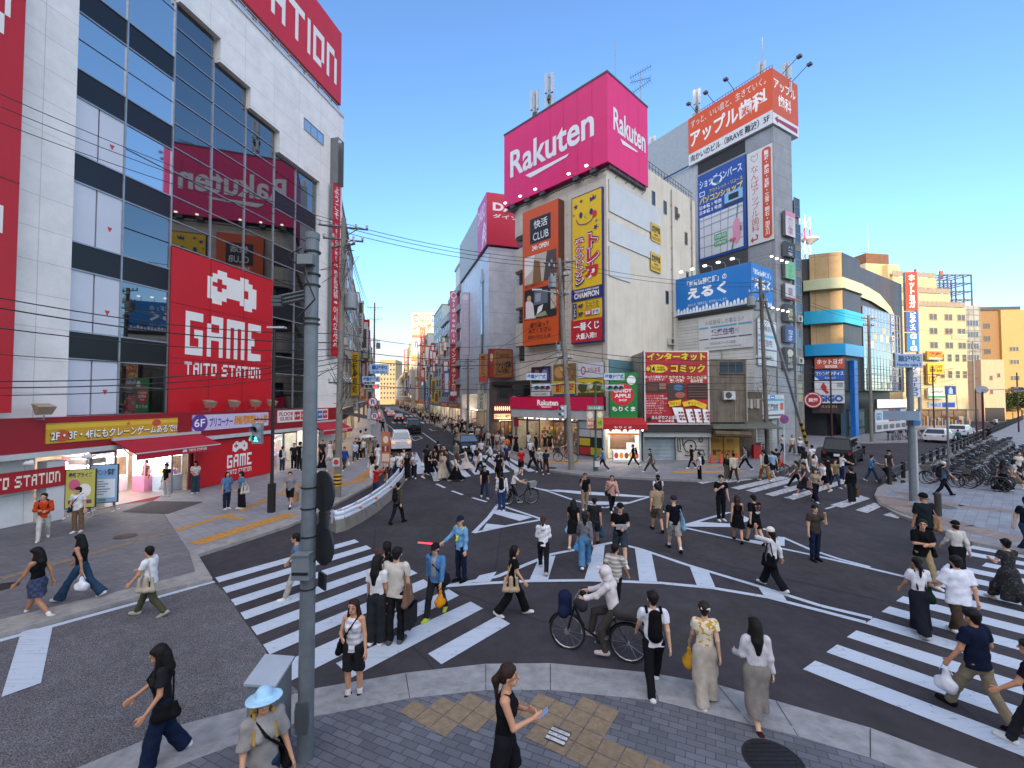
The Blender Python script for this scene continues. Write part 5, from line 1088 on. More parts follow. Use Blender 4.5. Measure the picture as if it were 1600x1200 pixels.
vsign(643,556,600,6,'#c9c4c6','カラマツ','#b06a7a','small pale vertical sign with pink letters far up the street')
def street_block(label,fr,xa,xb,h,wall,rows,cols,gl='#2c343c',depth=12,band=None,shop='#6a4a3c',name='street_building',top=None,win=(.62,.62),sc=None,shopz=3.4,fasc='#8a2a2a',fc='#77777a',txt=None):
 t=thing(name,label,'building',fr.M)
 m=wall if not isinstance(wall,str) else mat(wall,.7,v=.12,sc=.5,streak=.2)
 q=MB();q.box(xa+.02,0,shopz+.6,xb-.02,depth,h);q.box(xa+.02,2.2,0,xb-.02,depth,shopz+.6);q.box(xa+.02,0,0,xa+.4,2.2,shopz+.6);q.box(xb-.4,0,0,xb-.02,2.2,shopz+.6);q.build('wall',m,t)
 q=MB();q.box(xa-.0,-.08,h,xb-.06,depth,h+.35);q.build('parapet',mat(top or '#8d8b87',.7),t)
 H0=shopz+1.0;fh=(h-H0-.6)/rows;cwid=(xb-xa-.8)/cols
 for r in range(rows):
  for c in range(cols):
   w=cwid*win[0];hh=fh*win[1];X=xa+.4+cwid*(c+.5)-w/2;Z=H0+fh*(r+.5)-hh/2
   window(t,X,Z,X+w,Z+hh,-.005,fc,glass(gl),2 if w>1 else 1,1,.06)
 if band:
  for r in range(rows+1):q=MB();q.box(xa+.02,-.35,H0+fh*r-.45,xb-.08,-.0,H0+fh*r+.35);q.build('balcony',mat(band,.6),t)
 q=MB();q.box(xa+.05,-.25,shopz-.3,xb-.05,-.002,shopz+.55);fs=q.build('fascia',mat(fasc,.5,v=.1,e=.05),t)
 if txt:art(fs,xa+.05,shopz-.3,xb-.05,shopz+.55,-.255,[('t',txt,'#e6dfd6',.15,.25,.85,.78,.03)])
 shopfront(t,xa+.4,xb-.4,.14,shopz-.1,.5,shop,n=max(2,int((xb-xa)/2.5)))
 return t
X=srx
b1=street_block('tall pale building with dark stepped balconies behind the dusty pink sign',SR,X(702),X(720),22,'#bcbec2',6,4,band='#8f9298',fasc='#8a5a26',txt='居酒屋 千の庭')
b2=street_block('white office building with black bands past the dusty pink sign',SR,X(690),X(702),19.5,'#cdd0d2',6,3,gl='#1f242a',band='#a8acb4',fasc='#b02a3a',txt='SALE')
q=MB();q.box(X(702),1,22,X(715),8,27);q.box(X(702)-.3,.8,27,X(715)+.3,8.2,27.4);q.build('penthouse',mat('#c3c8c8',.6),b1)
b3=street_block('pale green slab building next to the rainbow coloured tower',SR,X(677),X(690),23,'#a9b8b4',8,3,fasc='#3a6a8a',txt='薬 ドラッグ')
b4=street_block('grey narrow building halfway up the right side of the street',SR,X(668),X(677),17,'#8f9297',6,2,fasc='#a86a2a',txt='酒場')
b5=street_block('tall white tower with a colourful roof sign far up the right side of the street',SR,X(651),X(668),SR.hit(655,540)[1],'#a9aba9',9,3,fasc='#b0452a',txt='カラオケ')
zr=SR.hit(642,486)[1]
FRB=Fr(SR.at(X(651)),(1,0.06));r0=FRB.hit(643,560);
rbx=FRB.hit(643,560)[0],FRB.hit(690,560)[0]
rbw=thing('karaoke_tower','cream karaoke tower with coloured letter tiles and a rainbow band far up the street','building',FRB.M)
q=MB();q.box(rbx[0],0,0,rbx[1],14,FRB.hit(645,488)[1]);q.build('wall',mat('#a3a294',.6,v=.1),rbw)
zt,zb=FRB.hit(645,489)[1],FRB.hit(645,528)[1]
fs=MB();fs.box(rbx[0],-.1,FRB.hit(645,580)[1],rbx[1],-.002,zt);fs=fs.build('sign_face',mat('#a9a795',.5,v=.03),rbw)
zb=FRB.hit(645,580)[1]
art(fs,rbx[0],zb,rbx[1],zt,-.1,[('r',c,.06+.2*i,.85,.2+.2*i,.97) for i,c in enumerate(('#8c2f24','#2f6a38','#a98a3a','#2a4a7a'))]+[('t',s,'#e8e4da',.08+.2*i,.87,.18+.2*i,.95,.03) for i,s in enumerate('カラオケ')]+[('t','レインボー','#8c3022',.06,.71,.8,.82,.03),('r','#b9c07a',0,.62,1,.68),('r','#c2492e',0,.57,1,.62),('r','#c9c9cc',0,.3,.45,.57),('t','n','#a83a5a',.1,.4,.22,.52,.05),('r','#c9862a',0,.2,.45,.27),('r','#b8442e',0,.17,.45,.2)])
b6=street_block('grey office block behind the small pale vertical sign',SR,X(640),X(651),SR.hit(646,565)[1],'#a3a7ab',7,3)
b7=street_block('row house with a red sign far up the right side',SR,X(632),X(640),SR.hit(636,548)[1],'#9a9c9e',6,3)
b8=street_block('low pale building near the far end on the right side',SR,X(624),X(632),SR.hit(628,585)[1],'#bdb9ae',6,4)
b9=street_block('last visible building on the right side of the street',SR,X(616),X(624),SR.hit(620,595)[1],'#b3ada0',6,6,depth=20)
E7=FA.at(7.4,0);SL=Fr((E7[0]-.3,E7[1]+.4),SD)
XL=lambda u:SL.hit(u,640)[0]
zL=lambda u,v:SL.hit(u,v)[1]
l1=street_block('old cream building with rusty stains just past the game centre',SL,.2,XL(549),zL(546,385),mat('#c3bba9',.8,v=.2,sc=.8,streak=.4),6,3,gl='#2a2a2a',fasc='#3a3634',shopz=3.2)
l2=street_block('pale narrow building behind the yellow vertical sign',SL,XL(549),XL(559),zL(554,452),'#cfccc4',6,3,fasc='#7a6a3a',txt='松屋')
l3=street_block('white building with a vertical sign further up the left side',SL,XL(559),XL(567),zL(563,470),'#cdcbc6',6,3,fasc='#2f4a7a',txt='定食')
l4=street_block('grey building halfway up the left side of the street',SL,XL(567),XL(573),zL(570,500),'#bdbab2',6,4)
l5=street_block('brownish building far up the left side of the street',SL,XL(573),XL(578),zL(575,525),'#9d9488',6,5)
l6=street_block('last building on the left side of the street',SL,XL(578),XL(583),zL(580,545),'#a89c8a',6,6,depth=30)
q=MB();q.box(.3,2,zL(546,385),3.2,8,zL(546,385)+3.0);q.build('penthouse',mat('#b3b6b8',.6),l1)
q=MB()
for x in (.6,2.6):q.tube([(x,3,zL(546,385)+3),(x,3,zL(546,385)+9)],.05,5)
for k in range(6):q.tube([(.6,3,zL(546,385)+3.5+k),(2.6,3,zL(546,385)+4.3+k)],.03,4)
q.build('roof_mast',mat('#8d9094',.5,.4),l1)
def lv(u,v0,v1,w,c,txt,tc,lb,**k):return vsign(u,v0,v1,w,c,txt,tc,lb,fr=SL,**k)
lv(555,551,618,13,'#c9a21c','回転寿司処','#2a2416','bright yellow vertical sign with black brushed letters on the left side of the street')
lv(554.5,619,642,11,'#b9b6ac','年中無休','#5a5a4a','off white vertical panel under the bright yellow sign')
lv(566,604,624,11,'#c9701c','松屋','#f0e6da','square orange sign low on the left side of the street')
lv(563.5,470,535,8,'#bdb9b4','大阪屋','#4a4644','tall pale vertical sign with dark letters past the bright yellow sign',extra=[('r','#4a3c36',.1,.7,.9,.95)])
lv(571,540,580,7,'#c2bfba','POLA','#4a4a4e','narrow pale sign with dark roman letters past the bright yellow sign')
q=MB();q.add([(2.0,-.1,3.4),(9,-.1,3.4),(9,-2.2,2.9),(2.0,-2.2,2.9),(2,-2.2,2.75),(9,-2.2,2.75)],[(0,1,2,3),(3,2,5,4)]);tag(q.build('awning',mat('#4a4038',.8,v=.2),None,SL.M),'dark brown sloping awning over the shops past the game centre','awning')
for (u0,u1,v,Y,c,lb) in ((594,618,562,330,'#9c8560','sandy building closing the far end of the street, left of its pair'),(618,636,590,420,'#a39470','pale sandy building closing the far end of the street, right of its pair')):
 f2=Fr((0,Y),(1,.0));a=f2.hit(u0,v);b_=f2.hit(u1,v)
 t=thing('end_building',lb,'building',f2.M);q=MB();q.box(a[0],0,0,b_[0],20,a[1]);q.build('wall',mat(c,.7,v=.1,sc=.3),t)
 for r in range(8):
  for k in range(5):X0=a[0]+(b_[0]-a[0])*(k+.2)/5;Z0=a[1]*(r+1.2)/9.6;window(t,X0,Z0,X0+(b_[0]-a[0])*.12,Z0+a[1]*.05,-.01,'#8d867a',glass('#3a3f44'),1,1,.1)
FG=Fr((38.9,52.),(2.55,-1));FGr=Fr((38.9,52.),vpd(1834))
ga=thing('arcade_building','dark arcade building with gold, cyan and cream bands on its corner','building',FG.M)
GOLD=tiles('#a8895a','#7d6540',1.35,3.6,r=.5,var=.05,msize=.03,offset=0,z=True,name='gold_panels');DK=mat('#2b2a2c',.5,v=.15,sc=.6);DKP=tiles('#3b3c40','#222326',1.3,3.6,r=.45,var=.1,msize=.03,offset=0,z=True,name='dark_panels')
Mr=FG.M.inverted()@FGr.M
q=MB();q.box(-4.0,.3,3.4,-.02,9,21.6);q.box(-4.0,3,0,0,9,3.4);q.build('wall',DK,ga)
q=MB();q.box(.05,.3,5.6,21.8,14,21.3);q.box(.05,2,0,21.8,14,5.6);q.build('side_wall',DKP,ga,Mr)
for z0,z1 in ((18.75,22.0),(15.0,17.6),(11.0,13.6)):
 q=MB();q.box(-3.25,-.05,z0,0,.3,z1);q.build('gold_panel',GOLD,ga)
 q=MB();q.box(.03,-.05,z0,5.4,.3,z1-.1);q.build('dark_panel',DKP,ga,Mr)
def curve_band(z0,z1,m,nm,ext):
 q=MB();n=12;P=[]
 for i in range(n+1):t=i/n;P.append(Vector((FG.at(-4.0+4.0*t,-.35-.5*math.sin(math.pi*t*.8)))))
 for i in range(9):
  t=i/8;p=FGr.at(.3+ext*t,-.35);P.append(Vector(p))
 for a,b in zip(P,P[1:]):q.quad((a.x,a.y,z0),(b.x,b.y,z0),(b.x,b.y,z1),(a.x,a.y,z1))
 q.poly([(p.x,p.y,z0) for p in P]+[tuple(FGr.at(.3+ext,.5))+(z0,),tuple(FG.at(-4,.5))+(z0,)]);q.poly([(p.x,p.y,z1) for p in P]+[tuple(FGr.at(.3+ext,.5))+(z1,),tuple(FG.at(-4,.5))+(z1,)])
 q.build(nm,m,ga,FG.M.inverted())
curve_band(17.55,18.8,mat('#b9bd94',.35,v=.05),'cream_band',5.2);curve_band(13.5,15.05,mat('#2aa3c4',.25,v=.06),'cyan_band',5.0);curve_band(9.7,11.05,mat('#1b8fc0',.25,v=.06),'blue_band',4.6)
q=MB();q.poly([(5.5,-.02,17.3),(9,-.02,17.2),(14,-.02,16.6),(18.2,-.02,15.6),(16,-.02,17.2),(12,-.02,18.5),(8,-.02,18.9),(5.5,-.02,18.95)]);q.build('cream_sweep',mat('#b9bd94',.35),ga,Mr)
q=MB();q.box(5.8,-.06,5.7,19.2,.29,16.2);gw=q.build('glass_wall',SKYG,ga,Mr)
q=MB()
for x in np.arange(5.8,19.3,1.12):q.box(x-.03,-.1,5.7,x+.03,-.061,16.2)
for z in np.arange(5.7,16.3,1.05):q.box(5.8,-.095,z-.03,19.2,-.061,z+.03)
q.build('mullions',mat('#a9abad',.4,.4),ga,Mr)
q=MB()
for k in range(16):
 x=6.0+1.12*rnd.randrange(0,11);z=5.9+1.05*rnd.randrange(0,8);q.box(x,-.075,z,x+.95,-.062,z+.9,k%3)
q.build('window_poster',[mat('#c9c4b8'),mat('#8d9aa0'),mat('#b0a890')],ga,Mr)
q=MB();q.box(.3,-.4,3.35,20.5,.3,4.1);q.box(-4,-.3,3.4,0,.3,4.1);q.build('canopy',mat('#2a2a2c',.5),ga,Mr) if False else None
q=MB();q.box(8.6,-.35,3.3,21.2,.3,3.35);q.build('canopy',mat('#232325',.5),ga,Mr)
sign('lightbox_sign','long glowing pink white light box above the arcade windows','sign',FGr,(8.9,3.4,21,4.55),'#f0dcd0',.3,.05,'#3a3a3a',[('t','PRIZE CREDIT CAPSULE','#d8b8b0',.05,.25,.95,.75,.0)]+[('r','#8d8680',.25*k,0,.25*k+.004,1) for k in (1,2,3)],emit=.25)
q=MB();q.box(8.8,.0,.15,21,.04,3.3,0);q.box(.2,.5,.15,8.7,.55,3.4,1);q.build('shop_window',[glass('#4a4642'),glass('#38463f')],ga,Mr)
pb=MB();pb.box(9.2,-.05,.35,20.8,-.002,3.25);pb=pb.build('window_posters',mat('#b9babb',.5),ga,Mr)
art(pb,9.2,.35,20.8,3.25,-.052,[('r',c,.005+.2*k,.42,.195+.2*k,.98) for k,c in enumerate(('#c9cdd0','#c9cdd0','#a8242e','#2c4a94','#c9cdd0'))]+[('t','GiGO',tc,.02+.2*k,.5,.18+.2*k,.85,.05) for k,tc in ((0,'#3a86b8'),(1,'#3a86b8'))]+[('t','景品','#e8dcd8',.43,.5,.57,.85,.03)]+[('r','#5a5c60',.03+.2*k,.1,.17+.2*k,.3) for k in range(5)])
q=MB();q.box(2.2,-.25,.1,3.2,.25,9.2);q.box(2.25,-.255,.2,3.15,-.25,2.2);q.build('blue_column',mat('#1668b8',.4,v=.15,sc=3),ga,Mr)
q=MB();q.box(-3.3,-.05,2.9,-.2,.3,4.0);av=q.build('dark_fascia',mat('#1f1b1e',.5),ga)
art(av,-3.3,2.9,-.2,4.0,-.052,[('t','AVION','#a8925a',.3,.55,.8,.9,.0),('t','JACKPOT','#8c2230',.25,.1,.85,.42,.0)])
q=MB();q.box(-3.5,2.4,.1,-.2,2.45,2.9);q.build('entrance_wall',mat('#3a2a2a',.5,v=.4,sc=3),ga)
for v0,v1,c,its,lb in ((558,577,'#b8472e',[('t','ホットヨガ','#f0e6e0',.08,.4,.95,.88,.03),('r','#d8ccc6',.35,.08,.75,.32),('t','CALDO','#b8472e',.4,.12,.7,.28,.02)],'red board with white hot yoga letters, top of three on the arcade corner'),(578,594,'#2358a4',[('t','マシンピラティス','#e8ecf0',.03,.45,.97,.85,.02),('p','#d8dde2',[(0,0),(0,.35),(.15,0)]),('t','Rintosull','#c2cfe0',.35,.12,.7,.32,0)],'blue board with white pilates letters, middle of three on the arcade corner'),(595,630,'#c3c5c4',[('p','#a81f2a',[(.2,.72),(.3,.95),(.42,.72),(.4,.6),(.5,.5),(.42,.4),(.25,.6)]),('t','GiGO','#1d4f94',.1,.06,.95,.36,.06),('r','#8d8f90',.75,.72,.95,.92)],'white board with a red emblem and blue GiGO letters on the arcade corner')):
 a=FG.hit(1272,v1);b_=FG.hit(1318,v0);sign('wall_sign',lb,'sign',FG,(a[0],a[1],b_[0],b_[1]),c,.3,.0,'#4a4a4c',its)
q=MB();q.lathe([(.95,0),(.95,.15)],axis='y',n=28);q=q.build('round_sign',[mat('#a3242c',.5)],None,FG.M@TM(-3.3,-.6,FG.hit(1276,625)[1]));tag(q,'round red sign with white characters at the arcade corner','sign')
art(q,-.95,-.95,.95,.95,-.002,[('c','#d8d0cc',.5,.5,.44,.44),('c','#a3242c',.5,.5,.38,.38),('t','真組','#e8e0dc',.25,.38,.75,.62,.04)])
FV=Fr(FGr.at(21.3,-1.2),(1,-.15));a0=FV.hit(1416,626)[0];a1=FV.hit(1434.5,626)[0]
for v0,v1,c,tx,tc,lb in ((426,486,'#b8301c','ホットヨガ','#f0e4de','top red hot yoga panel of the tall sign at the far end of the arcade'),(487,519,'#22509a','ピラティス','#e6ebf2','blue pilates panel of the tall sign at the far end of the arcade'),(520,551,'#1d6aa8','GiG','#e8eef2','blue GiGO panel of the tall sign at the far end of the arcade'),(572,588,'#c3c5c6','2F','#4a5a80','small white panel of the tall sign below the blue street name plate'),(588,621,'#c6c9ca','GiGO','#1d4f94','white GiGO panel at the foot of the tall sign beyond the arcade')):
 sign('vertical_sign',lb,'sign',FV,(a0,FV.hit(1425,v1)[1]+.03,a1,FV.hit(1425,v0)[1]-.03),c,.5,0,'#8d8d8d',[('v',tx,tc,.25,.06,.8,.94,.04)])
q=MB();q.box(a1+.02,-.3,1,a1+.25,.1,FV.hit(1425,421)[1]);tag(q.build('sign_post',mat('#8f8e8c',.5,.4),None,FV.M),'steel post holding the tall panel sign beyond the arcade','post')
FC_=Fr((((1411-800)/F)*74,74.),(1,.16));W2=FC_.hit(1530,600)[0]
cf=thing('apartment_block','cream apartment block with stepped terraces and square balcony openings','building',FC_.M)
def zc(v):return FC_.hit(1470,v)[1]
def xc(u):return FC_.hit(u,560)[0]
CRM=mat('#b3a582',.75,v=.1,sc=.4,streak=.25)
q=MB();q.box(0,0,0,xc(1511),12,zc(480));q.box(0,.6,zc(480),xc(1494),12,zc(458));q.box(0,1.2,zc(458),xc(1479),12,zc(432));q.box(0,2,zc(432),xc(1428),12,zc(411))
q.box(xc(1383),3,zc(440),xc(1421),12,zc(408));q.build('wall',CRM,cf)
q=MB();q.box(xc(1384),3,zc(408),xc(1421),10,zc(392));q.build('water_tank_room',mat('#6a4a34',.7,v=.2),cf)
for v,u1,y in ((480,1511,0),(458,1494,.6),(432,1479,1.2)):
 q=MB();x=0
 while x<xc(u1):q.box(x,y-.02,zc(v),x+.05,y+.03,zc(v)+1.0);x+=.9
 q.box(0,y-.02,zc(v)+.95,xc(u1),y+.03,zc(v)+1.0);q.box(0,y,zc(v)+.1,xc(u1),y+.01,zc(v)+.9);q.build('terrace_rail',mat('#8a8070',.6),cf)
for v in (492,514,536):
 for k,u in enumerate((1453,1477,1497)):
  w=xc(u+13)-xc(u);z0=zc(v+9);z1=zc(v-2)
  window(cf,xc(u),z0,xc(u)+w,z1,-.01,'#9c8f72',glass('#3a3026'),2,1,.12)
for v in (556,582):
 for u in (1456,1468,1480,1492,1503):window(cf,xc(u),zc(v+9),xc(u+7),zc(v-3),-.01,'#9c8f72',glass('#2c2a28'),1,2,.08)
for k in range(3):window(cf,xc(1436+14*k),zc(455),xc(1441+14*k),zc(447),1.19 if k<2 else 1.19,'#8d8370',glass('#33302c'),1,1,.08)
art_lb=MB();art_lb.box(xc(1487),-.12,zc(529),xc(1512),-.02,zc(521));ll=art_lb.build('name_letters',mat('#b3a582'),cf);art(ll,xc(1487),zc(529),xc(1512),zc(521),-.125,[('t','アーバンハイツ','#6f7f8c',.0,.1,1,.9,.03)])
shopfront(cf,.4,xc(1511)-.5,.14,2.8,.0-1.7,'#6a5a4a',n=5)
sign('shop_sign','orange board with dark letters at the foot of the cream flats','sign',FC_,(xc(1440),zc(563),xc(1464),zc(550)),'#c8781c',.3,.6,'#7a5a2c',[('t','銀座','#6a2a14',.1,.35,.9,.9,.04),('t','ZAKUZAKU','#ece0d4',.1,.05,.9,.25,.02)])
sign('shop_sign','yellow board with brown letters under the orange one at the foot of the cream flats','sign',FC_,(xc(1440),zc(585),xc(1465),zc(569)),'#cfa01c',.3,.6,'#7a5a2c',[('t','ON CAFE\n珈琲 BAR','#5a3a14',.1,.15,.9,.85,.04)])
sign('shop_sign','yellow price board below the yellow cafe board','sign',FC_,(xc(1440),zc(600),xc(1453),zc(586)),'#c9a43a',.3,.6,'#7a5a2c',[('t','130','#4a3414',.1,.2,.9,.8,.04)])
sign('shop_sign','white board with a green stripe and dark letters at the foot of the cream flats','sign',FC_,(xc(1440),zc(623),xc(1466),zc(606)),'#c3c9c2',.3,.6,'#8a8a86',[('t','Comfort','#3f4a40',.1,.5,.9,.85,.02),('r','#3f8a4c',0,.1,1,.25)])
sign('fascia_sign','white and blue chemist style fascia at the foot of the cream flats','sign',FC_,(xc(1437),zc(637),xc(1478),zc(628)),'#c9ced4',.3,.9,'#8a8a86',[('t','WINBLUE','#3a62b0',.05,.2,.45,.8,.03),('r','#2a52b8',.5,.1,.98,.9)])
FS=Fr((((1474-800)/F)*130,130.),(1,.0));xs_=lambda u:FS.hit(u,500)[0];zs_=lambda v:FS.hit(1500,v)[1]
q=MB();sw=xs_(1524)-xs_(1474);n=9
for y in (0,6):
 for k in range(5):q.box(sw*k/4-.15,y,zs_(560),sw*k/4+.15,y+.3,zs_(430))
 for k in range(11):z=zs_(560)+(zs_(430)-zs_(560))*k/10;q.box(0,y,z,sw,y+.25,z+.3)
for k in range(11):
 z=zs_(560)+(zs_(430)-zs_(560))*k/10
 for j in range(5):q.box(sw*j/4-.1,0,z,sw*j/4+.1,6.2,z+.25)
q.box(-.2,0,0,sw+.2,6,zs_(560));t=tag(q.build('steel_frame',mat('#5f5a56',.6,.2),None,FS.M),'bare steel roof frame rising behind the cream flats','structure frame')
q=MB();q.tube([(sw*.35,3,zs_(430)),(sw*.35,3,zs_(419))],.5,6);q.build('red_mast',mat('#a3483a'),t)
FT=Fr((((1508-800)/F)*92,92.),(1,.1));xt=lambda u:FT.hit(u,560)[0];zt_=lambda v:FT.hit(1525,v)[1]
gb=thing('glass_block','grey gridded office block right of the cream flats','building',FT.M)
q=MB();q.box(0,0,0,xt(1534),14,zt_(478));q.build('wall',tiles('#8c8a84','#5c5c5a',1.3,1.1,r=.3,var=.15,msize=.08,offset=0,z=True,name='grey_grid'),gb)
for k in range(8):
 z=zt_(478)*(.12+.1*k);window(gb,.8,z,xt(1534)-.6,z+zt_(478)*.055,-.02,'#9a968c',glass('#33383c'),4,1,.08)
FR2=Fr((((1534-800)/F)*100,100.),(1,-.12));xr2=lambda u:FR2.hit(u,560)[0];zr2=lambda v:FR2.hit(1560,v)[1]
tb=thing('hotel_block','big tan hotel block with slanted top storeys at the right edge','building',FR2.M)
q=MB();q.box(0,0,0,xr2(1562),20,zr2(485));q.prism([(xr2(1562),zr2(485)),(xr2(1598),zr2(485)),(xr2(1605),zr2(500)),(xr2(1605),0),(xr2(1562),0)],-.6,20,'y',1);q.build('wall',[mat('#7d6240',.7,v=.1),mat('#a58352',.7,v=.1)],tb)  # left wing's shade and right wing's sunlight are put into the two browns
q=MB();q.box(-.2,-.2,zr2(485),xr2(1596),18,zr2(485)+.8);q.build('roof_edge',mat('#3f3a36',.6),tb)
for k,v in enumerate((508,528,548)):window(tb,xr2(1538),zr2(v+5),xr2(1548),zr2(v-3),-.02,'#6a563a',glass('#2c2824'),2,1,.1)
for v in (545,565,590):window(tb,xr2(1573),zr2(v+5),xr2(1588),zr2(v-3),-.62,'#a89062',glass('#332e26'),3,1,.1)
FR3=Fr((((1534-800)/F)*88,88.),(1,-.05));xr3=lambda u:FR3.hit(u,600)[0];zr3=lambda v:FR3.hit(1550,v)[1]
pk=thing('pinkish_building','plain peach rendered building before the tan hotel block','building',FR3.M)
q=MB();q.box(0,0,0,xr3(1570),8,zr3(562));q.build('wall',mat('#b3937a',.8,v=.12,streak=.2),pk)
for u,v in ((1546,590),(1558,586),(1546,612)):window(pk,xr3(u),zr3(v+4),xr3(u+5),zr3(v-3),-.02,'#8a7460',glass('#33302c'),1,1,.08)
q=MB();q.box(.5,-.05,.1,xr3(1568),-.0,2.8);q.build('dark_shop',mat('#2c2926',.6),pk)
FR4=Fr((((1566-800)/F)*120,120.),(1,-.05));xr4=lambda u:FR4.hit(u,600)[0];zr4=lambda v:FR4.hit(1590,v)[1]
pk2=thing('office_building','pale low office with rows of windows behind the tree at the right edge','building',FR4.M)
q=MB();q.box(0,0,0,xr4(1680),8,zr4(596));q.build('wall',mat('#b5ab98',.8,v=.12),pk2)
for r in range(2):
 for k in range(6):window(pk2,1.5+3.2*k,3.5+3*r,3.6+3.2*k,5.2+3*r,-.02,'#8d8678',glass('#40464a'),2,1,.1)
t=thing('radio_tower','red and white lattice radio mast with a round platform behind the arcade','mast',TM(((1262-800)/F)*95,95,0))
def ztv(v):return H+(Y0-v)/F*95
q=MB()
for a in (0,2.1,4.2):
 for k in range(12):
  z0=10+(ztv(335)-10)*k/12;z1=10+(ztv(335)-10)*(k+1)/12
  q.tube([(1.2*math.cos(a),1.2*math.sin(a),z0),(1.2*math.cos(a),1.2*math.sin(a),z1)],.12,5,k%2);q.tube([(1.2*math.cos(a),1.2*math.sin(a),z0),(1.2*math.cos(a+2.1),1.2*math.sin(a+2.1),z1)],.07,4,k%2)
q.build('lattice',[mat('#b03a34',.5),mat('#c9c9c6',.5)],t)
q=MB();q.lathe([(.3,ztv(380)),(1.6,ztv(373)),(1.7,ztv(371)),(1.7,ztv(370)),(.2,ztv(370))],n=20);q.build('platform',mat('#c3c5c6',.5),t,Matrix.Translation((1.2,0,0)))
q=MB();q.tube([(1.2,0,ztv(370)),(1.2,0,ztv(346))],.08,5);q.build('aerial',mat('#9aa0a4',.5),t)
aerial(FC_,xc(1406),5,zc(392),6,'thin lightning rod on the brown tank room of the cream flats','rod');aerial(FC_,xc(1398),5,zc(392),1.6,'fishbone aerial on the brown tank room of the cream flats','yagi')
for i in range(78):
 c,cn=rnd.choice((('#a3262c','red'),('#c9a22a','yellow'),('#c9c9c6','white'),('#2f5f9c','blue'),('#c2682a','orange'),('#3f7a56','green'),('#232326','black')))
 L_=i%2;fr=SL if L_ else SR;u=rnd.uniform(562,592) if L_ else rnd.uniform(628,706);a=fr.hit(u,640)[0];p=fr.at(a,0);f2=Fr(p,(1,0));z=rnd.uniform(3.5,15);w=rnd.uniform(.7,1.5);h=rnd.uniform(1.4,6)
 q=MB();x0=.05 if L_ else -w-.05;q.box(x0,-.12,z,x0+w,.12,z+h,0);q.box(x0+w*.2,-.125,z+h*.1,x0+w*.8,-.121,z+h*.9,1)
 tag(q.build('projecting_sign',[mat(c,.5),mat('#d8d5cc' if cn not in ('white','yellow') else '#5a4a44',.5,v=.5,sc=9)],None,f2.M),f'small {cn} projecting sign board far up the {"left" if L_ else "right"} side of the street','sign','small boards far up the street')
EDG=[((0,0,0),(1,0,0)),((0,1,0),(1,1,0)),((0,0,1),(1,0,1)),((0,1,1),(1,1,1)),((0,0,0),(0,1,0)),((1,0,0),(1,1,0)),((0,0,1),(0,1,1)),((1,0,1),(1,1,1)),((0,0,0),(0,0,1)),((1,0,0),(1,0,1)),((0,1,0),(0,1,1)),((1,1,0),(1,1,1))]
def surf(Fd,lo,vox):
 """surface nets: one vertex per crossed cell, one quad per crossed edge"""
 nx,ny,nz=[n-1 for n in Fd.shape];ins=Fd<0
 def c(a,o):return a[o[0]:o[0]+nx,o[1]:o[1]+ny,o[2]:o[2]+nz]
 num=np.zeros((nx,ny,nz));any_=np.zeros((nx,ny,nz),bool);all_=np.ones((nx,ny,nz),bool)
 for o in [(i,j,k) for i in (0,1) for j in (0,1) for k in (0,1)]:any_|=c(ins,o);all_ &= c(ins,o)
 idx=np.argwhere(any_&~all_)
 if not len(idx):return np.zeros((0,3)),np.zeros((0,4),int)
 P=np.zeros((len(idx),3));N=np.zeros(len(idx))
 for a,b in EDG:
  A=Fd[idx[:,0]+a[0],idx[:,1]+a[1],idx[:,2]+a[2]];B=Fd[idx[:,0]+b[0],idx[:,1]+b[1],idx[:,2]+b[2]]
  m=(A<0)!=(B<0);t=np.where(m,A/np.where(m,A-B,1),0)
  for k in range(3):P[:,k]+=np.where(m,a[k]+(b[k]-a[k])*t,0)
  N+=m
 P /= N[:,None];V=np.array(lo)+(idx+P)*vox
 ID=-np.ones((nx,ny,nz),int);ID[tuple(idx.T)]=np.arange(len(idx));Q=[]
 for ax in range(3):
  o1,o2=[(0,1,0),(0,0,1),(1,0,0)][ax],[(0,0,1),(1,0,0),(0,1,0)][ax]
  s=[slice(1,n) for n in (nx,ny,nz)];s[ax]=slice(0,(nx,ny,nz)[ax])
  s2=list(s);s2[ax]=slice(1,(nx,ny,nz)[ax]+1)
  a=ins[tuple(s)];b=ins[tuple(s2)];E=np.argwhere(a!=b)
  if not len(E):continue
  off=[1,1,1];off[ax]=0;G=E+np.array(off);fl=a[tuple(E.T)]
  q=[ID[tuple((G-np.array(o)).T)] for o in ((0,0,0),o1,tuple(np.add(o1,o2)),o2)]
  q=np.stack(q,1);q[~fl]=q[~fl][:,::-1];Q.append(q[(q>=0).all(1)])
 return V,np.concatenate(Q)
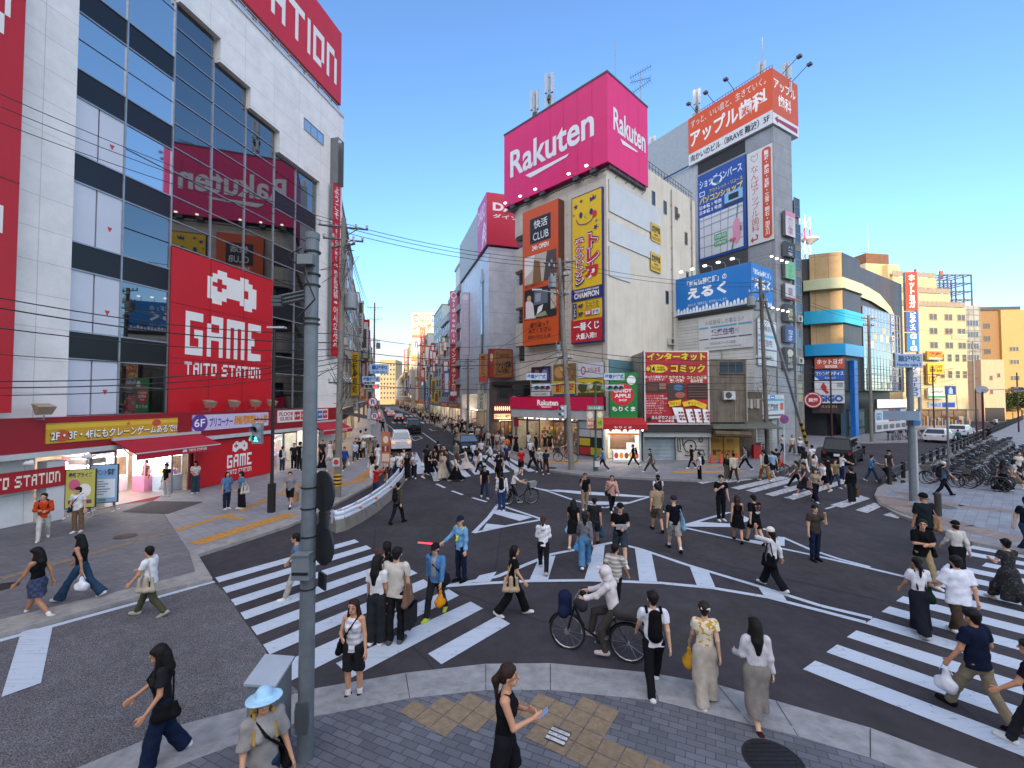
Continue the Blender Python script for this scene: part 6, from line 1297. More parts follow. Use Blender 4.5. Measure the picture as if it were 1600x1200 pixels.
def grow(prims,vox,k=.03,clips=(),wr=0.,seed=0,wz=42):
 """prims: (a, b, ra, rb, flat, [clip planes]); returns verts, quads"""
 lo=np.min([np.minimum(np.array(p[0])-p[2],np.array(p[1])-p[3]) for p in prims],0)-vox*2;hi=np.max([np.maximum(np.array(p[0])+p[2],np.array(p[1])+p[3]) for p in prims],0)+vox*2
 n=np.ceil((hi-lo)/vox).astype(int)+1
 ax=[lo[i]+vox*np.arange(n[i]) for i in range(3)]
 Fd=np.full(n,.5)
 for p in prims:
  a,b,ra,rb=np.array(p[0],float),np.array(p[1],float),p[2],p[3];fl=p[4] if len(p)>4 else 1.;cl=p[5] if len(p)>5 else ()
  R=max(ra,rb)+k+vox*2
  i0=np.clip(np.floor((np.minimum(a,b)-R-lo)/vox).astype(int),0,n-1);i1=np.clip(np.ceil((np.maximum(a,b)+R-lo)/vox).astype(int)+1,1,n)
  sl=tuple(slice(i0[i],i1[i]) for i in range(3))
  X=ax[0][sl[0]][:,None,None];Y=ax[1][sl[1]][None,:,None];Z_=ax[2][sl[2]][None,None,:]
  d=b-a;L=max(d@d,1e-9)
  t=np.clip(((X-a[0])*d[0]+(Y-a[1])*d[1]+(Z_-a[2])*d[2])/L,0,1)
  D=np.sqrt((X-a[0]-t*d[0])**2+((Y-a[1]-t*d[1])/fl)**2+(Z_-a[2]-t*d[2])**2)-(ra+(rb-ra)*t)
  if fl<1:D=D*(.5+.5*fl)
  for q,nn in cl:D=np.maximum(D,(X-q[0])*nn[0]+(Y-q[1])*nn[1]+(Z_-q[2])*nn[2])
  S_=Fd[sl];h=np.maximum(k-np.abs(S_-D),0)/k;Fd[sl]=np.minimum(S_,D)-h*h*k*.25
 X=ax[0][:,None,None];Y=ax[1][None,:,None];Z_=ax[2][None,None,:]
 if wr:
  r=np.random.RandomState(seed);
  for j in range(3):
   w=r.uniform(-1,1,3)*np.array([30,30,wz]);Fd=Fd+wr*np.sin(X*w[0]+Y*w[1]+Z_*w[2]+r.uniform(0,6))
 for q,nn in clips:Fd=np.maximum(Fd,(X-q[0])*nn[0]+(Y-q[1])*nn[1]+(Z_-q[2])*nn[2])
 return surf(Fd,lo,vox)
def npmesh(name,V,Q,mats,mi=None):
 me=bpy.data.meshes.new(name);me.vertices.add(len(V));me.vertices.foreach_set('co',V.astype(np.float32).ravel())
 me.loops.add(len(Q)*4);me.loops.foreach_set('vertex_index',Q.astype(np.int32).ravel())
 me.polygons.add(len(Q));me.polygons.foreach_set('loop_start',np.arange(0,len(Q)*4,4,dtype=np.int32))
 me.polygons.foreach_set('use_smooth',np.ones(len(Q),bool))
 for m in mats:me.materials.append(m)
 if mi is not None:me.polygons.foreach_set('material_index',mi.astype(np.int32))
 me.update(calc_edges=True);me.validate();return me
def fabric(c):
 if c[0] in 'xsfn':
  k=('fab',c)
  if k in _mc:return _mc[k]
  M=bpy.data.materials.new('fabric');M.use_nodes=True;t=M.node_tree;b=t.nodes['Principled BSDF'];b.inputs['Roughness'].default_value=.9
  co=t.nodes.new('ShaderNodeTexCoord');a_,b_=c[1:].split('/')
  r=t.nodes.new('ShaderNodeValToRGB');r.color_ramp.interpolation='CONSTANT';r.color_ramp.elements[0].color=lin(a_)+(1,);r.color_ramp.elements[1].color=lin(b_)+(1,)
  if c[0]=='s':
   w=t.nodes.new('ShaderNodeTexWave');w.bands_direction='Z';w.inputs['Scale'].default_value=3.4;w.inputs['Distortion'].default_value=.3;r.color_ramp.elements[1].position=.62
  elif c[0]=='x':
   w=t.nodes.new('ShaderNodeTexChecker');w.inputs['Scale'].default_value=14;r.color_ramp.elements[1].position=.5
  else:
   w=t.nodes.new('ShaderNodeTexNoise');w.inputs['Scale'].default_value=13 if c[0]=='f' else 22;w.inputs['Detail'].default_value=1;r.color_ramp.elements[1].position=.56 if c[0]=='f' else .6
  t.links.new(co.outputs['Object'],w.inputs['Vector']);t.links.new(w.outputs['Fac'],r.inputs['Fac']);t.links.new(r.outputs['Color'],b.inputs['Base Color'])
  _mc[k]=M;return M
 return mat(c,.95,v=.22,sc=7,spec=.08)
SKIN=['#b98a6c','#b08062','#c19a7e','#a67656']
EYE=mat('#1d1512',.4,v=0);LIP=mat('#9a5a50',.6,v=0)
def V3(*a):return np.array(a,float)
def skeleton(o):
 """joint positions for a 1.7 m figure facing +y"""
 J={};fem=o.get('fem',0);sw=.152 if fem else .178;hw=.088
 g=o.get('gait','stand');ph=1 if o.get('lead','r')=='r' else -1
 am=o.get('amp',1.)
 if g=='walk':ang={ph:(26*am,6),-ph:(-17*am,20)}
 elif g=='stand':ang={1:(2,3),-1:(-3,2)}
 elif g=='sit':ang={1:(62,60),-1:(38,70)}
 else:ang=g
 lean=math.radians(o.get('lean',3 if g=='walk' else 1))
 P0=V3(0,0,.90)
 for s in (1,-1):
  a,kn=[math.radians(x) for x in ang[s]];hp=P0+V3(s*hw,0,-.02);x=s*.02
  K=hp+.415*V3(.02*s,math.sin(a),-math.cos(a));A=K+.40*V3(-.01*s,math.sin(a-kn),-math.cos(a-kn))
  J['hip',s],J['kn',s],J['an',s]=hp,K,A
  J['toe',s]=None;J['pitch',s]=a-kn
 sup=min((1,-1),key=lambda s:J['an',s][2])
 for s in (1,-1):
  pt=J['pitch',s] if s!=sup and g=='walk' and J['pitch',s]<0 else 0.
  if g=='sit':pt=-.15
  lift=min(0,pt)*.55
  J['fd',s]=V3(.12*s,math.cos(lift*1.2),math.sin(lift*1.2))
 dz=.075-min(J['an',s][2]-(.0 if J['fd',s][2]>-.1 else .09*abs(J['fd',s][2])) for s in (1,-1))
 if o.get('gz') is not None:dz=o['gz']
 up=V3(0,math.sin(lean),math.cos(lean))
 for k in list(J):
  if isinstance(J[k],np.ndarray) and k[0] in ('hip','kn','an'):J[k]=J[k]+V3(0,0,dz)
 P0=P0+V3(0,0,dz);J['pel']=P0;J['wai']=P0+up*.14;J['che']=P0+up*.36;J['nb']=P0+up*.52;J['hd']=P0+up*.675+V3(0,.015,0)
 for s in (1,-1):J['sh',s]=P0+up*.47+V3(s*sw,-.005,0)
 arms=o.get('arms',{});sww=22*am if g=='walk' else 3
 for s in (1,-1):
  b,c,e,tw=arms.get(s,(-sww*ph*s if g=='walk' else 3,7,16 if g=='walk' else 8,0))
  b,c,e,tw=[math.radians(x) for x in (b,c,e,tw)]
  d=V3(s*math.sin(c),math.sin(b)*math.cos(c),-math.cos(b)*math.cos(c));E=J['sh',s]+.275*d
  f=V3(s*math.sin(c)*math.cos(e),math.sin(b+e)*math.cos(c),-math.cos(b+e)*math.cos(c));f=V3(f[0]*math.cos(tw)-s*f[1]*math.sin(tw),f[1]*math.cos(tw),f[2]);f /= np.linalg.norm(f)
  J['el',s]=E;J['wr',s]=E+.235*f;J['hd',s]=f
 J['fem']=fem
 return J
def person_parts(o,vox):
 """list of (name, verts, quads, materials, material index)"""
 J=skeleton(o);fem=J['fem'];out=[];seed=o.get('seed',0);fat=o.get('fat',1.)
 yaw=math.radians(o.get('turn',0));HC=J['hd'];cy,sy=math.cos(yaw),math.sin(yaw)
 def hd(x,y,z):return HC+V3(x*cy+y*sy,-x*sy+y*cy,z)
 sk=mat(SKIN[o.get('skin',seed%3)],.55,v=.08,sc=9)
 vb=max(vox,.0075);mr=vox*.55
 def R(r):return max(r,mr)
 b=[(J['pel'],J['che'],.118*fat,.128*fat,.74),(J['sh',1]-V3(.03,0,.01),J['sh',-1]+V3(.03,0,-.01),.058,.058),(J['nb']-V3(0,0,.04),HC-V3(0,.01,.06),.053,.05),
   (hd(0,-.012,.03),hd(0,.012,.022),.083,.082,1.08),(hd(0,.03,-.055),hd(0,.048,-.07),.056,.05)]
 if vox<.03:b+=[(hd(0,.092,.0),hd(0,.112,-.028),.010,.015),(hd(.08,.0,-.005),hd(.082,-.008,-.03),.016,.012),(hd(-.08,.0,-.005),hd(-.082,-.008,-.03),.016,.012)]
 for s in (1,-1):
  b+=[(J['hip',s],J['kn',s],.083*fat,.056),(J['kn',s],J['an',s]+(J['an',s]-J['kn',s])*-.0,.053,.036),(J['kn',s]+(J['an',s]-J['kn',s])*.25-V3(0,.012,0),J['kn',s]+(J['an',s]-J['kn',s])*.5-V3(0,.01,0),.052,.044),(J['an',s],J['an',s]+J['fd',s]*.1-V3(0,0,.035),.036,.03)]
  ar=.9 if fem else 1.05
  b+=[(J['sh',s],J['el',s],.05*ar,.039*ar),(J['el',s],J['wr',s],.038*ar,R(.025*ar))]
  f=J['hd',s];sd=np.cross(f,V3(s,0,0));sd=sd/max(np.linalg.norm(sd),1e-6);nn=np.cross(f,sd)*s;inn=-nn if (nn[0]*s)>0 else nn
  w=J['wr',s];pk=w+f*.085
  b+=[(w+f*.03+sd*.012,pk+sd*.018,R(.02),R(.017)),(w+f*.03-sd*.012,pk-sd*.018,R(.02),R(.017))]
  cu=o.get('curl',.35);ln=(.068,.078,.072,.056);fr=R(.0095)
  for i in range(4):
   q0=pk+sd*(.027-.018*i);q1=q0+f*ln[i]*.55+inn*ln[i]*.12*cu*2;q2=q1+f*ln[i]*.45*(1-cu)+inn*ln[i]*.5*cu*1.6
   b+=[(q0,q1,fr,fr*.95),(q1,q2,fr*.95,fr*.85)]
  th=w+f*.03+sd*.028;b+=[(th,th+f*.04+sd*.03+inn*.012,fr*1.15,fr),(th+f*.04+sd*.03+inn*.012,th+f*.07+sd*.03+inn*.024,fr,fr*.85)]
 V,Q=grow(b,vb,k=.016 if vox<.012 else .022);mi=np.zeros(len(Q),int)
 if vox<.024:
  C=V[Q].mean(1)
  for x in (.033,-.033):
   e=hd(x,.086,.012);m=(np.abs((C-e)@V3(cy,-sy,0))<.0165)&(np.abs(C[:,2]-e[2])<max(.006,vb*.55))&(((C-e)@V3(sy,cy,0))>-.03);mi[m]=1
   e=hd(x,.086,.036);m=(np.abs((C-e)@V3(cy,-sy,0))<.019)&(np.abs(C[:,2]-e[2])<max(.0035,vb*.5))&(((C-e)@V3(sy,cy,0))>-.03);mi[m]=2
  e=hd(0,.09,-.058);m=(np.abs((C-e)@V3(cy,-sy,0))<.024)&(np.abs(C[:,2]-e[2])<max(.007,vb*.5))&(((C-e)@V3(sy,cy,0))>-.04);mi[m]=3
 hc=o.get('hairc','#0e0b0a');hm=mat(hc,.6,v=.5,sc=40,spec=.25,bump=.5,fine=90)
 out.append(('body',V,Q,[sk,EYE,hm,LIP],mi))
 st_=o['hair'];key=st_[0];fw=V3(sy,cy,0);cut=(hd(0,.07,.045),(fw-V3(0,0,.55))/1.14)
 H_=[(hd(0,-.016,.04),hd(0,-.004,.042),.096,.095,1.0,[cut]),(hd(0,-.045,-.02),hd(0,-.05,-.05),.07,.055,1.0,[cut])]
 side=[(hd(s*.068,-.015,.02),hd(s*.072,-.02,-.05),.032,.026) for s in (1,-1)]
 if seed%3 and key in 'sbln':H_.append((hd(.05,.062,.062),hd(-.05,.062,.062),.036,.036))
 if key=='s':pass
 elif key=='b':H_+=[(hd(s*.066,.0,.03),hd(s*.078,.0,-.12),.036,.03) for s in (1,-1)]+[(hd(0,-.06,.0),hd(0,-.07,-.13),.075,.06)]
 elif key=='l':H_+=side+[(hd(0,-.065,.0),hd(0,-.10,-.2),.078,.09),(hd(0,-.10,-.2),hd(0,-.115,-.38),.088,.045)]+[(hd(s*.07,-.02,-.02),hd(s*.10,.0,-.26),.032,.03) for s in (1,-1)]
 elif key=='p':H_+=[(hd(0,-.10,.02),hd(0,-.15,-.06),.035,.045),(hd(0,-.15,-.06),hd(0,-.135,-.28),.042,.018)]
 elif key=='n':H_+=[(hd(0,-.10,.06),hd(0,-.115,.075),.045,.042)]
 elif key in 'ch':H_=[(hd(0,-.03,-.03),hd(0,-.045,-.06),.085,.06,1.,[cut])]+(side+[(hd(0,-.07,-.03),hd(0,-.10,-.33),.075,.04)] if st_.endswith('+') else [])
 if key!='k' and key!='o':V,Q=grow(H_,max(vox*.9,.009),k=.02,wr=.0025 if vox<.02 else 0,seed=seed);out.append(('hair',V,Q,[hm],None))
 if key in 'chko':
  cc=st_[2:8];cm=fabric('#'+cc) if st_[1]==':' else hm
  if key=='c':
   V,Q=grow([(hd(0,-.012,.05),hd(0,-.0,.052),.101,.10,1.,[(hd(0,0,.03),V3(0,0,-1))]),(hd(0,.06,.045),hd(0,.15,.03),.07,.055,1.,[(hd(0,.1,.047),V3(0,0,1)),(hd(0,.1,.028),V3(0,0,-1))])],max(vox*.8,.008),k=.012);out.append(('cap',V,Q,[cm],None))
  elif key=='h':
   V,Q=grow([(hd(0,-.008,.055),hd(0,-.0,.07),.103,.09,1.,[(hd(0,0,.03),V3(0,0,-1))]),(hd(0,.0,.03),hd(0,.03,.03),.185,.185,1.,[(hd(0,.0,.045),V3(0,-.15,1)),(hd(0,.0,.026),V3(0,.15,-1))])],max(vox*.8,.008),k=.015);out.append(('hat',V,Q,[cm],None))
  elif key=='o':
   V,Q=grow([(hd(0,-.014,.03),hd(0,-.006,.03),.112,.11,1.,[(hd(0,.07,.02),fw)]),(hd(0,-.05,-.06),hd(0,-.06,-.1),.095,.1,1.,[(hd(0,.045,.0),fw)]),(hd(0,.05,.09),hd(0,.13,.07),.055,.04,1.,[(hd(0,.1,.092),V3(0,0,1)),(hd(0,.1,.07),V3(0,0,-1))])],max(vox*.8,.008),k=.02);out.append(('hood',V,Q,[cm],None))
  else:
   V,Q=grow([(hd(0,-.012,.045),hd(0,-.0,.05),.106,.104,1.,[(hd(0,.02,.028),(V3(0,0,-1)+fw*.15))])],max(vox*.8,.008));out.append(('beanie',V,Q,[cm],None))
 tp,tc=o['top'][0],o['top'][1:];loose=o.get('loose',1.);g_=.018*loose+.004
 vc=max(vox,.009)
 hem=J['pel']+(J['wai']-J['pel'])*(.35 if o.get('tuck') else -.5 if loose<1.6 else -.9)
 T=[];upv=(J['che']-J['pel']);upv /= np.linalg.norm(upv)
 wr_=(.118 if not fem else .108)*fat+g_*1.4
 T+=[(J['pel']-upv*.25,J['wai']-upv*.02,wr_+.044,wr_-(.008 if fem else 0),.70,[(hem,-upv)]),(J['wai'],J['che'],wr_-(.012 if fem else 0),.13*fat+g_,.76)]
 if tp!='S':T+=[(J['sh',1]-V3(.025,0,.012),J['sh',-1]+V3(.025,0,-.012),.056+g_*.35,.056+g_*.35)]
 else:T+=[(J['sh',s]-V3(s*.06,0,.0),J['che']+V3(s*.05,0,0),.045,.11) for s in (1,-1)]
 if fem:T+=[(J['che']+V3(s*.055,.075,-.03),J['che']+V3(s*.055,.08,-.04),.062,.06) for s in (1,-1)]
 else:T+=[(J['che']+V3(s*.06,.03,.0),J['che']+V3(s*.07,.03,.05),.09,.08) for s in (1,-1)]
 nk=J['nb']+upv*(.035 if tp in 'TSD' else .05)
 for s in (1,-1):
  se={'T':.62,'D':.45,'S':0,'L':1,'H':1,'J':1}[tp]
  if se==0:continue
  ed=J['el',s]-J['sh',s];fd=J['wr',s]-J['el',s];gl=g_*(.75 if tp in 'TD' else .8)
  if se<1:
   q=J['sh',s]+ed*(se if loose<1.6 else .85);T.append((J['sh',s],J['sh',s]+ed*1.1,.049+gl,.046+gl*1.3,1.,[(q,ed/np.linalg.norm(ed))]))
  else:T+=[(J['sh',s],J['el',s],.05+g_*.7,.042+g_*.7),(J['el',s],J['wr',s]+fd*.3,.042+g_*.7,.033+g_*.6,1.,[(J['wr',s]-fd*.02,fd/np.linalg.norm(fd))])]
 if tp=='H':T+=[(J['nb']+V3(0,-.06,.0),J['nb']+V3(0,-.09,-.05),.075,.085)];nk=nk+upv*.03
 nm={'T':'shirt','S':'tank_top','D':'dress','L':'jersey','H':'hoodie','J':'jacket'}[tp]
 bt,bc=o['bot'][0],o['bot'][1:]
 V,Q=grow(T,vc,k=.03,clips=[(nk,upv)],wr=.0022 if vox>.03 else .0034,seed=seed);out.append((nm,V,Q,[fabric(tc)],None))
 if o.get('inner'):
  V,Q=grow([(J['wai'],J['che'],.115*fat+g_,.125*fat+g_,.8,[(J['che']+V3(.055,0,0),V3(1,0,0)),(J['che']-V3(.055,0,0),V3(-1,0,0)),(J['che'],V3(0,-1,0))])],vc,clips=[(nk,upv)]);V=V+V3(0,.022,0);out.append(('undershirt',V,Q,[fabric(o['inner'])],None))
 fm=fabric(bc);WB=(J['wai']-upv*.03,upv);L_=[]
 hipw=(.122 if not fem else .126)*fat
 if bt in 'PWBF':
  lo_={'P':1.0,'W':.97,'B':None,'F':1.02}[bt]
  L_=[(J['pel']-upv*.03,J['wai']+upv*.05,hipw+.012,hipw-(.004 if o.get('tuck') else .026),.78)]
  for s in (1,-1):
   h,kn,an=J['hip',s],J['kn',s],J['an',s]
   wd={'P':(.096,.072,.056),'W':(.108,.098,.098),'B':(.104,.088,0),'F':(.094,.074,.12)}[bt];wd=[x*(.5+.5*fat) for x in wd]
   if bt=='B':
    ln=o.get('blen',.92);q=h+(kn-h)*ln;d=(kn-h)/np.linalg.norm(kn-h);L_.append((h,h+(kn-h)*1.2,wd[0],wd[1]+.012,1.,[(q,d)]))
   else:
    d=(an-kn)/np.linalg.norm(an-kn);q=kn+(an-kn)*lo_;L_+=[(h,kn,wd[0],wd[1]),(kn,kn+(an-kn)*1.25,wd[1],wd[2]*1.05,1.,[(q+d*.015,d)])]
  V,Q=grow(L_,vc,k=.02,clips=[WB],wr=.003 if vox<.03 else .0015,seed=seed+1);out.append(({'P':'trousers','W':'wide_trousers','B':'shorts','F':'flared_jeans'}[bt],V,Q,[fm],None))
 else:
  mid=(J['an',1]+J['an',-1])/2;kmid=(J['kn',1]+J['kn',-1])/2
  ln={'M':.36,'N':.62,'K':.9}[bt]*o.get('sk',1.);bot=J['pel']*(1-ln)+V3(mid[0],mid[1],.05)*ln;fl_=o.get('flare',.17)
  spr=abs(J['an',1][1]-J['an',-1][1])*ln*.35
  L_=[(J['wai'],J['pel']-upv*.02,hipw-(.008 if o.get('tuck') else .022),hipw+.02,.82),(J['pel']-upv*.02,bot-V3(0,0,.2),hipw+.02,fl_+.03,.8,[(bot,V3(0,0,-1))])]
  for s in (1,-1):L_.append((J['hip',s],J['kn',s]+(J['kn',s]-J['hip',s])*.1,.1,.1+fl_*.12,1.,[(bot,V3(0,0,-1))]))
  if bt!='M':
   for s in (1,-1):L_.append((J['kn',s],J['an',s],.1,fl_*.62,1.,[(bot,V3(0,0,-1))]))
  V,Q=grow(L_,vc,k=.07,clips=[WB],wr=.005 if vox<.03 else .003,seed=seed+2,wz=5);out.append(('skirt',V,Q,[fm],None))
  if o.get('straps'):
   V,Q=grow([(J['wai']+V3(s*.075,-.10,0),J['sh',s]+V3(-s*.07,-.03,.055),.02,.018) for s in (1,-1)]+[(J['wai']+V3(s*.075,.11,0),J['sh',s]+V3(-s*.07,.03,.055),.02,.018) for s in (1,-1)],vc,k=.01);out.append(('shoulder_strap',V,Q,[fm],None))
 sc=fabric(o.get('shoe','#c9c8c4'));
 for s in (1,-1):
  a=J['an',s];f=J['fd',s]/np.linalg.norm(J['fd',s]);dn=np.cross(np.cross(f,V3(0,0,-1)),f);dn /= np.linalg.norm(dn);so_=a+dn*.072
  V,Q=grow([(a-f*.045+dn*.035,a+f*.05+dn*.035,.052,.05,1.,[(so_,dn)]),(a+f*.04+dn*.045,a+f*.165+dn*.046,.05,.04,1.,[(so_,dn)]),(a,a+dn*.04,.043,.046)],max(vox*.8,.009),k=.012);out.append(('shoe',V,Q,[sc],None))
  if o.get('sock'):
   V,Q=grow([(a+(J['kn',s]-a)*.2,a,.046,.046)],max(vox*.8,.009));out.append(('sock',V,Q,[fabric(o['sock'])],None))
 return out,J
def ground_z(x,y):
 for poly,z in SLABS:
  c=False;n=len(poly)
  for i in range(n):
   (x1,y1),(x2,y2)=poly[i],poly[(i+1)%n]
   if (y1>y)!=(y2>y) and x<(x2-x1)*(y-y1)/(y2-y1)+x1:c=not c
  if c:return z
 return 0.
def bag(kind,col,J,M,label,s=1):
 """things carried: each its own object, in the figure's frame M"""
 t=thing({'bp':'backpack','tote':'tote_bag','sh':'shoulder_bag','hand':'carrier_bag','paper':'paper_bag'}[kind],label,{'bp':'backpack','tote':'bag','sh':'bag','hand':'bag','paper':'bag'}[kind],M)
 m=fabric(col);q=MB();st2=MB()
 if kind=='bp':
  c=J['che']+V3(0,-.20,-.02);V,Q=grow([(c+V3(0,0,-.17),c+V3(0,.015,.14),.125,.105,.62),(c+V3(0,-.06,-.14),c+V3(0,-.06,-.04),.085,.075,.6)],.018,k=.03);obj('pack',npmesh('pack',V,Q,[m]),t)
  V,Q=grow([(J['sh',k]+V3(-k*.06,-.10,.03),J['sh',k]+V3(-k*.06,.01,.075),.024,.024) for k in (1,-1)]+[(J['sh',k]+V3(-k*.06,.01,.075),J['che']+V3(k*.11,.125,-.06),.024,.022) for k in (1,-1)],.014,k=.01);obj('strap',npmesh('strap',V,Q,[m]),t)
  return
 if kind in ('tote','sh'):
  w=.15 if kind=='tote' else .11;hgt=.17 if kind=='tote' else .09
  c=J['pel']+V3(s*.24,-.04,.02 if kind=='tote' else .0);V,Q=grow([(c+V3(0,0,-hgt),c+V3(0,0,hgt*.6),.06,.05),(c+V3(0,-w,-hgt),c+V3(0,-w*.9,hgt*.6),.05,.03),(c+V3(0,w,-hgt),c+V3(0,w*.9,hgt*.6),.05,.03),(c+V3(0,-w,-hgt),c+V3(0,w,-hgt),.055,.055)],.018,k=.04);obj('pouch',npmesh('pouch',V,Q,[m]),t)
  sh=J['sh',s if kind=='tote' else -s]
  top=sh+V3(-.04*np.sign(sh[0]),0,.075);V,Q=grow([(c+V3(0,-w*.7,hgt*.6),top,.017,.017),(c+V3(0,w*.7,hgt*.6),top+V3(0,.02,0),.017,.017)] if kind=='tote' else [(c+V3(0,.07,hgt*.5),J['che']+V3(0,.155,.0),.016,.016),(J['che']+V3(0,.155,0),top,.016,.016),(c+V3(0,-.07,hgt*.5),J['che']+V3(0,-.14,.0),.016,.016),(J['che']+V3(0,-.14,0),top,.016,.016)],.014,k=.01);obj('strap',npmesh('strap',V,Q,[m]),t)
  return
 h=J['wr',s]+J['hd',s]*.1
 if kind=='paper':
  q.add([(h[0]-.06,h[1]-.17,h[2]-.50),(h[0]+.06,h[1]-.17,h[2]-.50),(h[0]+.06,h[1]+.17,h[2]-.50),(h[0]-.06,h[1]+.17,h[2]-.50),(h[0]-.065,h[1]-.175,h[2]-.11),(h[0]+.065,h[1]-.175,h[2]-.11),(h[0]+.065,h[1]+.175,h[2]-.11),(h[0]-.065,h[1]+.175,h[2]-.11)],[(3,2,1,0),(0,1,5,4),(1,2,6,5),(2,3,7,6),(3,0,4,7)]);q.build('bag_body',m,t)
 else:
  V,Q=grow([(h+V3(0,-.06,-.33),h+V3(0,.06,-.33),.10,.10,.9),(h+V3(0,0,-.3),h+V3(0,0,-.1),.09,.03)],.018,k=.05,wr=.005,seed=3);obj('bag_body',npmesh('bag_body',V,Q,[m]),t)
 for k in (1,-1):st2.tube([tuple(h+V3(0,.09*k,-.14)),tuple(h+V3(0,.03*k,-.01)),tuple(h)],.006,5)
 st2.build('handle',m,t)
PPL=[]
def person(u,vh,vf,face,top,bot,hair,label,gait='walk',bags=(),h=None,xy=None,z=None,prop=None,cat='person',**o):
 zz=0.
 if xy is None:
  if vf is None:
   hh=h or 1.66;r=ray(u,vh);t=(.1+hh-H)/r[2];x,y=r[0]*t,r[1]*t
  else:
   x,y=gp(u,vf,0.);zz=ground_z(x,y)
   if zz:x,y=gp(u,vf,zz)
 else:x,y=xy
 zz=ground_z(x,y) if z is None else z
 if h is None:
  hh=H+(Y0-vh)/F*y-zz;hh=min(max(hh,1.54),1.83)
 else:hh=h
 rr=random.Random(int(u*7+vh*13));o.setdefault('seed',rr.randrange(1000));o.setdefault('lead',rr.choice('rl'));o.setdefault('amp',rr.uniform(.8,1.1));o.setdefault('fem',1 if hair[0] in 'lpnb' or bot[0] in 'MNK' else 0);o.setdefault('turn',rr.uniform(-14,14))
 o.update(top=top,bot=bot,hair=hair,gait=gait)
 d=math.hypot(x,y);vox=min(max(d*.00105,.0085),.042)
 s=hh/1.70
 parts,J=person_parts(o,vox/s)
 M=TM(x,y,zz,-math.radians(face),s)
 body=None
 for nm,V,Q,ms,mi in parts:
  if not len(Q):continue
  me=npmesh(nm,V,Q,ms,mi)
  if body is None:
   body=obj('person',me,None,M);tag(body,label,cat)
  else:obj(nm,me,body)
 for bg_ in bags:
  bag(bg_[0],bg_[1],J,M,bg_[2],bg_[3] if len(bg_)>3 else 1)
 PPL.append((body,J,M));return body,J,M
ARM={'phone':{1:(8,6,88,32),-1:(10,8,70,40)},'onehand':{1:(10,6,85,25)},'lefthand':{-1:(10,6,85,25)},'face':{1:(38,10,128,26)},'face2':{-1:(38,10,128,26)},'cross':{1:(12,8,80,60),-1:(12,8,75,60)},'carry':{1:(0,10,8,0),-1:(0,10,8,0)},'up':{1:(125,15,40,10)},'upb':{1:(60,12,95,20),-1:(60,12,95,20)},'fwd':{1:(45,8,30,0),-1:(45,8,30,0)}}
CONC_=mat('#77736c',.85,v=.2,sc=3,streak=.25)
t=thing('shade_tower','unseen tower block added behind the viewpoint to shade the crossing','building')  # unseen block, placed and sized to throw shade over the crossing
q=MB();q.box(-330,-215,-.05,-28,-200,116);q.build('wall',WHITE,t)
t=thing('shade_block','unseen lower block added behind the viewpoint on the right for its shade','building')  # second unseen block, its height set by where the arcade's shadow ends
q=MB();q.box(-27.9,-215,-.05,200,-200,86);q.build('wall',WHITE,t)
t=thing('footbridge','unseen concrete footbridge carrying the viewpoint, added to shade the near pavement','footbridge')  # out of view, put in to darken the near pavement
q=MB();q.box(-60,-7,2.55,60,.3,3.05);q.box(-60,.05,3.05,60,.25,3.2);q.build('deck',CONC_,t)
q=MB()
for x in np.arange(-60,60,1.5):q.box(x-.03,.12,3.2,x+.03,.18,4.1)
q.box(-60,.1,4.1,60,.2,4.16);q.build('railing',mat('#8d9194',.4,.5),t)
q=MB()
for x in (-24,-12,8,20):q.box(x-.5,-4.5,0,x+.5,-3.5,2.55)
q.build('column',CONC_,t)
ACM=mat('#b5b6b2',.5,v=.15)
def aircon(fr,x,z,label):
 t=thing('air_conditioner',label,'air conditioner',fr.M@TM(x,-.02,z),'outdoor air conditioners');q=MB();q.box(-.42,-.36,0,.42,-.04,.62);q.build('case',ACM,t)
 q=MB();q.lathe([(.24,-.37),(.24,-.365),(.02,-.372)],c=(-.08,0,.31),axis='y',n=16);q.build('fan_grille',mat('#3a3b3c'),t);q=MB();q.box(-.4,-.36,-.06,-.34,0,-.002);q.box(.34,-.36,-.06,.4,0,-.002);q.tube([(.4,-.1,.1),(.55,-.06,.1),(.55,-.06,-1.6)],.025,5);q.build('bracket',mat('#8d8e8c'),t)
for i,(f_,x,z,w) in enumerate(((FRp,9.8,9.5,'on the beige side wall, upper of two'),(FRp,11.6,7.2,'on the beige side wall, lower of two'),(FWh,-3.6,6.4,'on the white boarded wall beside the small windows'),(FN,1.4,4.6,'on the grimy brown house'),(SL,2.2,6.2,'on the stained cream building, lowest of three'),(SL,4.4,9.4,'on the stained cream building, middle of three'),(SL,6.2,13.2,'on the stained cream building, highest of three'),(FD,.2,12.5,'beside the stacked signs, upper of two'),(FD,.2,8.2,'beside the stacked signs, lower of two'))):aircon(f_,x,z,'pale air conditioner box '+w)
for f_,x,z0,z1,w,r in ((FRp,10.4,8,24,'left of two on the beige side wall',.05),(FRp,14.6,3,24.4,'right of two on the beige side wall',.06),(FN,2.8,3,7.5,'on the grimy brown house',.05),(FWh,-2.6,3.1,8.8,'on the white boarded wall',.045),(FL,-.35,5,8.8,'at the corner under the yellow sign',.04)):
 q=MB();q.tube([(x,-.1,z0),(x,-.1,z1)],r,7)
 for z in np.arange(z0+.5,z1,2):q.box(x-.09,-.13,z,x+.09,.0,z+.05)
 tag(q.build('drain_pipe',mat('#8f8b82',.6,v=.2),None,f_.M),'thin drain pipe '+w,'pipe')
GALV=mat('#6c757b',.5,.3,v=.2,sc=5);CONC=mat('#77736c',.85,v=.2,sc=3,streak=.25);DKM=mat('#2c2826',.5,.4);BLK=mat('#161617',.5)
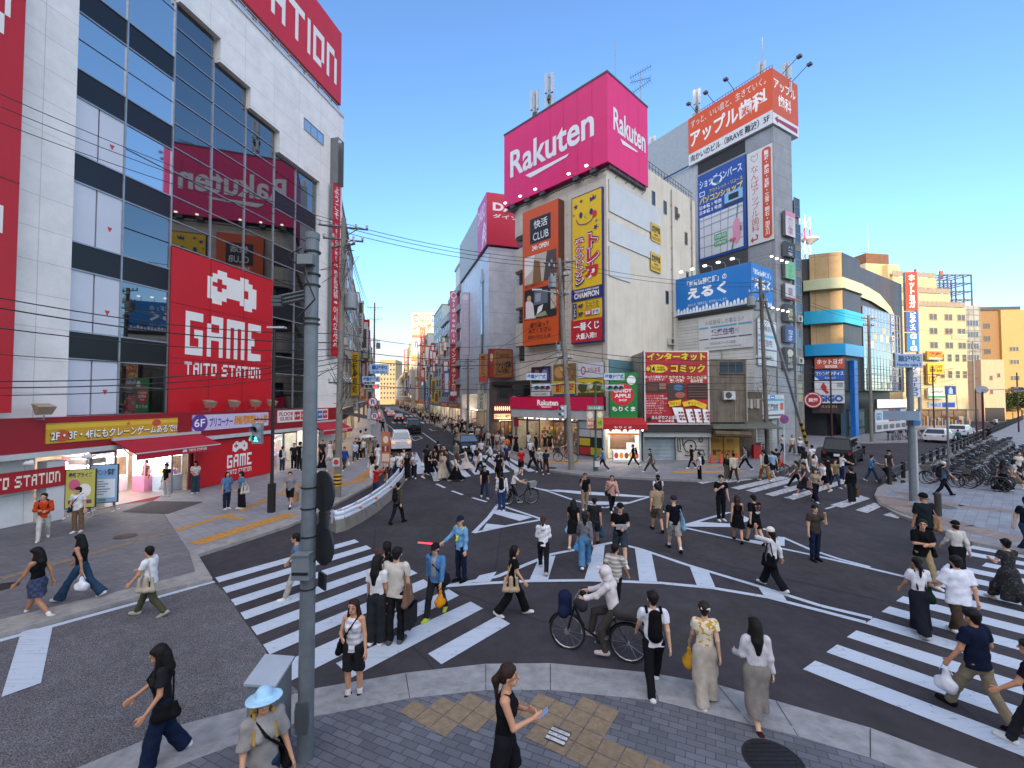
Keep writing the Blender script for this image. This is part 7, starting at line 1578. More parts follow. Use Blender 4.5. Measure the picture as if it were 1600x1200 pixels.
def pole(name,label,cat,u,v,vt,r,m,z=None,tilt=0.,top=.8):
 x,y=gp(u,v,.13);z0=ground_z(x,y) if z is None else z;zt=H+(Y0-vt)/F*y
 t=thing(name,label,cat,TM(x,y,z0));q=MB();q.tube([(0,0,-.05),(tilt,0,zt-z0)],[r,r*top],14);q.build('shaft',m,t,smooth=True)
 t['_h']=zt-z0
 return t,x,y,z0
def zat(y,v):return H+(Y0-v)/F*y
t,px_,py_,pz_=pole('signal_pole','thick grey galvanised signal pole standing in the near pavement','pole',477,1180,362,.102,GALV,.1)
def pzz(v):return zat(py_,v)-pz_
q=MB();q.lathe([(.09,pzz(372)),(.09,pzz(362)),(.02,pzz(359))],n=14);q.build('cap',GALV,t)
q=MB()
for v in (392,428,445,498,506,760,792,835,872,914):q.lathe([(.08,pzz(v+1.2)),(.11-.00001*v,pzz(v+1.2)),(.11-.00001*v,pzz(v-1.2)),(.08,pzz(v-1.2))],n=14)
q.build('clamp_band',mat('#2e3133',.5,.5),t)
q=MB();q.box(-.1,-.24,pzz(892),.12,-.115,pzz(855));q.box(-.09,-.25,pzz(884),.11,-.241,pzz(880),1);q.box(-.1,-.26,pzz(856),.12,-.11,pzz(854));q.build('control_box',[mat('#737c82',.5,.3),BLK],t)
q=MB();q.box(-.1,-.22,pzz(418),.1,-.1,pzz(403));q.tube([(0,-.15,pzz(418)),(.02,-.2,pzz(440)),(.1,-.13,pzz(470)),(-.12,-.14,pzz(500))],.012,5,1);q.tube([(-.1,-.1,pzz(390)),(-.3,-.05,pzz(398)),(-.14,-.05,pzz(420))],.01,5,1);q.build('junction_box',[mat('#6d7578',.5,.4),BLK],t)
q=MB();q.prism([(-.07,pzz(1078)),(.07,pzz(1078)),(.085,pzz(1090)),(.085,pzz(1112)),(.07,pzz(1124)),(-.07,pzz(1124)),(-.085,pzz(1112)),(-.085,pzz(1090))],-.135,-.1,'y');q.build('access_cover',mat('#5d6467',.45,.5),t)
for v in (768,850):
 q=MB();q.lathe([(.27,-.012),(.27,.012)],c=(0,0,0),axis='x',n=28);q.box(.013,-.03,-.12,.05,.03,.12);q.build('round_sign_back',mat('#2f3236',.5,.4),t,Matrix.Translation((.16,.06,pzz(v)))@Matrix.Rotation(.9,4,'Z'))
for v in (812,905):
 q=MB();q.box(0,-.1,-.1,.03,.1,.1);q.build('small_sign_back',mat('#26282b',.5,.3),t,Matrix.Translation((.16,.03,pzz(v)))@Matrix.Rotation(.8,4,'Z'))
q=MB()
for k in range(3):q.tube([(-.1,0,pzz(466)+.05*k),(-.42,-.1,pzz(478)+.05*k)],.022,6);q.box(-.46,-.13,pzz(478)+.05*k-.02,-.34,-.07,pzz(478)+.05*k+.02)
q.build('cable_bracket',mat('#4a4f52',.5,.5),t)
t=thing('control_cabinet','grey steel control cabinet at the foot of the near signal pole','cabinet',TM(-3.06,5.74,.1,-.12)@Matrix.Diagonal((.84,.84,1,1)))
q=MB();q.add([(-.22,-.2,0),(.22,-.2,0),(.22,.2,0),(-.22,.2,0),(-.22,-.2,1.1),(.22,-.2,1.1),(.22,.2,1.22),(-.22,.2,1.22)],[(0,1,5,4),(1,2,6,5),(2,3,7,6),(3,0,4,7)]);q.build('body',mat('#6d7880',.5,.2,v=.15),t)
q=MB();q.add([(-.25,-.24,1.1),(.25,-.24,1.1),(.25,.23,1.24),(-.25,.23,1.24),(-.25,-.24,1.07),(.25,-.24,1.07),(.25,.23,1.21),(-.25,.23,1.21)],[(0,1,2,3),(0,4,5,1),(1,5,6,2),(2,6,7,3),(3,7,4,0)]);q.build('lid',mat('#9aa6b2',.45,.2),t)
q=MB();q.lathe([(.03,0),(.03,.02)],c=(0,-.22,.85),axis='y',n=10);q.box(.222,-.05,.5,.24,.05,.6);q.build('lock',mat('#5a4038',.5,.4),t)
def signal(name,label,M,n=3,lit=0,cols=('#1c7a5a','#7a5a14','#b01c1c'),horiz=True,back='#b9bfc4'):
 t=thing(name,label,'traffic light',M);q=MB();s=.36
 if horiz:q.box(-s*n/2-.08,-.06,-.2,s*n/2+.08,.12,.2)
 else:q.box(-.18,-.06,-s*n/2-.05,.18,.14,s*n/2+.05)
 q.build('housing',mat(back,.45,.2),t)
 for k in range(n):
  o=s*(k-(n-1)/2);c=(o,0) if horiz else (0,-o);on=k==lit
  q=MB();q.poly([(c[0]+.13*math.cos(a),-.068,c[1]+.13*math.sin(a)) for a in np.linspace(0,6.283,19)[:-1]]);q.build('lens',mat(cols[k],.3,e=3.5 if on else 0,v=0),t)
  q=MB();m=10
  for i in range(m):
   a0,a1=math.pi*(-.15+1.3*i/m),math.pi*(-.15+1.3*(i+1)/m);p=[(c[0]+.16*math.cos(a),c[1]+.16*math.sin(a)) for a in (a0,a1)]
   q.quad((p[0][0],-.06,p[0][1]),(p[1][0],-.06,p[1][1]),(p[1][0],-.3,p[1][1]-.03),(p[0][0],-.3,p[0][1]-.03))
  q.build('visor',mat(back,.5,.2),t)
 return t
t,x,y,z0=pole('street_lamp','slim dark brown lamp post with a flat white lamp on the left pavement','street lamp',424,800,512,.07,DKM)
h=zat(y,512)-z0;q=MB();q.box(-.25,-.12,h-.02,.45,.12,h+.05);q.build('lamp_head',mat('#b9bcbf',.4,.3),t)
q=MB();q.box(-.11,-.11,0,.11,.11,1.15);q.build('base',DKM,t)
za=zat(y,655)-z0;q=MB();q.tube([(0,0,za),(-.75,0,za)],.03,6);q.tube([(0,0,za+.1),(.1,0,za-.2)],.03,6);q.build('arm',DKM,t)
sx_=(404-800)/F*y
t=signal('pedestrian_signal','pedestrian signal showing a lit green man on the dark lamp post',TM(sx_,y-.05,zat(y,677)),2,9,('#2a1414','#0f3a34'),False,'#8d959a')
q=MB();f=lambda x,z:(x,-.075,z)
q.poly([f(.03*math.cos(a),-.1+.03*math.sin(a)) for a in np.linspace(0,6.28,11)[:-1]]);q.poly([f(-.05,-.15),f(.05,-.15),f(.06,-.22),f(.02,-.22),f(.07,-.31),f(.03,-.31),f(0,-.25),f(-.04,-.31),f(-.08,-.3),f(-.03,-.22),f(-.07,-.2)])
q.build('green_man',mat('#2ff0c8',e=7,v=0),t)
def stripes(t,r,z0,n=4):
 q=MB();q.lathe([(r+.012,z0),(r+.012,z0+.55)],n=14);
 for k in range(3):q.lathe([(r+.016,z0+.06+k*.17),(r+.016,z0+.14+k*.17)],n=14,mi=1)
 q.build('warning_band',[mat('#c9961c',.6),BLK],t)
UP={}
def utility(key,label,u,v,vt,r,tilt=0.,arms=(),m=CONC):
 t,x,y,z0=pole('utility_pole',label,'utility pole',u,v,vt,r,m,tilt=tilt,top=.7);zt=zat(y,vt)-z0;UP[key]=(x,y,z0,zt,tilt)
 for k,(v_,hw,a) in enumerate(arms):
  z=zat(y,v_)-z0;X=tilt*z/zt;c,s=math.cos(a),math.sin(a);q=MB();q.tube([(X-hw*c,-hw*s,z),(X+hw*c,hw*s,z)],.045,6);q.tube([(X,0,z-.5),(X+hw*.6*c,hw*.6*s,z)],.025,5);q.build('cross_arm',mat('#5d6265',.5,.5),t)
  q=MB()
  for j in (-.95,-.5,.5,.95):q.lathe([(.03,z+.05),(.07,z+.08),(.04,z+.13),(.07,z+.17),(.03,z+.24)],c=(X+hw*j*c,hw*j*s,0),n=8)
  q.build('insulator',mat('#b9bbb8',.3),t)
 q=MB()
 for z in np.arange(2.2,zt-.5,.45):q.tube([(tilt*z/zt-r*1.9,.02,z),(tilt*z/zt+r*1.9,.02,z)],.012,4)
 q.build('step_bolt',mat('#55595c',.5,.5),t);return t
def transformer(t,key,v,dx,r=.28,h=.75):
 x,y,z0,zt,tl=UP[key];z=zat(y,v)-z0;q=MB();X=tl*z/zt+dx;q.lathe([(r*.9,z-h/2),(r,z-h/2+.04),(r,z+h/2-.06),(r*.8,z+h/2)],c=(X,0,0),n=14)
 for s in (-.12,.12):q.tube([(X+s,-.05,z+h/2),(X+s,-.05,z+h/2+.25)],.03,6)
 q.tube([(X-dx*.8,0,z),(X,0,z)],.04,5);q.build('transformer',mat('#80878a',.5,.3),t)
t=utility('L','tall grey utility pole with a yellow and black band on the left pavement',527,776,338,.16,.15,((352,1.1,.3),(372,.9,.3),(382,.7,-.4),(598,.5,.2)))
transformer(t,'L',470,.45);stripes(t,.165,zat(UP['L'][1],754)-.12)
q=MB();q.box(-.16,-.19,1.55,.16,-.17,1.95,0);q.lathe([(.12,-.2),(.12,-.19)],c=(0,0,1.75),axis='y',n=16,mi=1);q.build('warning_plate',[mat('#b9b4ae'),mat('#b02a2a')],t)
t=utility('C','concrete utility pole hung with cables before the crimson shop',893,734,402,.19,-.75,((408,1.0,-.2),(418,.8,.4),(430,.6,-.5),(458,.5,.1),(560,.5,.2)))
transformer(t,'C',440,-.5);transformer(t,'C',545,-.4,.16,.5)
x,y,z0,zt,tl=UP['C'];z=zat(y,458)-z0;q=MB();q.tube([(tl*z/zt,0,z),(tl*z/zt-1.4,-.6,z+.1)],.03,6);q.box(tl*z/zt-1.9,-.75,z+.05,tl*z/zt-1.3,-.5,z+.14);q.build('lamp_arm',mat('#a9adb0',.4,.3),t)
for k,(u,lb) in enumerate(((846,'left'),(959,'right'))):
 f3=Fr((x,y-.15),(1,0));a=f3.hit(u,606);M_=f3.M@TM(a[0],-.1,a[1],.15)
 q=MB();q.tube([(x+tl*.4,y,zat(y,598)),(M_.translation.x,M_.translation.y+.1,a[1]+.1)],.035,6);q.build('signal_arm',mat('#8d9194',.4,.5),t,t.matrix_world.inverted())
 signal('traffic_signal',f'horizontal traffic signal with pale visors on the {lb} of the concrete pole',M_,3,9,back='#aeb6bc')
 b_=f3.hit(u-16 if k else u-24,597);c_=f3.hit(u+16 if k else u+8,586);sign('signal_plate',f'small blue lettered plate above the signal on the {lb} of the concrete pole','sign',f3,(b_[0],b_[1]+.12,c_[0],c_[1]+.12),'#bcc6cc',.05,.1,'#777777',[('t','歩車分離式','#2a4f8c',.05,.15,.95,.85,.04)])
signal('traffic_signal','small upright signal with a pale hood low on the concrete pole',TM(x-.55,y-.2,zat(y,643),-.9),2,9,('#3a2020','#2a3a3a'),False,'#aeb6bc')
t=utility('R','dark utility pole wrapped in cables before the white corner building',1200,717,432,.17,-.35,((440,1.0,.5),(455,.8,-.4),(470,.6,.3),(560,.6,.1)),mat('#5d5750',.8,v=.2))
transformer(t,'R',470,-.75,.3,.7);transformer(t,'R',478,-.35,.2,.6)
x,y,z0,zt,tl=UP['R'];xb,yb=gp(1262,697,.14);q=MB();q.tube([(x-.25,y,zat(y,452)),(xb,yb,.1)],[.1,.14],12);sp=q.build('strut_pole',mat('#8d9295',.5,.2));tag(sp,'long leaning steel strut propping the cable wrapped utility pole','pole')
a_,b_=Vector((x-.25,y,zat(y,452))),Vector((xb,yb,.1));q=MB();q.tube([tuple(b_.lerp(a_,.02)),tuple(b_.lerp(a_,.2))],.145,12)
for k in range(4):q.tube([tuple(b_.lerp(a_,.03+.045*k)),tuple(b_.lerp(a_,.05+.045*k))],.15,12,1)
q.build('warning_band',[mat('#c9961c'),BLK],sp)
for key,lb,u,v,vt,r in (('F1','slim utility pole with stepped cross arms far up the left of the street',583.5,664,472,.2),('F2','utility pole on the right pavement by the tall crimson sign',731,686,560,.15),('F3','utility pole on the right pavement far up the street',671,661,575,.14),('R2','pale utility pole in front of the arcade windows',1362,690,492,.17),('R3','dark leaning utility pole before the cream flats',1496,664,512,.2),('R4','utility pole beyond the cream flats',1524,659,532,.18),('R5','slender pole near the pinkish building at the right',1567,651,548,.16)):
 utility(key,lb,u,v,vt,r,-.5 if key=='R3' else 0,((vt+8,1.2,.2),(vt+26,1.2,.1),(vt+60,.9,.3)) if key=='F1' else ((vt+5,.9,.2),(vt+16,.7,.2)))
transformer(None or bpy.data.objects['utility_pole.003'],'F1',540,.7,.35,1.0)
def pt_on(k,v,du=0):
 if k in UP:x,y,z0,zt,tl=UP[k];z=zat(y,v);return (x+tl*(z-z0)/zt+du*.9,y,z)
 a=FAW.hit(k,v);p=FAW.at(a[0]);return (p[0],p[1],a[1])
FAW=Fr(FA.at(0,-3.2),AD);NM={'L':'banded pole','C':'concrete pole','R':'cable wrapped pole','F1':'far left pole','F2':'crimson sign pole','R2':'arcade pole','R3':'leaning pole','R4':'flats pole'}
nc={}
ORD=('topmost','second','third','fourth','fifth','sixth','seventh','eighth','ninth','tenth')
for a,va,b_,vb,sag,r in ((-20,138,'L',345,.3,.02),(-20,158,'L',350,.3,.02),(-20,184,'L',356,.3,.02),(-20,462,'L',520,.35,.03),(-20,478,'L',535,.3,.035),(-20,510,'L',545,.3,.03),(-20,552,'L',553,.35,.02),(-20,596,'L',558,.3,.03),(-20,606,'L',566,.3,.03),(-20,618,'L',575,.3,.025),
 ('L',346,'C',404,.35,.025),('L',352,'C',410,.35,.025),('L',360,'C',416,.35,.025),('L',545,'C',545,.6,.03),('L',560,'C',556,.5,.035),('L',598,'C',600,.35,.03),('L',520,'C',520,.8,.02),
 ('C',405,'R',440,.5,.025),('C',412,'R',446,.5,.025),('C',545,'R',560,.4,.035),('C',552,'R',568,.4,.03),('C',562,'R',590,.35,.03),('C',575,'R',598,.4,.025),('C',585,'R',610,.3,.03),
 ('R',440,'R2',498,.3,.025),('R',446,'R2',502,.3,.025),('R',560,'R2',575,.4,.04),('R',570,'R2',585,.4,.035),('R',585,'R2',596,.4,.03),('R',600,'R2',606,.3,.03),('R',610,'R2',614,.3,.035),
 ('R2',498,'R3',517,.4,.03),('R2',575,'R3',575,.5,.04),('R2',585,'R3',583,.5,.04),('R2',596,'R3',592,.5,.04),('R2',606,'R3',600,.4,.04),('R3',517,'R4',536,.3,.03),('R3',580,'R4',585,.3,.04),('R3',592,'R4',596,.3,.04),('R4',540,'R5',552,.3,.04),('R4',590,'R5',596,.3,.05),
 ('L',346,'F1',484,1.2,.03),('L',352,'F1',490,1.2,.03),('L',360,'F1',500,1.2,.03),('L',470,'F1',560,1.0,.035),('L',545,'F1',590,1.,.04),('C',545,'F2',590,.6,.03),('C',556,'F2',600,.6,.03),('C',470,'F2',565,.6,.025),('F2',565,'F3',580,.5,.03),('F2',590,'F3',600,.5,.03)):
 q=MB();q.tube(catenary(pt_on(a,va),pt_on(b_,vb),sag,12),r*.62,5,cap=False);k=(str(a),b_);n=nc[k]=nc.get(k,-1)+1
 A_='the upper left edge' if isinstance(a,int) else 'the '+NM[a]
 tag(q.build('overhead_cable',mat('#1b1b1d',.6)),f'{ORD[n]} black overhead cable from {A_} to the {NM.get(b_, "slender pole" if b_ == "R5" else "far pavement pole")}','cable','overhead cables')
for key,c0,n in (('L',385,5),('C',425,5),('R',460,5),('L',560,4),('C',552,3),('R',575,4)):
 q=MB();x,y,z0,zt,tl=UP[key]
 for k in range(n):
  z=zat(y,c0+k*9);X=x+tl*(z-z0)/zt;q.tube([(X,y-.1,z),(X+rnd.uniform(-1,1),y-.3,z-rnd.uniform(.2,.9)),(X+rnd.uniform(-.9,.9),y-.2,z-.2),(X,y-.12,z-rnd.uniform(.8,2))],.014,5)
 tag(q.build('slack_cable',mat('#1b1b1d',.6)),f'tangle of slack black cable looped {"high" if c0 < 500 else "low"} on the {NM[key]}','cable')
t,x,y,z0=pole('signal_post','pale steel signal post with round signs at the mouth of the street','pole',582,707,560,.13,mat('#8f979c',.45,.4))
fp=Fr((x,y-.2),(1,0))
def plate(u0,v0,u1,v1,c,its,lb,nm='name_plate',fr=None):fr=fr or fp;a=fr.hit(u0,v1);b_=fr.hit(u1,v0);return sign(nm,lb,'sign',fr,(a[0],a[1],b_[0],b_[1]),c,.05,.0,'#8d9396',its)
plate(578.5,569,607.5,584,'#9fc0dc',[('r','#2c5f9c',.0,.0,1,.03),('t','難波中2','#1f4f94',.08,.42,.92,.9,.04),('t','Namba naka 2','#1f4f94',.1,.1,.9,.32,.02)],'pale blue Namba naka 2 plate at the mouth of the street')
plate(566,588,594,597,'#a9bfd0',[('t','歩車分離式','#1f4f94',.05,.12,.95,.88,.04)],'blue lettered plate over the red signal at the mouth of the street','signal_plate')
signal('traffic_signal','horizontal traffic signal showing red at the mouth of the street',fp.M@TM(fp.hit(581,604)[0],-.1,fp.hit(581,604)[1]),3,2,('#123a30','#4a3a14','#ff2418'),back='#aeb6bc')
for v,r,c1,c2,lb in ((628,.42,'#b02a2a','#c9cdd2','round red rimmed no turning sign on the post at the street mouth'),(650,.36,'#b02a2a','#b9c2cc','smaller round red rimmed sign below the no turning sign')):
 a=fp.hit(583 if v<640 else 586,v);q=MB();q.lathe([(r,0),(r,.03)],axis='y',n=24);o=tag(q.build('round_sign',mat(c1),None,fp.M@TM(a[0],-.12,a[1])),lb,'sign');art(o,-r,-r,r,r,0,[('c',c2,.5,.5,.4,.4),('l','#2a4f9c',[(.38,.25),(.38,.6),(.5,.72),(.62,.6),(.62,.35)],.08),('l','#b02a2a',[(.25,.75),(.75,.25)],.06)])
plate(579,657,588,663,'#c3cbd0',[('t','12-22','#2a3a5a',.1,.2,.9,.8,.02)],'tiny white plate under the round signs','sign_plate')
plate(590,640,596,656,'#c9898c',[('c','#e0cfc8',.5,.6,.3,.2),('r','#a3463f',.1,.1,.9,.3)],'small pink banner on the post at the street mouth','banner')
plate(574,638,580,655,'#aeb6bc',[],'plain pale signal back left of the round signs','sign_plate')
t,x,y,z0=pole('street_lamp','ornate green lamp post with two picture banners on the far corner','street lamp',931,736,598,.07,mat('#2c5a42',.5))
q=MB();q.lathe([(.16,0),(.15,.9),(.09,1.1)],n=10);q.build('base',mat('#2c5a42',.5),t)
fq=Fr((x,y-.1),(1,0));plate(917,634,943,640.5,'#5f8d78',[('t','なんさん通り','#dfe6e0',.1,.2,.9,.8,.02)],'small green name plate on the ornate lamp post',fr=fq)
plate(916.5,642,927,669,'#c39a7c',[('c','#d9cbb9',.5,.75,.4,.2),('r','#b0663a',.1,.1,.9,.45),('t','夏祭り','#f0e4d8',.15,.2,.85,.38,.02)],'orange picture banner left on the ornate lamp post','banner',fq);plate(932,642,942,669,'#b7a04a',[('c','#d9d3b9',.5,.78,.4,.18),('r','#9aa83a',.1,.1,.9,.5),('t','大阪','#3a4420',.2,.2,.8,.42,.02)],'yellow green picture banner right on the ornate lamp post','banner',fq)
q=MB();hh=zat(y,602)-z0
for s in (-1,1):q.tube([(0,0,hh),(s*.3,0,hh+.15),(s*.45,0,hh-.1)],.03,6);q.ball((s*.45,0,hh-.25),(.14,.14,.2),0,8)
q.build('lantern',mat('#6a7a5c',.4),t)
t,x,y,z0=pole('sign_post','white sign post with a round no parking sign on the corner kerb','sign post',1226,728,652,.035,mat('#b9bdc0'))
q=MB();q.lathe([(.3,-.02),(.3,0)],c=(0,-.05,zat(y,655)-z0),axis='y',n=22);o=q.build('round_sign',mat('#a32a34'),t);art(o,-.3,zat(y,655)-z0-.3,.3,zat(y,655)-z0+.3,-.073,[('c','#27478c',.5,.5,.38,.38),('l','#a32a34',[(.22,.78),(.78,.22)],.09)])
t,x,y,z0=pole('signal_pole','grey steel pole with a Namba naka 2 plate by the bicycle park','pole',1427,783,556,.14,GALV)
fz_=Fr((x,y-.18),(1,0));plate(1397.5,553,1439.5,574.5,'#8fa9c4',[('r','#c3d0da',.01,.03,.99,.97),('r','#8fa9c4',.02,.05,.98,.95),('t','難波中2','#2c4f80',.1,.42,.9,.88,.04),('t','Namba naka 2','#2c4f80',.06,.1,.94,.33,.02)],'big blue grey Namba naka 2 plate on the right hand pole',fr=fz_)
signal('traffic_signal','pale backed traffic signal seen from behind on the right hand pole',TM(x-.5,y-.1,zat(y,649),2.2),3,9,back='#8fa3b4');q=MB();q.box(-.05,-.16,zat(y,664)-z0,.25,-.12,zat(y,656)-z0);q.build('blue_plate',mat('#2a5f9c'),t)
pole('marker_post','thin white post beside the right hand name plate pole','post',1434,772,672,.05,mat('#b3b5b6'));pole('sign_post','thin grey post among the first parked bicycles','post',1483,745,612,.06,GALV)
x,y=gp(1483,745,.13);plate(1476,603,1492,617,'#2a5aa8',[('p','#d8e0ea',[(.3,.1),(.3,.6),(.5,.9),(.7,.6),(.7,.1)])],'blue pedestrian crossing sign above the parked bicycles','road_sign',Fr((x,y-.1),(1,0)))
for u,v,vt,lb in ((1538,706,612,'dark post with an oval sign beside the parked bicycles'),(1592,675,582,'dark tapered lamp post at the far end of the bicycle park'),(1460,676,572,'dark red lamp post before the chemist at the foot of the cream flats'),(1300,693,577,'dark red lamp post before the arcade corner'),(1526,676,610,'slim dark post on the far side of the side street')):
 pole('lamp_post',lb,'post',u,v,vt,.09,mat('#3a2226',.5,.3))
x,y=gp(1538,706,.13);q=MB();q.lathe([(.55,0),(.55,.1)],axis='y',n=20);q.tube([(0,0,0),(3.2,0,.05)],.06,6);o=tag(q.build('oval_sign',mat('#8d8f94'),None,TM(x,y,zat(y,609))),'oval grey sign plate with a long arm on the dark post','sign');o.scale=(1,1,.62)
signal('traffic_signal','small pale traffic signal on the long arm at the right edge',TM(x+2.9,y-.1,zat(y,608),.3),3,9,back='#7d868d')
t,x,y,z0=pole('tree','leafy green street tree at the right edge beyond the side street','tree',1597,655,640,.14,mat('#4a3d30',.9));t.children[0].name='trunk'
q=MB();rt=random.Random(5)
for k in range(2600):
 c=rt.choice(((0,0,3.4),(-1.0,.3,2.9),(1.1,-.2,3.0),(.2,.8,4.2),(-.5,-.6,4.0),(1.6,.4,3.8)));d=Vector((rt.gauss(0,1),rt.gauss(0,1),rt.gauss(0,1)));d=d.normalized()*rt.random()**.4*1.9;p=Vector((c[0]*2,c[1]*2,c[2]*1.25))+d;a=Vector((rt.uniform(-1,1),rt.uniform(-1,1),rt.uniform(-.6,.6))).normalized()*.24;b_=a.cross(Vector((rt.uniform(-1,1),rt.uniform(-1,1),1))).normalized()*.16
 q.quad(p-a,p-b_,p+a,p+b_,k%3)
q.build('crown',[mat('#344a22',.8),mat('#263a1c',.8),mat('#48592a',.8)],t)
bp_=[(525,833),(541,829),(566,816),(590,800),(613,780),(630,758),(639,739)];P=[Vector(gp(u,v,0)) for u,v in bp_]
t=thing('crash_barrier','white corrugated crash barrier on curved concrete blocks at the left kerb','barrier')
def offs(P,d):
 o=[]
 for i,p in enumerate(P):a=(P[min(i+1,len(P)-1)]-P[max(i-1,0)]).normalized();o.append(p+Vector((-a.y,a.x))*d)
 return o
A_,B_=offs(P,-.0),offs(P,.5)
for i in range(len(P)-1):
 a,b_,c,d=A_[i].lerp(A_[i+1],.02),A_[i+1],B_[i+1],B_[i].lerp(B_[i+1],.02);hgt=.42 if i<2 else .34
 q=MB();q.add([tuple(p)+(0,) for p in (a,b_,c,d)]+[tuple(p.lerp(o_,.12))+(hgt,) for p,o_ in ((a,d),(b_,c),(c,b_),(d,a))],[(4,5,6,7),(0,1,5,4),(1,2,6,5),(2,3,7,6),(3,0,4,7)]);q.build('concrete_block',CONC,t)
prof=[(.0,.4),(.05,.43),(.05,.49),(.0,.53),(.0,.56),(.05,.6),(.05,.66),(.0,.7)]
for off_,nm in ((.12,'rail'),(.4,'rear_rail')):
 R0_=offs(P,off_);q=MB()
 for i in range(len(P)-1):
  n=(R0_[i+1]-R0_[i]).normalized();n=Vector((n.y,-n.x))
  for (o1,z1),(o2,z2) in zip(prof,prof[1:]):q.quad(tuple(R0_[i]+n*o1)+(z1,),tuple(R0_[i+1]+n*o1)+(z1,),tuple(R0_[i+1]+n*o2)+(z2,),tuple(R0_[i]+n*o2)+(z2,))
 q.build(nm,mat('#d0d8e2',.4,.1),t)
q=MB()
for p in offs(P,.26):q.tube([(p.x,p.y,.3),(p.x,p.y,.76)],.05,8)
q.build('post',mat('#a9b2bd',.4,.3),t)
q=MB();
for i in (2,3,4):p=offs(P,.05)[i];q.ball((p.x,p.y,.58),.06)
q.build('reflector',mat('#d0702a',.3),t)
t=thing('railing','low black railing at the road end of the bicycle park','railing');q=MB();rp=[gp(u,v,.13) for u,v in ((1390,757),(1430,738),(1475,715),(1540,682),(1600,655))]
for (a,b_),(c,d) in zip(rp,rp[1:]):
 for z in (.45,.8):q.tube([(a,b_,.13+z),(c,d,.13+z)],.035,6)
 n=max(1,int(math.hypot(c-a,d-b_)/2.2))
 for k in range(n):q.box(a+(c-a)*k/n-.07,b_+(d-b_)*k/n-.07,.13,a+(c-a)*k/n+.07,b_+(d-b_)*k/n+.07,1.05)
q.build('rail',BLK,t)
for u,v,lb in ((1466,806,'dark bollard on the bicycle pavement behind the man with folded arms'),(1428,774,'short dark post at the foot of the right hand name plate pole')):
 x,y=gp(u,v,.135);q=MB();q.lathe([(.11,0),(.11,.85),(.09,.9),(.001,.91)],n=14);tag(q.build('bollard',mat('#3b3837',.6,.3),None,TM(x,y,.135)),lb,'bollard')
x,y=gp(1220,729,.14);t=cone(x,y,.145,'tall orange traffic cone by the bicycle on the corner kerb',1.25,'single cone')
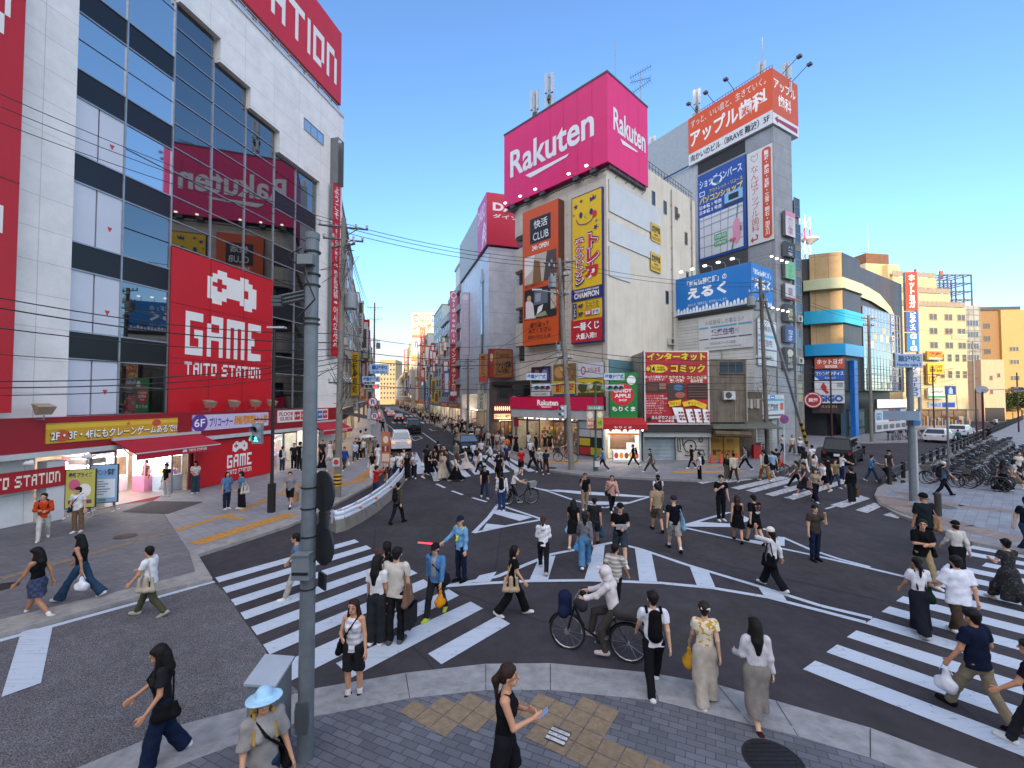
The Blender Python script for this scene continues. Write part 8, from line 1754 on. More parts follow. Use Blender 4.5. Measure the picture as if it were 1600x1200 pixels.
def bicycle(label,M,c='#1b1c20',group=None,basket='#3a3a3c',ebike=False,step=True):
 t=thing('bicycle',label,'bicycle',M,group);m=mat(c,.35,.3);R_=.33;wb=.56
 for y in (-wb,wb):
  q=MB();q.tube([(0,y+R_*math.cos(a),R_+R_*math.sin(a)) for a in np.linspace(0,6.2832,23)],.021,6,0,False);q.tube([(0,y+(R_-.03)*math.cos(a),R_+(R_-.03)*math.sin(a)) for a in np.linspace(0,6.2832,19)],.01,4,1,False)
  for k in range(12):a=k*math.pi/6;q.tube([(.02*(-1)**k,y,R_),(0,y+(R_-.03)*math.cos(a),R_+(R_-.03)*math.sin(a))],.0035,3,1)
  q.lathe([(.05 if ebike and y>0 else .025,-.05),(.05 if ebike and y>0 else .025,.05)],c=(0,y,R_),axis='x',n=8,mi=1);q.build('wheel',[mat('#141415',.8),mat('#9a9c9e',.3,.8)],t)
  q=MB();q.tube([(0,y+(R_+.035)*math.cos(a),R_+(R_+.035)*math.sin(a)) for a in np.linspace(.25,2.7,9)],.016,4);q.build('mudguard',m,t)
 q=MB();bb_=(0,-.08,.29);hd_=(0,.42,.82);st_=(0,-.26,.78)
 q.tube([st_,bb_],.02,6);q.tube([hd_,(0,.25,.45),bb_],.024,6);
 if not step:q.tube([hd_,st_],.02,6)
 q.tube([(0,.40,.9),(0,.45,.7),(0,wb,R_)],.02,6);q.tube([st_,(0,-wb,R_),bb_],.013,5);q.build('frame',m,t)
 q=MB();q.tube([(0,.40,.9),(0,.38,1.0)],.014,5);q.tube([(-.27,.22,1.02),(-.2,.36,1.04),(0,.39,1.0),(.2,.36,1.04),(.27,.22,1.02)],.014,6);q.build('handlebar',mat('#8d8f91',.3,.7),t)
 q=MB();q.add([(-.1,-.42,.9),(.1,-.42,.9),(.03,-.12,.9),(-.03,-.12,.9),(-.08,-.4,.83),(.08,-.4,.83),(.02,-.14,.85),(-.02,-.14,.85)],[(0,1,2,3),(7,6,5,4),(0,4,5,1),(1,5,6,2),(2,6,7,3),(3,7,4,0)]);q.tube([st_,(0,-.28,.84)],.014,5);q.build('saddle',mat('#161617',.6),t)
 if basket:
  q=MB();q.add([(-.15,.48,.72),(.15,.48,.72),(.15,.72,.74),(-.15,.72,.74),(-.19,.44,.97),(.19,.44,.97),(.19,.8,1.0),(-.19,.8,1.0)],[(0,1,2,3),(0,1,5,4),(1,2,6,5),(2,3,7,6),(3,0,4,7)]);q.build('basket',mat(basket,.6,.3),t)
 q=MB();q.lathe([(.09,.05),(.09,.056)],c=(0,bb_[1],bb_[2]),axis='x',n=14);q.tube([(.06,bb_[1],bb_[2]),(.08,bb_[1]+.12,bb_[2]-.12)],.01,4);q.tube([(-.06,bb_[1],bb_[2]),(-.08,bb_[1]-.12,bb_[2]+.12)],.01,4);q.box(.07,bb_[1]+.09,bb_[2]-.14,.17,bb_[1]+.15,bb_[2]-.11);q.box(-.17,bb_[1]-.15,bb_[2]+.11,-.07,bb_[1]-.09,bb_[2]+.14);q.build('crank',mat('#77797b',.3,.7),t)
 if ebike:q=MB();q.box(-.04,-.24,.3,.04,-.14,.72);q.ball(bb_,(.07,.11,.09));q.build('battery',BLK,t)
 else:q=MB();q.box(-.06,-wb-.22,.72,.06,-wb+.25,.735);q.tube([(-.05,-wb-.2,.72),(0,-wb,R_)],.008,4);q.tube([(.05,-wb-.2,.72),(0,-wb,R_)],.008,4);q.build('carrier',mat('#6d6f71',.4,.6),t)
 return t
def bface(u,v,face,z=None):x,y=gp(u,v,.0);zz=ground_z(x,y);x,y=gp(u,v,zz);return TM(x,y,zz,-math.radians(face))
proto=[bicycle('',TM(0,-9,0),c,'bicycles in the pavement parking rows',b) for c,b in (('#1a1b1f','#4a4a4c'),('#5a5d62','#6d6a64'),('#26303f',None),('#3a2a28','#57534c'),('#8a8f94','#3a3a3c'))]
a0=Vector(gp(1432,756,.135));a1=Vector(gp(1600,668,.135));dv_=(a1-a0).normalized();nv=Vector((-dv_.y,dv_.x));an_=math.atan2(nv.y,nv.x)-math.pi/2
for i in range(84):
 row=0 if i<48 else 1;k=i if row==0 else i-48
 p=a0+dv_*(.62*k+.5+rnd.uniform(-.08,.08))+nv*(-.9-1.5*row+rnd.uniform(-.12,.12));M=TM(p.x,p.y,.135,an_+rnd.uniform(-.14,.14)+(math.pi if rnd.random()<.15 else 0))@Matrix.Rotation(rnd.uniform(-.1,.02),4,'Y')
 copy_tree(proto[rnd.randrange(5)],None,M,'bicycle parked side by side in the long packed rows on the right pavement')
for i in range(9):
 M=bface(1388+i*6.2,688-i*.35,60+rnd.uniform(-25,25));copy_tree(proto[i%5],None,M,'bicycle parked in the cluster on the arcade side kerb','bicycles clustered by the arcade')
for i in range(3):copy_tree(proto[i],None,bface(1176+i*9,713-i,20+10*i),'bicycle parked at the foot of the white agency building','bicycles by the agency')
for o in proto:
 for ch in list(o.children):bpy.data.objects.remove(ch)
 bpy.data.objects.remove(o)
bicycle('black bicycle wheeled by the white haired man in the middle of the crossing',bface(811,788,78),'#15161a',basket='#8d8f90');bicycle('dark bicycle ridden by the boy in black shorts on the zebra stripes',bface(1213,744,82),'#17181c',basket=None)
eb=bicycle('black electric delivery bicycle with navy front bag near the kerb',bface(933,1024,292),'#151518',basket=None,ebike=True);pinkb=bicycle('dark ladies bicycle ridden on the pavement before the crimson shop',bface(884,722,288),'#1b1b1f');fb1=bicycle('bicycle ridden away on the far right by a rider in black',bface(1543,690,20),'#1b1b1f');fb2=bicycle('bicycle ridden at the far right by a rider in white',bface(1555,669,10),'#1b1b1f')
EM=eb.matrix_world.copy()
V,Q=grow([((0,.6,.74),(0,.6,.96),.12,.13),((-.1,.6,.72),(.1,.6,.72),.11,.11)],.018,k=.05);tag(obj('front_bag',npmesh('front_bag',V,Q,[fabric('#1b2440')]),None,EM),'navy front bag hung on the handlebar of the delivery bicycle','bag')
V,Q=grow([((-.08,-.42,.9),(-.08,-.82,.92),.13,.16),((.08,-.42,.9),(.08,-.82,.92),.13,.16)],.02,k=.06,wr=.006);tag(obj('rear_box',npmesh('rear_box',V,Q,[fabric('#3d3c3d')]),None,EM),'big grey covered delivery box on the back of the electric bicycle','box')
V,Q=grow([((s*.24,.3,1.0),(s*.3,.2,.98),.08,.1) for s in (1,-1)],.015,k=.02);obj('hand_muff',npmesh('hand_muff',V,Q,[fabric('#2a2b2f')]),eb)
def rider(bk,top,bot,hair,label,h=1.64,arms=None,**k):
 p=bk.matrix_world.translation;a=-math.degrees(bk.matrix_world.to_euler().z);r=math.radians(a);f=Vector((math.sin(r),math.cos(r)));
 return person(int(p.x*31),int(p.y*17),None,a,top,bot,hair,label,gait={1:(72,62),-1:(34,44)},h=h,xy=(p.x-f.x*.32,p.y-f.y*.32),z=p.z,lean=14,**({'gz':.05}|k),arms=arms or {1:(48,8,22,4),-1:(48,8,22,4)})
rd=rider(eb,'H#c4bfc0','P#3f3b38','o:c9c3c4','rider in a pale hooded sun jacket sitting on the delivery bicycle',fem=1,turn=0,shoe='#b9a8a4',loose=1.4,gz=.02)
rider(pinkb,'T#c9c9c8','P#a86a70','s','cyclist in white top and pink trousers before the crimson shop');rider(fb1,'L#1d1d22','P#1f1f24','s','cyclist in black riding away at the far right');rider(fb2,'L#c3c6c8','P#1b1b1f','s','cyclist in white top at the far right')
person(801,735,787,78,'T#c9c8c4','P#232326','s','white haired man in a pale shirt pushing a bicycle',arms=ARM['fwd'],hairc='#b9b4ac',lean=14)
x,y=gp(1391,757,.0);t=thing('pushchair','black folding pushchair with a low seat near the right kerb','pushchair',TM(x,y,.06,-1.5))
q=MB()
for s in (-.24,.24):q.tube([(s,.5,.12),(s,.05,.5),(s,-.45,1.0)],.016,6);q.tube([(s,-.38,.12),(s,.05,.5),(s,.3,.55)],.016,6)
q.tube([(-.24,-.45,1.0),(.24,-.45,1.0)],.018,6);q.build('frame',mat('#2a2a2c',.4,.5),t)
V,Q=grow([((-.15,.05,.45),(.15,.05,.45),.12,.12,.7),((-.15,-.22,.75),(.15,-.22,.75),.08,.08),((0,.02,.45),(0,-.22,.75),.15,.13)],.02,k=.06);obj('seat',npmesh('seat',V,Q,[fabric('#1a1a1d')]),t)
for s in (-.24,.24):
 for yy in (.5,-.38):q=MB();q.lathe([(.12,-.03),(.12,.03)],c=(s,yy,.1),axis='x',n=14);q.build('wheel',mat('#19191a',.8),t)
def car(label,M,c,L,Wd,Hh,belt,hood,ws,rear,cat='car',tail='#8a1414',tail_e=0.,plate_='#c9cdc8',spare=False,gl_=None):
 """y forward; hood length, windscreen run and rear-window run in metres"""
 t=thing('parked_car' if cat=='car' else cat,label,cat,M);pm=mat(c,.18,.1,v=.03);tr=mat('#19191b',.6);w=Wd/2;gl_=gl_ or glass('#0b0d10',.03);f,r=L/2,-L/2
 P=[(r+.05,.28),(f-.05,.28),(f,.42),(f-.02,belt-.28),(f-.18,belt-.12),(f-hood,belt),(r+.12,belt),(r,belt-.12),(r-.02,.5)]
 q=MB();n=len(P)
 for x,s in ((-w,.96),(w,.96)):pass
 xs_=[-w+.04,-w,w,w-.04];ins=[.03,0,0,.03];o=[]
 for X,d in zip(xs_,ins):o.append([(X,yy-np.sign(yy)*d,zz-(d if zz>belt-.15 else 0)) for yy,zz in P])
 for a,b_ in zip(o,o[1:]):
  for i in range(n):k=(i+1)%n;q.quad(a[i],a[k],b_[k],b_[i])
 q.poly(o[0]);q.poly(o[-1]);bd=q.build('body',pm,t,smooth=True)
 G=[(f-hood,belt-.01),(f-hood-ws,Hh-.04),(f-hood-ws-.25,Hh),(r+.3+rear,Hh),(r+.12+rear,Hh-.05),(r+.1,belt-.01)]
 tw=w-.06;tt=w-.22;wd=lambda z:tw+(tt-tw)*(z-belt)/(Hh-belt)
 q=MB();A=[(-wd(z),y,z) for y,z in G];B=[(wd(z),y,z) for y,z in G]
 for i in range(len(G)-1):q.quad(A[i],A[i+1],B[i+1],B[i])
 q.poly(A);q.poly(B);q.build('roof',pm,t,smooth=True)
 def pane_(nm,pts):q=MB();q.poly(pts);q.build(nm,gl_,t)
 for nm,(a,b_) in (('windscreen',(0,1)),('rear_window',(5,4))):
  (y0,z0),(y1,z1)=G[a],G[b_];e=.012 if a==0 else -.012;l=lambda u,X:(X*(wd(z0+(z1-z0)*u)-.06),y0+(y1-y0)*u+e,z0+(z1-z0)*u+.008);pane_(nm,[l(.1,-1),l(.1,1),l(.93,1),l(.93,-1)])
 yb0,yb1=f-hood-.12,r+.22;zt=Hh-.12;zb=belt+.05;fr_=lambda z:(z-belt)/(Hh-.04-belt)
 cuts=[0,.36,.7,1] if L>4.2 else [0,.5,1]
 for s in (-1,1):
  for a,b_ in zip(cuts,cuts[1:]):
   T0,T1=f-hood-ws-.1,r+.2+rear*.9;y=lambda u,top:(yb0+(yb1-yb0)*u) if not top else (T0+(T1-T0)*u);g_=.02
   pane_('side_window',[(s*(wd(zb)+.012),y(a+g_,0),zb),(s*(wd(zb)+.012),y(b_-g_,0),zb),(s*(wd(zt)+.012),y(b_-g_,1),zt),(s*(wd(zt)+.012),y(a+g_,1),zt)])
  q=MB();q.box(s*w-.0,f-hood-.35,belt,s*(w+.2),f-hood-.2,belt+.14);q.build('wing_mirror',pm,t)
  q=MB();q.add([(s*(w+.004),r+.02,belt-.08),(s*(w-.3),r-.028,belt-.08),(s*(w-.3),r-.034,belt-.26),(s*(w+.004),r+.01,belt-.28)],[(0,1,2,3)]);q.build('tail_light',mat(tail,.3,e=tail_e),t)
  q=MB();q.box(s*(w-.42),f-.06,belt-.36,s*(w-.04),f+.012,belt-.2);q.build('headlight',mat('#c9cdd0',.15),t)
  for yy in (f-.85,r+.85):
   q=MB();q.lathe([(.2,-.1),(.33,-.11),(.34,0),(.33,.1),(.2,.11)],c=(s*(w-.1),yy,.33),axis='x',n=20);q.lathe([(.001,-.115),(.2,-.115),(.2,.115),(.001,.115)],c=(s*(w-.1),yy,.33),axis='x',n=14,mi=1);q.build('wheel',[mat('#121213',.8),mat('#6d7073',.3,.7)],t)
  q=MB();q.box(s*(w-.002),r+.3,.3,s*(w+.012),f-.3,.36);q.box(s*(w-.002),yb1+.3,belt-.2,s*(w+.02),yb1+.45,belt-.17);q.build('side_trim',tr,t)
 q=MB();q.box(-.17,r-.045,.62,.17,r-.025,.8);q.build('number_plate',mat(plate_),t)
 q=MB();q.box(-w+.05,r-.05,.3,w-.05,r+.1,.46);q.box(-w+.1,f-.1,.3,w-.1,f+.02,.5);q.build('bumper',tr if c in ('#0e0f11','#111214','#15161a') else pm,t)
 if spare:q=MB();q.lathe([(.36,0),(.36,.2),(.2,.22)],c=(0,r-.22,.95),axis='y',n=20);q.build('spare_wheel',tr,t)
 return t
def cm(u,v,face,L=0):x,y=gp(u,v,0);a=math.radians(face);return TM(x+math.sin(a)*L/2,y+math.cos(a)*L/2,0,-a)
sa=math.degrees(math.atan2(SD[0],SD[1]))
car('glossy black people carrier waiting on the side street behind the crossing',cm(1308,727,46,4.7),'#0e0f11',4.75,1.85,1.9,1.02,.95,.75,.12,'van',gl_=glass('#0a0b0d',.03))
car('white estate car stopped on the side street, nearer of the two white cars',cm(1460,692,54,4.7),'#c4c6c8',4.7,1.82,1.47,.93,1.35,.75,.55)
car('white car ahead of the white estate on the side street',cm(1494,683,56,4.5),'#c9cacb',4.5,1.8,1.45,.92,1.3,.75,.6)
car('white minivan with glowing orange tail lights queuing in the street',cm(627,706,sa,4.2),'#c3c6c9',4.3,1.72,1.78,1.0,.8,.7,.15,'minivan',tail='#d8641c',tail_e=2.)
car('black boxy off road car with a spare wheel on its back door',cm(646.5,679,sa,4.2),'#111214',4.2,1.8,1.95,1.1,1.3,.3,.05,tail='#6a1010',spare=True,gl_=glass('#3a4246',.05))
car('dark car third in the queue up the street',cm(623.5,660,sa,4.4),'#1d1f22',4.4,1.8,1.7,1.0,1.1,.7,.3,tail='#e0281c',tail_e=2.)
car('red lit car far up the street, nearest of the far queue',cm(611,651,sa,4.4),'#b9babb',4.4,1.8,1.6,.95,1.1,.7,.4,tail='#f03020',tail_e=3.)
car('silver car far up the street near the left kerb, last one visible',cm(606,645,sa,4.4),'#8d9094',4.4,1.8,1.6,.95,1.1,.7,.4,tail='#f03020',tail_e=3.)
car('dark saloon facing the crossing on the right hand lane of the street',cm(738,711,sa+180,-4.5),'#15161a',4.6,1.75,1.52,.95,1.25,.8,.6,gl_=glass('#3f566c',.03))
K_,N_,W_,G_='#17171a','#1d2740','#d3d3d2','#5c5d60'
person(788,1035,None,95,'S#17171b','B#1b1b1f','p','woman in black sleeveless top and shorts crossing the near pavement holding a blue phone',h=1.66,arms={1:(22,8,78,30),-1:(12,8,92,34)},hairc='#2e1f18',lead='l',fem=1,turn=0,amp=.6)
PH=PPL[-1]
person(252,1024,1196,232,'T#232327','W#1c2740','l','woman in charcoal T-shirt and wide navy jeans stepping over the kerb at bottom left',bags=[('sh','#18181a','black shoulder bag of the woman stepping over the kerb at bottom left',-1)],arms={1:(18,10,42,10),-1:(4,14,36,0)},shoe='#d8d8d8',turn=20,tuck=1,loose=1.1,amp=.55,lead='l')
person(412,1076,None,140,'T#8f8d8b','P#27364e','h:9fc8e0+','person in pale blue sun hat and grey T-shirt standing beside the grey cabinet',gait='stand',h=1.58,bags=[('bp','#9c8248','mustard backpack of the person in the pale blue sun hat'),('sh','#161618','black waist pouch of the person in the pale blue sun hat',-1)],arms={1:(12,10,30,0),-1:(2,14,20,0)},fem=1,turn=10,loose=1.6)
person(552,932,1092,186,'Sscfd0d4/a9abb4','B#232427','l','woman in pale top and dark bermuda shorts with black trainers crossing towards the near kerb',bags=[('sh','#141416','black crossbody bag of the woman in bermuda shorts',1)],arms={1:(6,14,92,30),-1:(6,12,12,0)},shoe='#18181a',sock='#d6d6d6',hairc='#2b1b15',turn=0,gait='stand')
person(588,866,1006,12,'T#d2d2d4','W#26282c','l','woman in tucked white T-shirt and wide dark culottes seen from behind on the left crossing',tuck=1,shoe='#d4d4d4',gait='stand',fem=1,turn=8)
person(618,853,1004,8,'T#bdb8ae','P#1c1c1f','s','man in cream T-shirt with a brown tote seen from behind on the left crossing',bags=[('tote','#6e5546','brown patterned tote on the shoulder of the man in the cream T-shirt'),('paper','#26282b','black and brown paper carrier held by the man in the cream T-shirt')],gait='stand',loose=1.4,shoe='#4a4a4c',turn=-15)
person(591,868,978,70,'S#c9c2b8','P#3a3a3e','n','woman with a loose brown bun half hidden between the couple on the left crossing',gait='stand',hairc='#4a2f22',fem=1,turn=30)
person(603,846,958,20,'T#1b1b1e','P#202226','b','dark haired person in black behind the three friends on the left crossing',gait='stand',fem=0)
person(681,843,962,196,'J#4a77a4','P#26272b','c:1b1c20','man in open blue denim shirt and cap carrying an orange bag on the left crossing',bags=[('sh','#1d1f28','small dark crossbody bag of the man in the denim shirt',-1),('hand','#c2801c','orange cloth bag held by the man in the denim shirt',-1)],inner='#85888d',shoe='#a9c23a',lead='r',fat=1.12)
gd=person(720,805,908,222,'L#6c9ac2','P#1a2134','c:1c2438','security guard in pale blue shirt and yellow vest straps holding a red baton',gait='stand',arms={1:(20,22,40,0),-1:(3,9,10,0)},shoe='#131315',turn=-20,fem=0)
person(801,850,961,90,'T#161618','W#161618','b','woman all in black with a beige tote walking past the hatched island',bags=[('tote','#a99478','beige cloth tote of the woman all in black',1)],shoe='#d0cdc8',fem=1,turn=0)
person(464,838,934,250,'T#5a7286','P#a8a59c','s','man in blue grey T-shirt and pale trousers half hidden behind the grey steel pole',lead='l')
person(234,850,962,262,'T#d4d5d8','P#4a4a38','s','man in white T-shirt and olive trousers looking at a phone by the brick kerb',bags=[('tote','#aaa08c','cream tote bag of the man in the white T-shirt by the brick kerb',-1)],arms={1:(10,8,80,25)},shoe='#a09a8c',turn=15,loose=1.4,fat=1.05)
person(58,848,958,268,'S#161619','Mx1f2c48/39405c','l','woman in a navy plaid mini skirt with long loose curls walking left',shoe='#b9ae9c',sock='#d0d0d0',skin=3,tuck=1,turn=-10)
person(126,832,936,262,'S#19191b','F#2b4259','l','woman in black vest and flared jeans with a white carrier bag walking left',bags=[('hand','#d2d4d8','white plastic carrier held by the woman in flared jeans',-1)],shoe='#cfcfd2',skin=3,tuck=1,amp=1.25)
person(67,774,843,140,'J#b8401f','P#b7b4aa','s','man in bright orange jacket and pale trousers outside the red TAITO STATION board',bags=[('bp','#202024','dark backpack of the man in the orange jacket')],arms={1:(20,8,75,30),-1:(15,8,70,30)},turn=30)
person(121,766,832,165,'T#cfcfce','P#6c5a42','s','man in white T-shirt and khaki trousers in front of the yellow poster stand',bags=[('sh','#22345c','navy shoulder bag of the man before the yellow poster stand',1)],gait='stand',turn=40)
person(354,747,796,120,'Df3f6388/54789c','P#222a3c','b','woman in a loose blue denim tunic chatting beside the red GAME panel',gait='stand',loose=2.0,fem=1)
person(377,746,795,215,'T#4f7a9c','W#1e1e22','b','woman in dark overalls and blue top chatting beside the red GAME panel',bags=[('tote','#b9b0a4','pale tote bag of the woman in dark overalls',-1)],gait='stand',fem=1)
person(453,737,793,172,'T#7d7f82','B#17171a','s','man in grey T-shirt and black shorts carrying a brown paper bag on the slab pavement',bags=[('paper','#a0784e','brown paper bag held by the man in black shorts',-1)],shoe='#18181a',sock='#d0d0d0')
person(260,726,776,195,'T#161619','P#a9aaac','s','man in black T-shirt and grey trousers standing at the shop entrance',bags=[('hand','#cfd2d6','white carrier bag of the man at the shop entrance',1)],gait='stand')
person(305,726,771,160,'T#cfcdca','W#33434f','b','woman in white top and dark jeans standing against the red GAME panel',gait='stand',arms=ARM['phone'],fem=1)
person(228,720,768,200,'T#6e5a48','P#2a2622','s','person in brown standing inside the lit game centre entrance',gait='stand',fat=1.15)
for a in (
 (441,697,737,10,'T#cdcdd0','P#26324a','s','person in white T-shirt with a dark backpack by the glass shop window','stand',[('bp','#1f2024','dark backpack of the person by the glass shop window')],{}),
 (459,692,734,150,'T#2b2826','P#1c1c1e','s','person in dark brown looking into the shop under the small awning','stand',[],{}),
 (468,690,735,30,'T#1a1a1d','P#202022','s','person all in black queuing under the small awning','stand',[],{}),
 (474,693,738,40,'T#a8bccb','P#28344a','s','person in pale blue shirt beside the small awning, just left of the steel pole','stand',[],{}),
 (503,700,739,200,'D#17171a','N#17171a','b','woman in a black dress with a backpack just right of the steel pole','walk',[('bp','#17171a','black backpack of the woman just right of the steel pole')],{'sock':'#d0d0d0'}),
 (503,687,728,170,'T#2c2c30','P#1d1e22','s','man in black behind the woman in a black dress by the steel pole','stand',[],{}),
 (516,692,722,185,'D#cac6c0','N#cac6c0','l','woman in a white dress under the small red awning','stand',[],{}),
 (523,689,721,200,'T#c9a9a4','P#3a3a40','l','woman in pale pink top next to the woman in a white dress','stand',[],{}),
 (538,697,735,185,'J#23458c','P#3d342c','s','man in bright blue jacket carrying a white bag by the striped utility pole','walk',[('hand','#c6c6c8','white bag held by the man in the bright blue jacket',-1)],{}),
 (555,688,722,175,'T#9fb4c9','P#2f3848','s','man in pale blue shirt behind the man in the bright blue jacket','walk',[],{}),
 (563,672,706,10,'T#c4c6c6','P#4a4a4e','s','person in white shirt at the back of the crowd under the dark brown awning','stand',[],{}),
 (571,668,702,40,'T#b9bcb8','P#6a6a66','s','taller person in off white shirt at the back under the dark brown awning','stand',[],{}),
 (556,684,716,160,'T#8a7f74','P#3a3a3a','s','person in taupe T-shirt in the crowd under the dark brown awning','stand',[],{}),
 (561,689,717,200,'T#202023','P#18181a','s','person all in black in the crowd left of the white umbrella','stand',[],{}),
 (578,690,714,190,'D#9a8a78','N#9a8a78','b','woman in a light brown dress under the white umbrella','stand',[],{'arms':ARM['onehand']}),
 (567,692,717,170,'T#c0bdb6','P#2b2b2e','b','woman in white top and black trousers left of the woman under the umbrella','stand',[],{}),
 (585,688,714,165,'T#6f6a62','P#4a4238','s','person in grey brown shirt right of the white umbrella','stand',[],{}),
 (590,700,728,0,'T#c9c9ca','P#d0cdc6','b','person in white with a white bag at the edge of the left kerb','walk',[],{}),
 (582,705,750,200,'T#19191c','W#cfcdc8','l','woman in black top and white wide trousers with long hair by the kerb','stand',[('tote','#c9c4ba','white tote bag of the woman in white wide trousers',1)],{}),
 (587,727,781,40,'L#a81f22','P#24344c','s','person in red sweatshirt holding up a tall signboard by the barrier','stand',[],{'arms':{1:(95,8,50,20),-1:(60,8,80,30)}}),
 (621,751,818,25,'J#4a4638','P#1d1d20','s','man in olive jacket with a big black backpack walking beside the white barrier','walk',[('bp','#19191b','big black backpack of the man in the olive jacket')],{'shoe':'#151517'}),
):person(a[0],a[1],a[2],a[3],a[4],a[5],a[6],a[7],gait=a[8],bags=a[9],**a[10])
for a in (
 (612,706,751,200,'T#cfd0d2','P#26324c','s','man in white T-shirt and navy trousers behind the barrier end',[],{}),
 (623,704,750,195,'T#d3d3d4','P#1e2a44','s','bigger man in white T-shirt beside the barrier end',[('sh','#161618','black crossbody bag of the bigger man in white T-shirt',1)],{'fat':1.15}),
 (603,712,752,170,'S#c9c4be','B#3a3028','b','woman in white vest with hair tied up behind the barrier',[],{}),
 (636,706,749,190,'D#161619','K#161619','b','woman in a long black dress next to the barrier end',[],{}),
 (631,699,742,170,'T#c4b3a8','P#2b2b30','l','woman in pale pink top behind the long black dress',[],{}),
 (647,706,747,170,'T#b9bcc6','P#1f2024','p','woman in pale lilac top with a black backpack worn in front',[('sh','#161618','black bag of the woman in the pale lilac top',1)],{'arms':ARM['phone']}),
 (667,694,738,0,'T#1b1b1e','P#1d1d20','s','man in black with a dark backpack walking up the street',[('bp','#202125','dark backpack of the man walking up the street'),('hand','#cfd4d4','white bag held by the man walking up the street',-1)],{}),
 (670,701,747,100,'D#141417','N#141417','b','woman in a black knee length dress crossing to the right',[],{'arms':ARM['onehand']}),
 (677,703,743,80,'T#232326','P#17171a','b','person in dark clothes close behind the black knee length dress',[],{}),
 (684,687,730,350,'T#18181b','P#202024','s','tall man in black T-shirt at the back of the far crossing',[],{}),
 (687,694,736,200,'T#2c2624','P#1f1f22','b','person in dark brown top at the middle of the far crossing',[],{}),
 (693,694,737,170,'T#2a2a2e','P#24242a','s','person in black beside the long beige coat',[],{}),
 (692,703,750,200,'L#a3978a','K#a89c8e','b','woman in a long flowing beige coat dress on the far crossing',[('tote','#b59c94','dusty pink bag of the woman in the beige coat dress',1)],{'flare':.27}),
 (699,700,746,250,'T#3a3030','P#1f2634','s','man in dark brown T-shirt facing the long beige coat dress',[],{'shoe':'#c9c9c9'}),
 (713,708,752,285,'L#b9a894','K#131316','l','woman in beige knit and a wide long black skirt with long brown hair',[],{'flare':.3,'hairc':'#3a221a'}),
 (728,700,735,280,'L#bdb6ac','K#c2b5a6','l','woman with a cream and black swirling skirt reaching forward',[],{'flare':.26,'arms':{1:(55,8,20,0)}}),
 (713,691,722,190,'L#6f7268','P#5c5c56','s','man in grey green shirt behind the far crossing',[],{}),
 (740,689,724,350,'T#a9bacd','P#22242c','s','person in pale blue shirt near the dark taxi',[],{'arms':ARM['phone']}),
 (745,697,732,170,'T#24242a','B#a8b2bc','b','person in black with pale shorts in front of the dark taxi',[],{}),
 (751,700,740,268,'T#cdced0','P#19191c','s','man in white T-shirt and black trousers checking a phone while crossing',[],{'arms':ARM['onehand']}),
 (766,693,725,270,'L#cfd2d6','P#1e1e22','s','man in loose white shirt striding left on the far crossing',[('hand','#b9aca0','beige bag of the man in the loose white shirt',-1)],{'amp':1.3,'loose':1.6}),
 (752,686,718,200,'T#c6c6c6','P#3a4a60','s','person in white T-shirt between the dark taxi and the crowd',[],{}),
 (780,702,746,190,'D#18181c','N#18181c','b','woman in a navy black dress on the right end of the far crossing',[],{}),
 (779,725,751,10,'T#17171a','P#17171a','s','short dark figure at the near edge of the far crossing',[],{}),
 (792,692,731,200,'T#22345c','B#1d2434','s','man in navy T-shirt and navy shorts stepping onto the far crossing',[],{'sock':'#c0c0c0'}),
 (786,688,722,175,'T#8b8f94','P#3a3e44','s','person in light grey top beside the orange T-shirt',[],{}),
 (792,681,713,10,'T#c26a30','B#3a3a3c','s','person in a bright orange T-shirt seen from behind',[],{}),
 (814,699,741,185,'T#a31c28','B#17171a','s','person in a red T-shirt with white print on the corner',[],{'arms':ARM['onehand'],'shoe':'#c9c9c9'}),
 (829,685,718,200,'T#c3ccd8','P#1d1d22','s','person in pale shirt behind the red T-shirt',[],{}),
 (833,697,733,230,'L#17171a','W#17171a','b','woman all in black striding left on the corner',[],{'amp':1.3}),
 (843,699,737,200,'Lfbdb9b0/5a584e','P#2b2b30','h:c9b890','woman in patterned white blouse and straw hat on the corner',[],{}),
 (853,701,742,20,'T#2b2d34','P#4a2e26','s','man with a dark backpack and maroon trousers on the corner',[('bp','#1e2530','dark backpack of the man in maroon trousers')],{}),
 (757,725,778,165,'T#141417','P#28324a','s','man in black T-shirt with a pale print and jeans ahead of the far crossing',[('bp','#17171a','black backpack of the man in the printed black T-shirt')],{}),
 (784,737,799,5,'L#d3d4d6','P#22355a','s','man in white long sleeves with a black backpack seen from behind by the small triangle',[('bp','#151518','black backpack of the man in white long sleeves')],{'gait':'stand'}),
):person(a[0],a[1],a[2],a[3],a[4],a[5],a[6],a[7],bags=a[8],**a[9])
